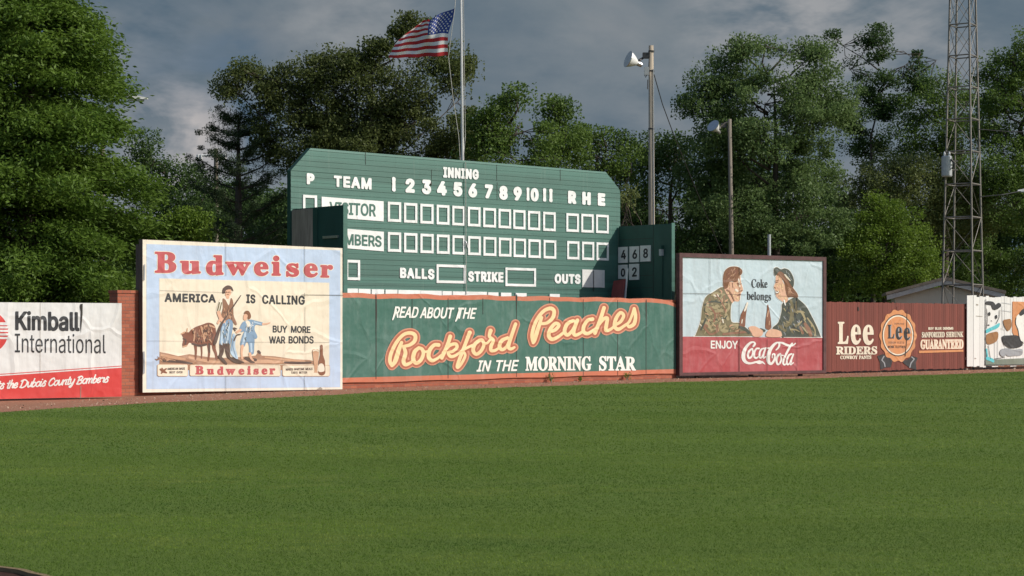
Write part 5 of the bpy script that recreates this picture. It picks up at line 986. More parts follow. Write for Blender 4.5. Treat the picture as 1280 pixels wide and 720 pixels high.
q.poly("mural_cloth", [(328, 494), (400, 504), (472, 500), (470, 548), (400, 556), (346, 552)], M["grey_paint"], 4, step=.25); q.poly("mural_cloth", [(292, 520), (316, 496), (340, 540), (322, 562), (296, 548)], M["grey_paint"], 4, step=.25)
q.strokes("mural_shoes", [[(190, 576, 14), (224, 588, 14), (236, 600, 10)], [(182, 500, 6), (190, 560, 5)]], M["teal"], 5, step=.25)
q.strokes("mural_leg_line", [[(196, 470, 2), (214, 580, 2)], [(246, 580, 2), (330, 566, 2)], [(312, 420, 2), (330, 470, 2)]], M["ink"], 5, step=.16)
q.poly("mural_face", [(424, 240), (470, 200), (540, 190), (590, 240), (590, 380), (520, 440), (470, 440), (440, 350), (424, 310)], M["white"], 4, step=.3)
q.strokes("mural_hair", [[(462, 214, 14), (490, 192, 22), (540, 184, 26), (580, 214, 18)]], M["ink"], 5, step=.25); q.strokes("mural_face_line", [[(424, 242, 2.5), (420, 290, 2.5), (440, 345, 2.5), (452, 420, 2.5), (480, 444, 2.5)], [(496, 300, 6), (498, 320, 6)], [(560, 300, 6), (560, 320, 6)]], M["ink"], 6, step=.18)
q.strokes("plank_stain", [[(104, 134, 4), (112, 138, 4)], [(90, 575, 4), (96, 576, 3)], [(100, 228, 1.6), (150, 232, 1.6)]], M["grey_wood"], 3, step=.15)
# ================================================================ SCOREBOARD
fs_ = Frame((-6.56, 54.53), (3.75, 63.92)); WS = fs_.w
r = fs_.root("scoreboard", "tall green clapboard baseball scoreboard with white inning boxes above the brick wall", "scoreboard")
ZT = (corner(fs_, 388, 185) + corner(fs_, 757, 215)) / 2; ZC_L = corner(fs_, 363, 213); ZC_R = corner(fs_, 775, 238)
CL = float(fs_.uv(388, 185)[0]); CR = float(fs_.uv(757, 215)[0])
MB().prism([(0, -0.06), (WS, -0.06), (WS, ZC_R), (CR, ZT), (CL, ZT), (0, ZC_L)], 0.0, 0.18).build("body", M["wing_green"], r)
mb = MB(); z = 0.4
def chamf(z): return (0 if z <= ZC_L else CL * (z - ZC_L) / (ZT - ZC_L)), (WS if z <= ZC_R else WS - (WS - CR) * (z - ZC_R) / (ZT - ZC_R))
random.seed(3)
while z < ZT - 0.01:
    z2 = min(z + 0.16, ZT); (a0, b0), (a1, b1) = chamf(z), chamf(z2); jt = random.uniform(-.002, .002)
    yb, yt = -0.016 + jt, -0.006 + jt
    mb.add([(a0, yb, z), (b0, yb, z), (b1, yt, z2), (a1, yt, z2), (a0, -0.002, z), (b0, -0.002, z)], [(0, 1, 2, 3), (4, 5, 1, 0)]); z = z2
mb.build("clapboards", M["siding"], r, fix=False)
p = Painter(fs_, r, front=-0.026)
s1 = p.crop(355, 180, 6.0); s2 = p.crop(420, 290, 8.47); s3 = p.crop(480, 200, 5.536); s4 = p.crop(560, 290, 5.818); s5 = p.crop(640, 210, 6.0); c3 = p.crop(350, 170, 3.6)
WHT = M["clean_white"]
s1.text("heading_pitcher", "P", "s", (170, 218, 302), (228, 222, 304), WHT, 1, 9.0)
s1.text("heading_team", "TEAM", "s", (373, 236, 320), (656, 256, 342), WHT, 1, 6.0, space=80)
s3.text("heading_inning", "INNING", "s", (409, 47, 121), (655, 66, 136), WHT, 1, 5.0, space=90)
for t_, x0, x1, a, b in (("I", 55, 80, 117, 216), ("2", 148, 212, 127, 225), ("3", 262, 325, 135, 235), ("4", 366, 434, 145, 243), ("5", 480, 542, 152, 250), ("6", 584, 644, 160, 257), ("7", 697, 753, 168, 264), ("8", 797, 856, 177, 273), ("9", 896, 953, 183, 279)):
    s3.text("inning_number", t_, "s", (x0, a, b), (x1, a + 3, b + 3), WHT, 1, 10.5 if t_ == "I" else 8.5)
s3.text("inning_number", "I", "s", (986, 190, 281), (1006, 191, 282), WHT, 1, 8.0); s3.text("inning_number", "0", "s", (1014, 192, 284), (1070, 196, 287), WHT, 1, 8.0)
s3.text("inning_number", "I", "s", (1100, 195, 287), (1122, 196, 288), WHT, 1, 9.0); s3.text("inning_number", "I", "s", (1143, 199, 290), (1166, 200, 292), WHT, 1, 9.0)
for t_, x0, x1, a, b in (("R", 420, 482, 170, 266), ("H", 526, 590, 178, 275), ("E", 643, 699, 187, 282)): s5.text("heading_" + {"R": "runs", "H": "hits", "E": "errors"}[t_], t_, "s", (x0, a, b), (x1, a + 4, b + 4), WHT, 1, 9.5)
s2.text("heading_balls", "BALLS", "s", (677, 376, 487), (1042, 392, 503), WHT, 1, 8.0, space=80)
s4.text("heading_strike", "STRIKE", "s", (146, 284, 360), (403, 292, 366), WHT, 1, 5.5, space=80)
s4.text("heading_outs", "OUTS", "s", (775, 303, 374), (964, 306, 378), WHT, 1, 5.5, space=80)
def slot(pn, x0, x1, y0, y1, drop=0.0, bar=0.085, fill=None, name="slot_frame"):
    """a white wooden frame standing proud of the boards; y0,y1 at the left edge"""
    (ax, ay), (bx, by) = pn.px(x0, y0), pn.px(x1, y1)
    u0, zt = map(float, fs_.uv(ax, ay)); u1, _ = map(float, fs_.uv(bx, ay)); _, zb = map(float, fs_.uv(ax, by))
    u0, u1 = min(u0, u1), max(u0, u1); jj = random.uniform(-.002, .002)
    m_ = MB(); y0_, y1_ = -0.036, -0.004
    m_.box(u0, u0 + bar, y0_, y1_, zb, zt).box(u1 - bar, u1, y0_, y1_, zb + jj, zt + jj).box(u0 + bar, u1 - bar, y0_ + .002, y1_, zt - bar, zt - .002).box(u0 + bar, u1 - bar, y0_ + .002, y1_, zb + .002, zb + bar)
    if fill: m_.box(u0 + bar, u1 - bar, -0.03, y1_, zb + bar, zt - bar)
    return m_.build(name, M["plate"] if fill else WHT, r)
xs1 = (22, 134, 247, 360, 468, 576, 682, 788, 890, 992, 1097); ws = (92, 92, 91, 88, 87, 87, 88, 86, 84, 84, 86)
for i, (x, wd) in enumerate(zip(xs1, ws)):
    s3.__class__; t = i / 10
    slot(s3, x, x + wd, 288 + 70 * t, 426 + 64 * t); slot(s3, x + 3 * t, x + wd + 4 * t, 498 + 55 * t, 634 + 47 * t)
for (x0, x1, a, b), (x2, x3, c_, d_) in zip(((403, 496, 338, 477), (515, 607, 343, 482), (626, 720, 348, 487)), ((409, 500, 547, 684), (521, 611, 552, 689), (629, 721, 557, 692))): slot(s5, x0, x1, a, b); slot(s5, x2, x3, c_, d_)
slot(s1, 138, 243, 380, 502); slot(s1, 138, 243, 600, 722); slot(s2, 98, 248, 293, 508); slot(s2, 1058, 1366, 341, 540); slot(s4, 413, 635, 258, 394)
slot(s4, 972, 1134, 272, 402, fill=True, name="outs_panel")
mb = MB(); uo, zo = map(float, fs_.uv(560 + 1052 / 5.818, 290 + 280 / 5.818)); mb.box(uo - .012, uo + .012, -.056, -.05, zo - .72, zo); mb.build("outs_panel_joint", M["seam"], r)
def plate(pn, x0, x1, ya, yb, yc, yd, name):
    q = pn.quad(name, [(x0, ya), (x1, yb), (x1, yd), (x0, yc)], WHT, 1); return q
vp = plate(s1, 282, 747, 395, 430, 545, 580, "visitor_plate"); s1.text("visitor_lettering", "VISITOR", "s", (340, 431, 523), (688, 450, 545), M["tarp_green"], 2, 3.5, parent=vp)
hp = plate(c3, 188, 467, 408, 431, 496, 519, "home_team_plate"); c3.text("home_lettering", "BOMBERS", "s", (222, 434, 486), (457, 449, 500), M["tarp_green"], 2, 2.2, parent=hp)
for x0, x1 in ((430.6, 446.2), (447.2, 462), (463.6, 479), (480.8, 495.6), (496.8, 524.5), (524.9, 551), (552, 563.5), (564.8, 607.5), (609, 621.8), (625, 638), (643.5, 657), (686, 698.5)):
    u0, _ = fs_.uv(x0, 360); u1, _ = fs_.uv(x1, 360); _, zt = fs_.uv(x0, 360.6 + (x0 - 430) * 0.0265); MB().box(float(u0), float(u1), -.05, -.003, float(zt) - .3, float(zt)).build("ledge_board", WHT, r)
mb = MB()
for pxx, a, b in ((456.5, 190, 206), (539, 212, 225), (620.5, 206, 226), (621, 228, 250), (700, 212, 226)): u, z1 = fs_.uv(pxx, a); _, z0 = fs_.uv(pxx, b); mb.box(float(u) - .006, float(u) + .006, -.0225, -.02, float(z0), float(z1))
mb.build("board_joint", M["seam"], r)
mb = MB(); mb.box(float(fs_.uv(538, 232)[0]) - .03, float(fs_.uv(538, 232)[0]) + .03, -.03, -.02, float(fs_.uv(538, 227)[1]) - .12, float(fs_.uv(538, 227)[1])); mb.build("missing_chip", M["seam"], r)
# side wings that reach forward from either end of the board
LW = 2.55; ZW = 5.17
MB().box(0.02, 0.12, -LW, -0.06, -0.06, ZW).build("wing", M["wing_green"], r)
MB().box(0.0, 0.15, -LW - .03, -LW - .001, -0.06, ZW + .01).build("wing_end_board", M["siding"], r)
MB().box(-0.012, 0.019, -1.12, -0.08, 2.3, ZW - .03).build("weathered_panel", M["grey_wood"], r)
MB().box(-0.012, 0.019, -1.34, -1.121, 0.2, ZW - .02).build("wing_batten", M["wing_green"], r)
MB().box(-0.03, 0.019, -2.33, -1.62, 4.24, 4.31).build("wing_handle_rail", M["alu"], r)
MB().box(WS - .12, WS - .02, -LW, -0.06, -0.06, ZW).build("wing", M["wing_green"], r)
MB().box(WS - .15, WS, -LW - .03, -LW - .001, -0.06, ZW + .02).build("wing_end_board", M["siding"], r)
MB().box(WS - .127, WS - .1205, -1.705, -1.69, 0.2, ZW - .02).build("wing_joint", M["seam"], r)
mb = MB()
for zz in np.arange(2.6, 5.1, .42): mb.box(WS - .126, WS - .1205, -1.68, -0.1, zz, zz + .012)
mb.build("wing_lap_line", M["seam"], r)
# the right wing's inner face as a board of its own, to hang things on
w0 = fs_.world(WS - .12, 0, 0); w1 = fs_.world(WS - .12, -LW, 0); fwing = Frame(w0, w1)
NUM = (("4", 268, 362, 152, 310, 290, 340, 182, 276, "number plate 4, first of the top three on the shaded wing"), ("6", 380, 475, 146, 304, 404, 452, 178, 271, "number plate 6 between the 4 and the 8 on the wing"), ("8", 488, 592, 137, 297, 512, 561, 166, 262, "number plate 8, last of the top row on the wing"),
       ("0", 268, 360, 330, 470, 289, 332, 365, 450, "number plate 0 half hidden by the leaning red board"), ("2", 377, 475, 321, 480, 400, 449, 354, 449, "number plate 2 in the lower row right of the 0"))
for ch, x0, x1, y0, y1, a0, a1, b0, b1, lab in NUM:
    (px0, py0), (px1, py1) = (740 + x0 / 8, 290 + y0 / 8), (740 + x1 / 8, 290 + y1 / 8)
    u0, zt = map(float, fwing.uv(px0, py0)); u1, _ = map(float, fwing.uv(px1, py0)); _, zb = map(float, fwing.uv(px0, py1))
    rt = empty("number_plate", fwing.world(u0, -0.004, zb), fwing.a, lab, "number plate", "number plates hung on the wing")
    MB().box(0, u1 - u0, -.03, 0, 0, zt - zb).build("plate", M["plate"], rt)
    f2 = Frame(fwing.world(u0, -0.004, 0), fwing.world(u1, -0.004, 0)); pp = Painter(f2, rt, 740, 290, 8.0, front=-.031)
    o = pp.text("numeral", ch, "s", (a0, b0, b1), (a1, b0 - 4, b1 - 4), M["plate_ink"], 1, 4.0)
    o.location.z = -zb
# things leaning beside the plates
def lean(name, label, cat, pxs, yo, mat, parts):
    pass
def wp(px, py, yo): u, z = fwing.uv(px, py, yo); return float(u), float(z)
ua, za = wp(740 + 215 / 8, 290 + 490 / 8, -.5); ub, zb_ = wp(740 + 335 / 8, 290 + 470 / 8, -.5); uc, zc_ = wp(740 + 310 / 8, 290 + 660 / 8, -.75); ud, zd = wp(740 + 188 / 8, 290 + 660 / 8, -.75)
mb = MB(); mb.hexa([(ud, -.75, zd), (ua, -.5, za), (ud, -.72, zd), (ua, -.47, za), (uc, -.75, zc_), (ub, -.5, zb_), (uc, -.72, zc_), (ub, -.47, zb_)])
# the boards stand on the ground behind the wall: carry their lines down
def extend(A, B, z=0.0):
    t = (z - A[2]) / (B[2] - A[2]); return tuple(A[i] + (B[i] - A[i]) * t for i in range(3))
def leaning_board(name, label, A_top, B_top, A_low, B_low, th, mat):
    a0, b0 = extend(A_top, A_low), extend(B_top, B_low)
    rt = [fwing.world(*q) for q in (a0, A_top, b0, B_top)]; n = Vector((0, 0, 0)) + fwing.world(0, th, 0) - fwing.world(0, 0, 0)
    vs = [rt[0], rt[1], rt[0] + n, rt[1] + n, rt[2], rt[3], rt[2] + n, rt[3] + n]
    o = MB(); org = vs[0].copy(); o.hexa([v - org for v in vs]); ob = o.build(name, mat); ob.location = org; return tag(ob, label, "board")
leaning_board("loose_board", "dark red board leaning under the 0 number plate behind the wall", (ua, -.5, za), (ub, -.5, zb_), (ud, -.75, zd), (uc, -.75, zc_), .03, M["red_board"])
u1_, z1_ = wp(740 + 346 / 8, 290 + 366 / 8, -.4); u2_, z2_ = wp(740 + 360 / 8, 290 + 364 / 8, -.4); u3_, z3_ = wp(740 + 317 / 8, 290 + 650 / 8, -.62); u4_, z4_ = wp(740 + 335 / 8, 290 + 650 / 8, -.62)
leaning_board("loose_board", "narrow pale strip of board leaning beside the dark red one", (u1_, -.4, z1_), (u2_, -.4, z2_), (u3_, -.62, z3_), (u4_, -.62, z4_), .03, M["plate"])
ux, zx = wp(824.4, 307, 0); ux2, zx2 = wp(829.6, 319, 0)
rt = empty("switch_box", fwing.world(ux, -.004, zx2), fwing.a, "small grey switch box with a conduit on the dark green wing", "switch box")
MB().box(.02, ux2 - ux - .02, -.1, 0, .05, zx - zx2).build("box", M["wing_green"], rt); MB().box(.10, .2, -.13, 0, -.02, .2).build("cover", M["grey_metal"], rt)
MB().tube([(.15, -.03, -.02), (.15, -.03, -1.4)], .015, 6).build("conduit", M["wing_green"], rt)

# ---- flagpole with halyard
fp = at(576.5, HY, 60.9); tilt = 0.010
r = empty("flagpole", (fp.x, fp.y, 0), 0, "tall white flagpole rising behind the scoreboard", "flagpole")
def pole_pt(z): return Vector((-tilt * z * 0.9 + 0.11, 0, z))
MB().tube([pole_pt(-.06), pole_pt(4), pole_pt(8), pole_pt(14.2)], [.062, .056, .048, .038], 12).build("pole", M["pole_white"], r, smooth=True)
mb = MB(); mb.tube([pole_pt(14.2), pole_pt(14.26)], [.07, .07], 10).tube([pole_pt(14.26), pole_pt(14.36), pole_pt(14.44)], [.03, .07, .02], 10); mb.build("finial", M["alu"], r, smooth=True)
FD = 60.4
def fpt(px, py, dd=0.0): q = at(px, py, FD + dd); return Vector((q.x - fp.x, q.y - fp.y, q.z))
hz = [pole_pt(14.15) + Vector((-.06, -.05, 0)), fpt(568.6, 9.5), fpt(560.6, 71), fpt(566, 120), fpt(573.4, 170), fpt(575.2, 200), fpt(576, 206)]
MB().tube(hz, .010, 5).build("halyard", M["rope"], r)
MB().tube([pole_pt(14.15) + Vector((.07, -.03, 0)), pole_pt(8) + Vector((.10, -.05, 0)), fpt(578.8, 204, -.3)], .009, 5).build("halyard", M["rope"], r)
a1 = fs_.world(*[float(q) for q in fs_.uv(580.2, 203)][:1], -.07, float(fs_.uv(580.2, 203)[1])); base_v = Vector((fp.x, fp.y, 0))
low = fs_.world(float(fs_.uv(581, 368)[0]), -.07, float(fs_.uv(581, 368)[1]))
MB().tube([fpt(578.8, 204, -.3), a1 - base_v, low - base_v], .013, 5).build("halyard", M["rope"], r)
ck = fs_.world(float(fs_.uv(581.5, 306)[0]), -.06, float(fs_.uv(581.5, 306)[1])) - base_v
mb = MB(); mb.tube([ck + Vector((-.03, -.02, .12)), ck + Vector((0, -.05, .05)), ck + Vector((.04, -.03, -.1))], .022, 6); mb.build("cleat", M["alu"], r)
# ---- flag
r = empty("flag", fp + Vector((0, 0, 12.5 - EYE)), 0, "american flag streaming left from the halyard against dark cloud", "flag")
Hh = [(705, 85), (690, 180), (655, 290), (640, 345), (638, 450), (640, 556)]; Kk = [(462, 198), (446, 260), (440, 352), (430, 440), (420, 500), (410, 566)]; Ff = [(392, 206), (300, 272), (200, 346), (128, 420), (88, 480), (44, 578)]
Hv = [0, .21, .45, .56, .78, 1.0]; Kv = [0, .25, .54, .72, .86, 1.0]; Fv = [0, .2, .38, .56, .72, 1.0]
def poly_at(P, V, v): return np.interp(v, V, [p[0] for p in P]), np.interp(v, V, [p[1] for p in P])
NU, NVv = 44, 52; mb = MB(); grid = {}
def flag_pt(s, v):
    H, K, Q = poly_at(Hh, Hv, v), poly_at(Kk, Kv, v), poly_at(Ff, Fv, v)
    if s <= .4: t = s / .4; x, y = H[0] + (K[0] - H[0]) * t, H[1] + (K[1] - H[1]) * t - 14 * math.sin(t * math.pi) * (1 - v)
    else: t = (s - .4) / .6; x, y = K[0] + (Q[0] - K[0]) * t, K[1] + (Q[1] - K[1]) * t + 8 * math.sin(t * math.pi) * (v - .5)
    y += 3.5 * math.sin(s * 19 + v * 4)
    dd = .10 * math.sin(s * 9 + v * 3.5) * min(1, s * 3) + .07 * math.sin(s * 17 - v * 5) * min(1, s * 3) + s * .5
    q = at(480 + x / 8, y / 8, FD + dd); return q - r.location
for j in range(NVv + 1):
    for i in range(NU + 1): grid[i, j] = len(mb.v); mb.v.append(tuple(flag_pt(i / NU, j / NVv)))
for j in range(NVv):
    for i in range(NU):
        mb.f.append((grid[i, j], grid[i, j + 1], grid[i + 1, j + 1], grid[i + 1, j])); st = j // 4
        mb.m.append(2 if (i < NU * .4 and st < 7) else (0 if st % 2 == 0 else 1))
cl = mb.build("cloth", [M["flag_red"], M["flag_white"], M["flag_blue"]], r, smooth=True, fix=False)
mb = MB()
for row in range(9):
    n_ = 6 if row % 2 == 0 else 5
    for c in range(n_):
        s_c = .4 * ((c * 2 + 1 + (row % 2)) / 12); v_c = (row + 1) / 10 * 7 / 13; cpt = flag_pt(s_c, v_c)
        du = (flag_pt(s_c + .01, v_c) - cpt).normalized(); dv = (flag_pt(s_c, v_c + .01) - cpt).normalized(); nn = du.cross(dv).normalized(); nn = nn if nn.y < 0 else -nn
        vs = [cpt + nn * .006 + (du * math.cos(k * math.pi / 5 - math.pi / 2) + dv * math.sin(k * math.pi / 5 - math.pi / 2)) * (.042 if k % 2 == 0 else .017) for k in range(10)]
        mb.add(vs, [tuple(range(10))])
mb.build("stars", M["flag_white"], cl, fix=False)

# ---- light poles
def floodlight(rt, head, aim, sc_, arm_from):
    """bell shaped reflector on a bracket with a ballast box"""
    aim = Vector(aim).normalized(); hv = Vector(head)
    mb = MB(); mb.tube([hv, hv + aim * .10 * sc_, hv + aim * .30 * sc_, hv + aim * .52 * sc_], [.10 * sc_, .17 * sc_, .30 * sc_, .40 * sc_], 20, caps=False)
    mb.tube([hv + aim * .515 * sc_, hv + aim * .30 * sc_, hv + aim * .06 * sc_], [.385 * sc_, .28 * sc_, .09 * sc_], 20, caps=False)
    refl = mb.build("reflector", M["lamp_white"], rt, smooth=True)
    MB().tube([hv + aim * .49 * sc_, hv + aim * .53 * sc_], [.40 * sc_, .41 * sc_], 20).build("lens", M["alu"], refl)
    MB().tube([hv - aim * .22 * sc_, hv + aim * .02 * sc_], [.12 * sc_, .13 * sc_], 12).build("lamp_socket", M["alu"], refl)
    a = Vector(arm_from); bx = hv - aim * .15 * sc_ + Vector((.28, 0, .42)) * sc_
    MB().box(bx.x - .17 * sc_, bx.x + .17 * sc_, bx.y - .14 * sc_, bx.y + .14 * sc_, bx.z - .13 * sc_, bx.z + .13 * sc_).build("ballast_box", M["dark_metal"], rt)
    mb = MB(); mb.tube([a, bx + Vector((.1, 0, -.05)) * sc_], .05 * sc_, 6).tube([a - Vector((0, 0, .55)) * sc_, bx + Vector((.15, 0, -.1)) * sc_], .03 * sc_, 6)
    mb.tube([bx, hv + Vector((-.02, .1, .1)) * sc_, hv + aim * .1 * sc_], .045 * sc_, 6).tube([bx + Vector((0, .1, 0)), hv + Vector((.1, -.1, .12)) * sc_, hv + Vector((.06, 0, -.02)) * sc_], .045 * sc_, 6)
    mb.build("bracket", M["dark_metal"], rt)
D1 = 70.0; b0 = at(814.5, HY, D1)
r = empty("light_pole", (b0.x, b0.y, 0), 0, "tall bleached wooden light pole with a floodlight behind the shaded wing", "light pole", "floodlight poles beyond the fence")
L_ = lambda px, py, dd=0: Vector(at(px, py, D1 + dd)) - Vector((b0.x, b0.y, 0))
ztop = at(813, 57, D1).z
MB().tube([(0.02, 0, -.06), (0, 0, 5), (-.02, 0, ztop)], [.145, .125, .092], 14).build("pole", M["pole_wood"], r, smooth=True)
floodlight(r, L_(797, 79), (-.80, -.30, .30), .80, L_(811, 69))
mb = MB(); mb.box(*(lambda q: (q.x - .09, q.x + .09, q.y - .22, q.y - .08, q.z - .2, q.z + .1))(L_(808, 88))); mb.build("junction_box", M["grey_metal"], r)
lp = [L_(808, 92), L_(805.5, 95), L_(806.5, 97.5), L_(809, 93)]; MB().tube([q + Vector((0, -.15, 0)) for q in lp], .015, 5).tube([L_(809.5, 100) + Vector((0, -.12, 0)), L_(809.2, 112) + Vector((0, -.12, 0))], .02, 5).build("wiring", M["dark_metal"], r)
MB().tube([Vector((.09, -.12, 3)), Vector((.07, -.11, 8)), Vector((.06, -.10, ztop - .9))], .018, 5).build("conduit", M["grey_metal"], r)
for zz in (ztop - .25, ztop - 1.0, ztop - 3.2): MB().tube([(-.01, 0, zz), (-.01, 0, zz + .06)], [.118, .118], 14).build("strap", M["dark_metal"], r)
gy = [L_(817.5, 93), L_(828, 130, 1), L_(842, 168, 3), L_(868, 232, 6), L_(902, 315, 10), L_(940, 400, 14)]
o = MB().tube([q + Vector((b0.x, b0.y, 0)) - (L_(817.5, 93) + Vector((b0.x, b0.y, 0))) for q in gy], .018, 5).build("guy_wire", M["dark_metal"]); o.location = L_(817.5, 93) + Vector((b0.x, b0.y, 0)); tag(o, "dark guy wire slanting down from the tall bleached light pole", "wire")
D2 = 84.0; b2_ = at(915, HY, D2)
r = empty("light_pole", (b2_.x, b2_.y, 0), 0, "thin grey light pole with a white floodlight behind the soft drink billboard", "light pole", "floodlight poles beyond the fence")
L2 = lambda px, py, dd=0: Vector(at(px, py, D2 + dd)) - Vector((b2_.x, b2_.y, 0))
MB().tube([L2(915.3, 455), L2(914, 300), L2(912, 149)], [.12, .11, .085], 12).build("pole", M["pole_old"], r, smooth=True)
floodlight(r, L2(897, 163.5), (-.5, -.5, .45), .75, L2(911.5, 156))
MB().tube([L2(912.2, 152), L2(906, 154), L2(899, 160)], .05, 6).build("arm", M["pole_old"], r)
b3 = at(961.5, HY, 69.0); o = MB().tube([(0, 0, -.06), (0, 0, at(961, 293, 69.0).z)], [.065, .06], 10).build("fence_post", M["grey_metal"]); o.location = (b3.x, b3.y, 0); tag(o, "short bare grey post showing above the soft drink billboard", "post")

# ---- lattice tower
DT = 75.0; tb = at(1203.5, HY, DT)
r = empty("lattice_tower", (tb.x, tb.y, 0), 0, "rusty grey steel lattice tower rising out of frame behind the fences", "tower")
def leg(k, z): 
    rad = (27.5 - (z - 2.6) / (16.3 - 2.6) * 11.2) / F_PX * DT; th = math.radians(-80) + k * math.pi / 2 + .03
    return Vector((rad * math.cos(th) * 1.0, rad * math.sin(th), z))
ZTT = 21.5
for k in range(4): MB().tube([leg(k, -.06), leg(k, ZTT)], .042, 6).build("leg", M["steel"], r)
zl = [0.6]; 
while zl[-1] < ZTT - 1.0: zl.append(zl[-1] + 1.42 - 0.012 * zl[-1])
for i, z_ in enumerate(zl):
    mb = MB()
    for k in range(4): mb.tube([leg(k, z_), leg((k + 1) % 4, z_)], .028, 5)
    mb.build("ring_brace", M["steel"], r)
    if i + 1 < len(zl):
        mb = MB()
        for k in range(4):
            if (i + k) % 2 or z_ > 11: mb.tube([leg(k, z_), leg((k + 1) % 4, zl[i + 1])], .012, 4)
            if (i + k + 1) % 2 or z_ > 11: mb.tube([leg((k + 1) % 4, z_), leg(k, zl[i + 1])], .012, 4)
        mb.build("diagonal_brace", M["steel"], r)
q = at(1183.5, 207, DT - .3)
r = empty("transformer", (q.x, q.y, q.z - .45), 0, "grey can transformer hanging on the lattice tower", "transformer")
MB().tube([(0, 0, 0), (0, 0, .04), (0, 0, .80), (0, 0, .84)], [.19, .215, .215, .18], 18).build("tank", M["grey_metal"], r, smooth=False)
mb = MB(); 
for dx in (-.1, .1): mb.tube([(dx, 0, .84), (dx, 0, .92), (dx, 0, 1.02)], [.03, .055, .02], 8)
mb.build("bushing", M["grey_metal"], r); MB().box(.05, .45, -.03, .03, .25, .31).box(.05, .45, -.03, .03, .6, .66).build("mount", M["steel"], r)
MB().tube([(.12, -.2, .7), (.24, -.24, .45), (.14, -.2, .3)], .03, 6).build("cable_loop", M["dark_metal"], r)

# ---- shed
DS = 78.0; rg = at(1181, 349.5, DS); el = at(1110, 369.5, DS); er = at(1254, 368, DS)
r = empty("shed", ((el.x + er.x) / 2, DS, 0), math.radians(-9), "beige board shed with a low gable roof behind the red plank fence", "shed")
x0, x1, xr = el.x - r.location.x, er.x - r.location.x, rg.x - r.location.x; zl_, zr_, zt_ = el.z, er.z, rg.z
MB().prism([(x0 + .35, -.06), (x1 - .35, -.06), (x1 - .35, zr_ + .05), (xr, zt_ - .28), (x0 + .35, zl_ + .05)], .3, 4.0).build("wall", M["shed_wall"], r)
mb = MB()
for (xa, za_), (xb, zb2) in (((x0, zl_ - .08), (xr, zt_ - .10)), ((x1, zr_ - .08), (xr, zt_ - .10))):
    mb.hexa([(xa, -.02, za_ - .10), (xa, -.02, za_ + .10), (xa, .1, za_ - .10), (xa, .1, za_ + .10), (xb, -.02, zb2 - .10), (xb, -.02, zb2 + .10), (xb, .1, zb2 - .10), (xb, .1, zb2 + .10)])
bb = mb; mb = MB()
for (xa, za_), (xb, zb2) in (((x0 - .04, zl_ + .03), (xr, zt_)), ((x1 + .04, zr_ + .03), (xr, zt_))): mb.hexa([(xa, -.06, za_), (xa, -.06, za_ + .12), (xa, 4.3, za_), (xa, 4.3, za_ + .12), (xb, -.06, zb2), (xb, -.06, zb2 + .12), (xb, 4.3, zb2), (xb, 4.3, zb2 + .12)])
rf = mb.build("roof", M["roof_brown"], r); bb.build("bargeboard", M["shed_trim"], rf)

# ---- street lights that poke out of the trees, and a far utility pole
def street_light(px_pole, px_tip, py, depth, label, rise=.15):
    pb = at(px_pole, py, depth); tip = at(px_tip, py, depth); rt = empty("street_light", (pb.x, pb.y, 0), 0, label, "street light", "street lights among the trees")
    dx = tip.x - pb.x; sgn = 1 if dx > 0 else -1
    MB().tube([(0, 0, -.06), (0, 0, pb.z - .3)], [.10, .07], 10).build("pole", M["pole_old"], rt)
    MB().tube([(0, 0, pb.z - .5), (dx * .3, 0, pb.z - .02), (dx - sgn * .55, 0, pb.z + .04)], .035, 6).build("arm", M["alu"], rt)
    z = pb.z; a, b_ = dx - sgn * .62, dx
    mb = MB(); mb.hexa([(a, -.10, z), (a, -.09, z + .15), (a, .10, z), (a, .09, z + .15), (b_, -.07, z - .03), (b_, -.05, z + .02), (b_, .07, z - .03), (b_, .05, z + .02)]); mb.build("lamp_head", M["lamp_white"], rt)
    MB().box(min(a + sgn * .05, b_ - sgn * .12), max(a + sgn * .05, b_ - sgn * .12), -.08, .08, z - .075, z - .032).build("lens", M["alu"], rt)
street_light(128, 184.5, 123, 58.0, "white street light head poking out of the big left tree")
street_light(1318, 1272, 238, 80.0, "white street light head at the right edge of the trees")
du = 96.0; ub_ = at(270, HY, du)
r = empty("utility_pole", (ub_.x, ub_.y, 0), 0, "far utility pole with two white cans low among the dark trees", "utility pole")
Lu = lambda px, py: Vector(at(px, py, du)) - Vector((ub_.x, ub_.y, 0))
MB().tube([(0, 0, -.06), (0, 0, Lu(270, 186).z)], [.14, .11], 10).build("pole", M["pole_old"], r)
MB().tube([Lu(248, 194.5), Lu(282, 193.2)], .07, 6).build("crossarm", M["lamp_white"], r)
MB().tube([Lu(278, 195), Lu(283, 191.5)], .05, 5).tube([Lu(279, 193.5), Lu(282.5, 198.5)], .05, 5).build("crossarm_brace", M["lamp_white"], r)
for xx in (247.6, 251.6): MB().tube([Lu(xx, 201.5), Lu(xx, 193.5)], [.07, .085], 10).build("can", M["lamp_white"], r)
def wire(label, pts, rad=.02):
    o_ = Vector(pts[0]); o = MB().tube([Vector(q) - o_ for q in pts], rad, 5).build("overhead_wire", M["dark_metal"]); o.location = o_; tag(o, label, "wire", "overhead wires")
wire("upper overhead wire running right from the lattice tower", [at(1222, 161.5, DT), at(1260, 164.5, DT), at(1330, 166, DT)]); wire("lower overhead wire sagging right toward the street light", [at(1226, 246, DT), at(1252, 243.5, DT), at(1276, 239, 80)])
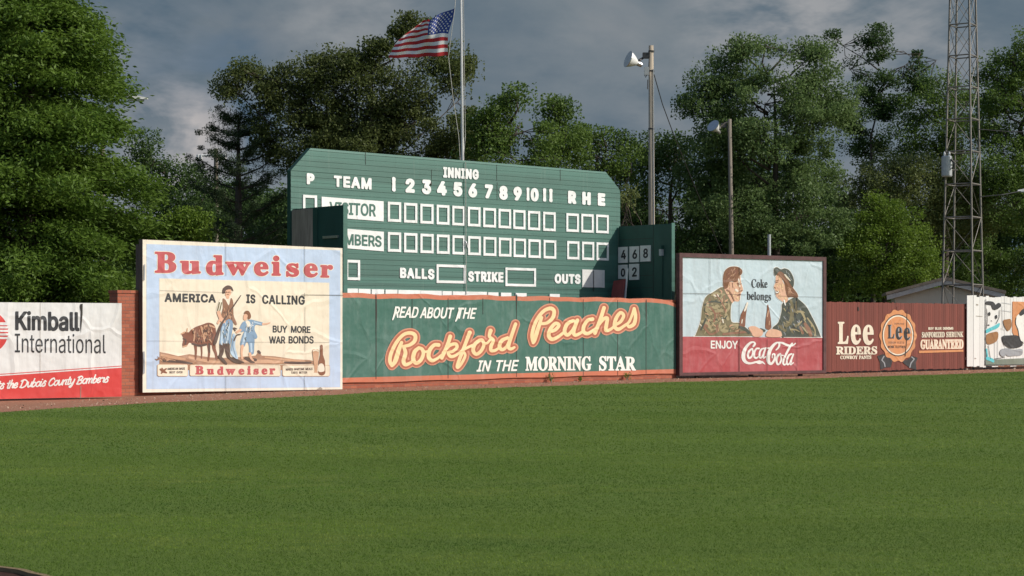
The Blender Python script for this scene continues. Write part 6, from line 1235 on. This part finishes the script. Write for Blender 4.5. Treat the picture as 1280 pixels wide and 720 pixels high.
# ================================================================ TREES
LEAF = {"fresh": leaf_mat("fresh_leaves", (0.085, 0.154, 0.016), (0.199, 0.291, 0.041), .42),
        "mid": leaf_mat("mid_green_leaves", (0.064, 0.121, 0.021), (0.154, 0.234, 0.048), .42),
        "grey": leaf_mat("grey_green_leaves", (0.073, 0.128, 0.036), (0.177, 0.257, 0.089), .42),
        "oak": leaf_mat("oak_leaves", (0.063, 0.089, 0.023), (0.148, 0.177, 0.055), .42),
        "dark": leaf_mat("dark_leaves", (0.039, 0.082, 0.023), (0.098, 0.160, 0.043), .42),
        "olive": leaf_mat("olive_leaves", (0.103, 0.137, 0.039), (0.228, 0.262, 0.091), .42),
        "larch": leaf_mat("feathery_needles", (0.064, 0.128, 0.016), (0.160, 0.251, 0.039), .42),
        "pine": leaf_mat("pine_needles", (0.025, 0.050, 0.021), (0.066, 0.097, 0.039), .35)}
def unit(v): return v / np.maximum(np.linalg.norm(v, axis=1, keepdims=True), 1e-9)
def leaf_quads(P, size, rng, flat=0.0, asp=0.55, axis=None, fold=0.25):
    """one pointed leaf spray per point"""
    n = len(P); a = unit(rng.standard_normal((n, 3))) if axis is None else unit(axis + 0.55 * rng.standard_normal((n, 3)))
    if flat: a[:, 2] *= (1 - flat); a = unit(a)
    up = np.tile([0, 0, 1.0], (n, 1)) * flat * 2 + rng.standard_normal((n, 3)); b = unit(np.cross(a, up)); c = np.cross(a, b)
    s = (size * (0.65 + 0.7 * rng.random(n)))[:, None]
    tip, base_, l, rr = P + a * s * .5, P - a * s * .5, P + b * s * asp * .5 + c * s * fold * .2, P - b * s * asp * .5 + c * s * fold * .2
    return np.stack([base_, l, tip, rr], 1).reshape(-1, 3)
def noise3(P, f, seed):
    rng = np.random.default_rng(seed); v = 0
    for _ in range(5):
        k = rng.standard_normal(3) * f; v = v + np.sin(P @ k + rng.random() * 6.28)
    return v / 5
def crown_mesh(name, centers, rng, mat, per, sig, leaf, flat=0.0, asp=.55):
    per, leaf, sig = per * 2.1, leaf * .68, sig * .92
    n = len(centers); k = rng.integers(int(per * .8), int(per * 2.1), n)
    idx = np.repeat(np.arange(n), k); off = np.clip(rng.standard_normal((len(idx), 3)), -1.5, 1.5) * (sig * (0.6 + .8 * rng.random(n)))[idx][:, None] * np.array([1, 1, .72 - .4 * flat])
    P = centers[idx] + off; ct = rng.random(n)
    tint = np.clip(.55 * ct[idx] + .45 * rng.random(len(idx)), 0, 1)
    return bulk_mesh(name, leaf_quads(P, leaf, rng, flat, asp), 4, [mat], tint), P
def tree(name, label, depth, lobes, mat, seed, trunk_px, group=None, dens=1.0, sig=.42, leaf=.20, per=60, gap=-.25, trunk_r=.28, fork=.45, cat="tree", limb=True, shell=.5, dy=None, flat=.15):
    """lobes: (px, py, rx, ry[, back]) silhouettes measured at the tree's own distance"""
    rng = np.random.default_rng(seed); b = at(trunk_px, HY, depth); B = np.array([b.x, b.y, 0.0])
    cs, lob = [], []
    for L in lobes:
        px, py, rx, ry = L[:4]; q = at(px, py, depth); k = depth / F_PX; rx, ry = rx * k, ry * k; rd = (rx + ry) / 2 * 1.05
        c = np.array([q.x, q.y + (L[4] if len(L) > 4 else rng.uniform(-.6, .6) * rd), q.z]) - B; lob.append((c, rx, rd, ry))
        n = int(dens * 5.0 * (rx * ry + rx * rd + ry * rd) / (sig * sig * 9)) + 4
        d_ = unit(rng.standard_normal((n, 3))); rad = shell + (1.0 - shell) * rng.random(n) ** .55
        rad = rad * (1 + .16 * rng.standard_normal(n)).clip(.6, 1.25)
        p = c + d_ * rad[:, None] * np.array([rx, rd, ry]); cs.append(p)
    C_ = np.concatenate(cs); keep = noise3(C_, 1.25, seed + 1) > gap; C_ = C_[keep]; C_ = C_[C_[:, 2] > .25]
    rt = empty(name, B, 0, label, cat, group)
    me, P = crown_mesh("crown", C_, rng, mat, per, sig, leaf, flat); link("crown", me, rt)
    top = max(c[2] + r3 * .3 for c, _, _, r3 in lob); mb = MB(); hf = top * fork
    jit = lambda s: Vector(rng.uniform(-s, s, 3))
    tp = [Vector((0, 0, -.06)), Vector((0, 0, hf * .5)) + jit(.1), Vector((0, 0, hf)) + jit(.2)]; lc = np.mean([c for c, *_ in lob], 0); tp.append(Vector((lc[0] * .5, lc[1] * .5, (hf + top) / 2)) + jit(.6)); tp.append(Vector((lc[0] * .8, lc[1] * .8, top * .88)) + jit(.5))
    mb.tube(tp, [trunk_r, trunk_r * .85, trunk_r * .7, trunk_r * .34, trunk_r * .06], 8)
    if limb:
        for c, rx, rd, ry in lob:
            c = Vector(c); z0 = min(max(hf * .75, c.z - math.hypot(c.x, c.y) * .8), top * .9)
            f = z0 / max(top, .1); st = Vector((lc[0] * .6 * f, lc[1] * .6 * f, z0)); md = st.lerp(c, .5) + jit(.25) + Vector((0, 0, -.15))
            mb.tube([st, md, c], [trunk_r * .26, trunk_r * .17, trunk_r * .08], 6)
            near = C_[np.argsort(np.linalg.norm((C_ - np.array(c)) / np.array([rx, rd, ry]), axis=1) + rng.random(len(C_)) * .9)[:8]]
            for q in near: 
                q = Vector(q); mb.tube([c.lerp(md, .3 * rng.random()), c.lerp(q, .55) + jit(.15), q], [trunk_r * .07, .022, .010], 4, caps=False)
    mb.build("trunk", M["bark"], rt, smooth=True, fix=False)
    return rt

# the big feathery tree at the left: tiers of drooping sprays round a straight trunk
def feathery_tree():
    rng = np.random.default_rng(21); D = 55.0; b = at(34, HY, D); B = np.array([b.x, b.y, 0.0])
    rt = empty("feathery_tree", B, 0, "big feathery bright green tree towering over the white vinyl sign at far left", "tree")
    cs, ax = [], []; mb = MB(); HT = 18.5; zz = .9; gi = 0
    while zz < HT - .4:
        rmax = float(np.interp(zz, [0, 2, 4.5, 6.0, 6.9, 7.9, 8.6, 9.2, 10.2, 11.4, 14.0, 18.0], [3.7, 4.1, 4.1, 3.9, 3.35, 3.0, 3.2, 3.15, 2.75, 2.1, 1.5, .1]))
        for _ in range(4 if zz < 15 else 3):
            gi += 1; th = gi * 2.399 + rng.uniform(-.3, .3); R_ = rmax * rng.uniform(.80, 1.06); rise = rng.uniform(.05, .30)
            z0 = zz + rng.uniform(-.15, .15); dirv = np.array([math.cos(th), math.sin(th), 0]); per_ = np.array([-math.sin(th), math.cos(th), 0])
            pth = lambda t: np.array([0, 0, z0]) + dirv * R_ * t + np.array([0, 0, 1]) * (R_ * (rise * t * 1.5 - .32 * t * t))
            mb.tube([pth(0), pth(.4), pth(.8)], [.055, .035, .015], 4, caps=False)
            n = int(34 * R_ / 3.5) + 5
            for i in range(n):
                t = .25 + .78 * (i + rng.random()) / n; sp = (.62 * R_ * (1.08 - t) * .55 + .22); q = pth(t) + per_ * rng.uniform(-1, 1) * sp + np.array([0, 0, rng.uniform(-.16, .10)])
                cs.append(q); ax.append(dirv * .8 + per_ * rng.uniform(-.5, .5) + np.array([0, 0, -.25]))
        zz += .30
    C_ = np.array(cs); A_ = np.array(ax); n = len(C_); k = rng.integers(24, 60, n); idx = np.repeat(np.arange(n), k)
    P = C_[idx] + rng.standard_normal((len(idx), 3)) * np.array([.25, .25, .15]); ct = rng.random(n)
    V = leaf_quads(P, .165, rng, .2, .34, axis=A_[idx]); tint = np.clip(.5 * ct[idx] + .5 * rng.random(len(idx)), 0, 1)
    link("crown", bulk_mesh("crown", V, 4, [LEAF["larch"]], tint), rt)
    mb.tube([(0, 0, -.06), (0, 0, 6), (0, 0, 12), (0, 0, HT)], [.36, .27, .16, .03], 10); mb.build("trunk", M["bark"], rt, smooth=True, fix=False)
feathery_tree()
G = "trees beyond the outfield"
tree("leafy_bush", "light green leafy bush peeking over the top left of the beer billboard", 56, [(222, 290, 30, 22), (246, 285, 20, 16), (212, 318, 40, 30), (236, 276, 15, 12)], LEAF["fresh"], 31, 224, G, .9, .3, .17, 50, -.4, .08, .3, "bush")
tree("dark_tree", "dark conifer tree between the big feathery tree and the pine", 92, [(180, 185, 14, 14), (186, 205, 22, 16), (196, 232, 34, 26), (206, 262, 44, 34), (250, 262, 40, 34), (232, 225, 30, 24), (222, 300, 60, 40)], LEAF["dark"], 32, 200, G, 1.0, .5, .22, 60, -.5)
def pine_tree():
    rng = np.random.default_rng(33); D = 86.0; b = at(298, HY, D); B = np.array([b.x, b.y, 0.0]); k = D / F_PX
    rt = empty("pine_tree", B, 0, "dark pine with upswept boughs beside the broad oak", "tree", G); cs = []; mb = MB()
    top = at(300, 136, D).z; mb.tube([(0, 0, -.06), (0, 0, 7), (0, 0, top - .3)], [.25, .18, .04], 8); z = 5.0; g_ = 0
    while z < top - .4:
        for _ in range(4):
            g_ += 1; th = g_ * 2.399; R_ = (2.75 * (1 - ((z - 5) / (top - 4.2)) ** 1.6) + .3) * rng.uniform(.8, 1.1); dv = np.array([math.cos(th), math.sin(th), 0])
            pt = lambda t: np.array([0, 0, z]) + dv * R_ * t + np.array([0, 0, R_ * (.15 * t + .28 * t * t)])
            mb.tube([pt(0), pt(.5), pt(1)], [.05, .035, .012], 4, caps=False)
            for t in np.linspace(.35, 1.05, 9): cs.append(pt(t) + rng.standard_normal(3) * np.array([.13, .13, .07]))
        z += .62
    C_ = np.array(cs); me, _ = crown_mesh("crown", C_, rng, LEAF["pine"], 30, .17, .20, .1, .22); link("crown", me, rt); mb.build("trunk", M["bark"], rt, smooth=True, fix=False)
pine_tree()
tree("oak_tree", "broad dull green oak with an open ragged top behind the flag", 85, [(292, 112, 20, 18), (318, 92, 22, 18), (345, 100, 30, 24), (352, 132, 40, 26), (392, 92, 30, 24), (422, 78, 26, 22), (404, 128, 46, 32), (455, 92, 30, 26), (478, 68, 26, 20), (506, 42, 24, 18), (528, 34, 16, 14), (540, 70, 30, 24), (566, 92, 26, 22), (590, 84, 18, 15), (576, 122, 22, 18), (500, 112, 40, 30), (450, 146, 56, 34), (520, 152, 50, 36), (380, 172, 62, 34), (330, 168, 30, 22), (480, 190, 80, 34), (566, 170, 34, 36), (524, 188, 50, 30), (436, 188, 60, 34), (590, 178, 20, 26)], LEAF["oak"], 34, 450, G, 1.05, .38, .20, 78, -.26, .22, .42, shell=.3)
tree("maple_tree", "green maple with a pointed top just left of the flagpole base", 80, [(645, 122, 14, 12), (640, 140, 30, 20), (622, 160, 30, 24), (656, 164, 34, 26), (608, 186, 30, 26), (646, 200, 50, 30), (676, 190, 26, 26), (600, 150, 12, 10)], LEAF["mid"], 35, 640, G, .9, .40, .20, 60, -.3, .25)
tree("maple_tree", "smaller maple with a gap beside it, above the last inning numbers", 83, [(690, 132, 14, 14), (702, 150, 20, 18), (694, 172, 26, 22), (712, 188, 28, 24), (690, 208, 34, 26)], LEAF["mid"], 36, 700, G, .85, .40, .20, 56, -.25, .2)
tree("maple_tree", "dark rounded maple above the right end of the scoreboard", 86, [(735, 172, 22, 16), (752, 166, 18, 14), (745, 196, 36, 26), (772, 186, 22, 18), (790, 214, 34, 28), (756, 226, 50, 32)], LEAF["mid"], 37, 755, G, .9, .45, .2, 58, -.3, .22)
tree("leafy_bush", "pale grey green bush between the scoreboard corner and the tall light pole", 73, [(786, 250, 10, 14), (782, 268, 14, 16), (792, 288, 16, 18), (784, 320, 22, 28)], LEAF["olive"], 38, 786, G, .8, .25, .16, 40, -.3, .06, .3, "bush")
tree("dark_tree", "dark leafy tree right behind the tall bleached light pole", 90, [(806, 186, 20, 18), (828, 180, 22, 18), (850, 196, 30, 24), (820, 214, 36, 28), (862, 232, 40, 34), (830, 262, 50, 40), (870, 290, 46, 40)], LEAF["dark"], 39, 840, G, .9, .48, .22, 58, -.3, .25)
tree("broad_tree", "tall airy broad tree behind the thin light pole and soft drink billboard", 87, [(862, 128, 18, 14), (880, 104, 24, 18), (906, 92, 24, 20), (928, 68, 24, 18), (956, 58, 24, 16), (988, 62, 26, 18), (1014, 70, 22, 18), (884, 138, 32, 24), (930, 112, 40, 30), (980, 104, 40, 30), (952, 132, 34, 26, -1.2), (950, 176, 40, 30, -1.5), (1026, 104, 32, 26), (900, 176, 44, 32), (956, 162, 50, 34), (1012, 150, 44, 32), (1046, 132, 26, 24), (886, 226, 48, 36), (946, 220, 60, 40), (1010, 208, 52, 40), (920, 276, 66, 40), (994, 270, 60, 44)], LEAF["grey"], 40, 968, G, 1.05, .40, .20, 80, -.28, .26, .4, shell=.3)
tree("sparse_tree", "thin dark tree with gappy upright branches left of the lattice tower", 100, [(1048, 52, 16, 13), (1062, 84, 20, 15), (1086, 46, 22, 14), (1104, 66, 18, 14), (1078, 112, 22, 18), (1116, 98, 20, 16), (1136, 78, 16, 13), (1152, 66, 18, 12), (1172, 74, 16, 12), (1150, 104, 20, 16), (1104, 138, 26, 20), (1062, 150, 22, 18), (1092, 176, 30, 24)], LEAF["dark"], 41, 1092, G, 1.0, .34, .20, 72, -.12, .17, .3, shell=.25)
tree("leafy_tree", "dense green tree directly behind the lattice tower", 98, [(1152, 132, 24, 20), (1176, 112, 26, 20), (1140, 164, 28, 24), (1186, 150, 36, 30), (1212, 128, 26, 26), (1164, 194, 44, 30), (1210, 186, 40, 36), (1180, 240, 60, 40)], LEAF["mid"], 42, 1180, G, .9, .42, .2, 58, -.35, .28)
tree("leafy_tree", "tall bright leafy tree at the right edge beyond the lattice tower", 92, [(1240, 88, 20, 18), (1262, 70, 22, 16), (1290, 64, 24, 18), (1248, 118, 28, 26), (1286, 108, 34, 30), (1246, 156, 30, 30), (1290, 160, 40, 36), (1250, 204, 36, 34), (1300, 220, 44, 40), (1330, 120, 36, 44), (1264, 256, 44, 36), (1340, 190, 40, 40)], LEAF["mid"], 43, 1302, G, .9, .40, .2, 60, -.35, .34)
tree("leafy_tree", "olive toned tree between the bright young tree and the lattice tower", 93, [(1078, 236, 26, 20), (1102, 218, 28, 20), (1132, 226, 30, 22), (1160, 214, 26, 20), (1186, 236, 30, 24), (1130, 262, 50, 32), (1080, 270, 30, 30), (1190, 274, 44, 34), (1226, 234, 24, 22), (1236, 268, 30, 30)], LEAF["olive"], 44, 1140, G, 1.1, .36, .18, 64, -.5, .2)
tree("young_tree", "bright green young tree standing behind the red plank fence and shed", 87.5, [(1108, 262, 22, 18), (1092, 284, 28, 22), (1128, 282, 28, 22), (1078, 312, 28, 26), (1112, 312, 38, 30), (1146, 308, 26, 26), (1084, 344, 38, 30), (1130, 342, 44, 32), (1160, 336, 16, 20)], LEAF["fresh"], 45, 1110, G, .95, .32, .17, 56, -.4, .14)
tree("leafy_bush", "mid green bush at the far right behind the white plank fence", 95, [(1248, 318, 34, 28), (1284, 330, 36, 34), (1220, 336, 26, 24), (1262, 352, 60, 30), (1320, 322, 40, 40)], LEAF["mid"], 46, 1265, G, .9, .36, .18, 56, -.4, .12, .3, "bush")
tree("leafy_bush", "dark undergrowth bush showing between the soft drink billboard and young tree", 90, [(1046, 322, 26, 30), (1040, 352, 36, 30), (1060, 290, 22, 24)], LEAF["dark"], 47, 1046, G, .9, .36, .2, 56, -.4, .12, .3, "bush")
# the wood behind everything reads as one dark mass
rng = np.random.default_rng(77); cs = []; mb = MB()
for i in range(46):
    x = -46 + i * 2.25 + rng.uniform(-.8, .8); y = rng.uniform(101, 126); s_ = rng.uniform(.8, 1.15); h = rng.uniform(8.5, 11.5) + (2.6 if x > 13 else 0) if x > -21 else 9.5
    mb.tube([(x, y, -.06), (x + rng.uniform(-.3, .3), y, h * .5), (x, y, h * .92)], [.22, .16, .04], 6)
    for _ in range(9):
        c = np.array([x + rng.uniform(-2.1, 2.1), y + rng.uniform(-1.5, 1.5), h * rng.uniform(.12, .88)]); rr = np.array([1.9, 1.6, 1.7]) * s_ * (1.25 - .6 * c[2] / h)
        n = 30; d_ = unit(rng.standard_normal((n, 3))); cs.append(c + d_ * (.4 + .6 * rng.random(n) ** .6)[:, None] * rr)
C_ = np.concatenate(cs); C_ = C_[C_[:, 2] > .2]
me, _ = crown_mesh("woods", C_, rng, LEAF["dark"], 34, .55, .30, .1); nq = len(me.polygons)
wo_ = link("woods", me); tag(wo_, kind="stuff")
tw = mb.build("woods_trunks", M["bark"], None, smooth=True, fix=False); tag(tw, kind="stuff")
# weeds at the foot of the tarp
for i, (px, py, hh, lab) in enumerate(((688, 476.5, .24, "taller green weed at the foot of the green tarp under the M"), (724.5, 474.5, .10, "smallest weed at the foot of the green tarp"), (782.5, 472.5, .25, "bushy weed near the right end of the green tarp foot"))):
    u = float(fw.uv(px, 470, -.12)[0]); q = fw.world(u, -.16, 0); rt = empty("weed", (q.x, q.y, 0), 0, lab, "weed", "weeds along the wall")
    rg_ = np.random.default_rng(90 + i); mb = MB(); tips = []
    for _ in range(6): 
        a = rg_.uniform(0, 6.28); t = Vector((math.cos(a) * .35 * hh, math.sin(a) * .3 * hh, hh * rg_.uniform(.6, 1))); mb.tube([(0, 0, -.02), t * .5 + Vector((0, 0, .1 * hh)), t], [.008, .006, .003], 4); tips += [t, t * .75, t * .5]
    mb.build("stem", M["sage"], rt); P = np.array([tuple(t) for t in tips]); P = np.repeat(P, 5, 0) + rg_.standard_normal((len(P) * 5, 3)) * .03
    link("leaves", bulk_mesh("leaves", leaf_quads(P, .05, rg_), 4, [LEAF["fresh"]], rg_.random(len(P))), rt)
# the bare foot of the tarp: a strip of broken brick edge and pebbles
bpy.context.view_layer.update()
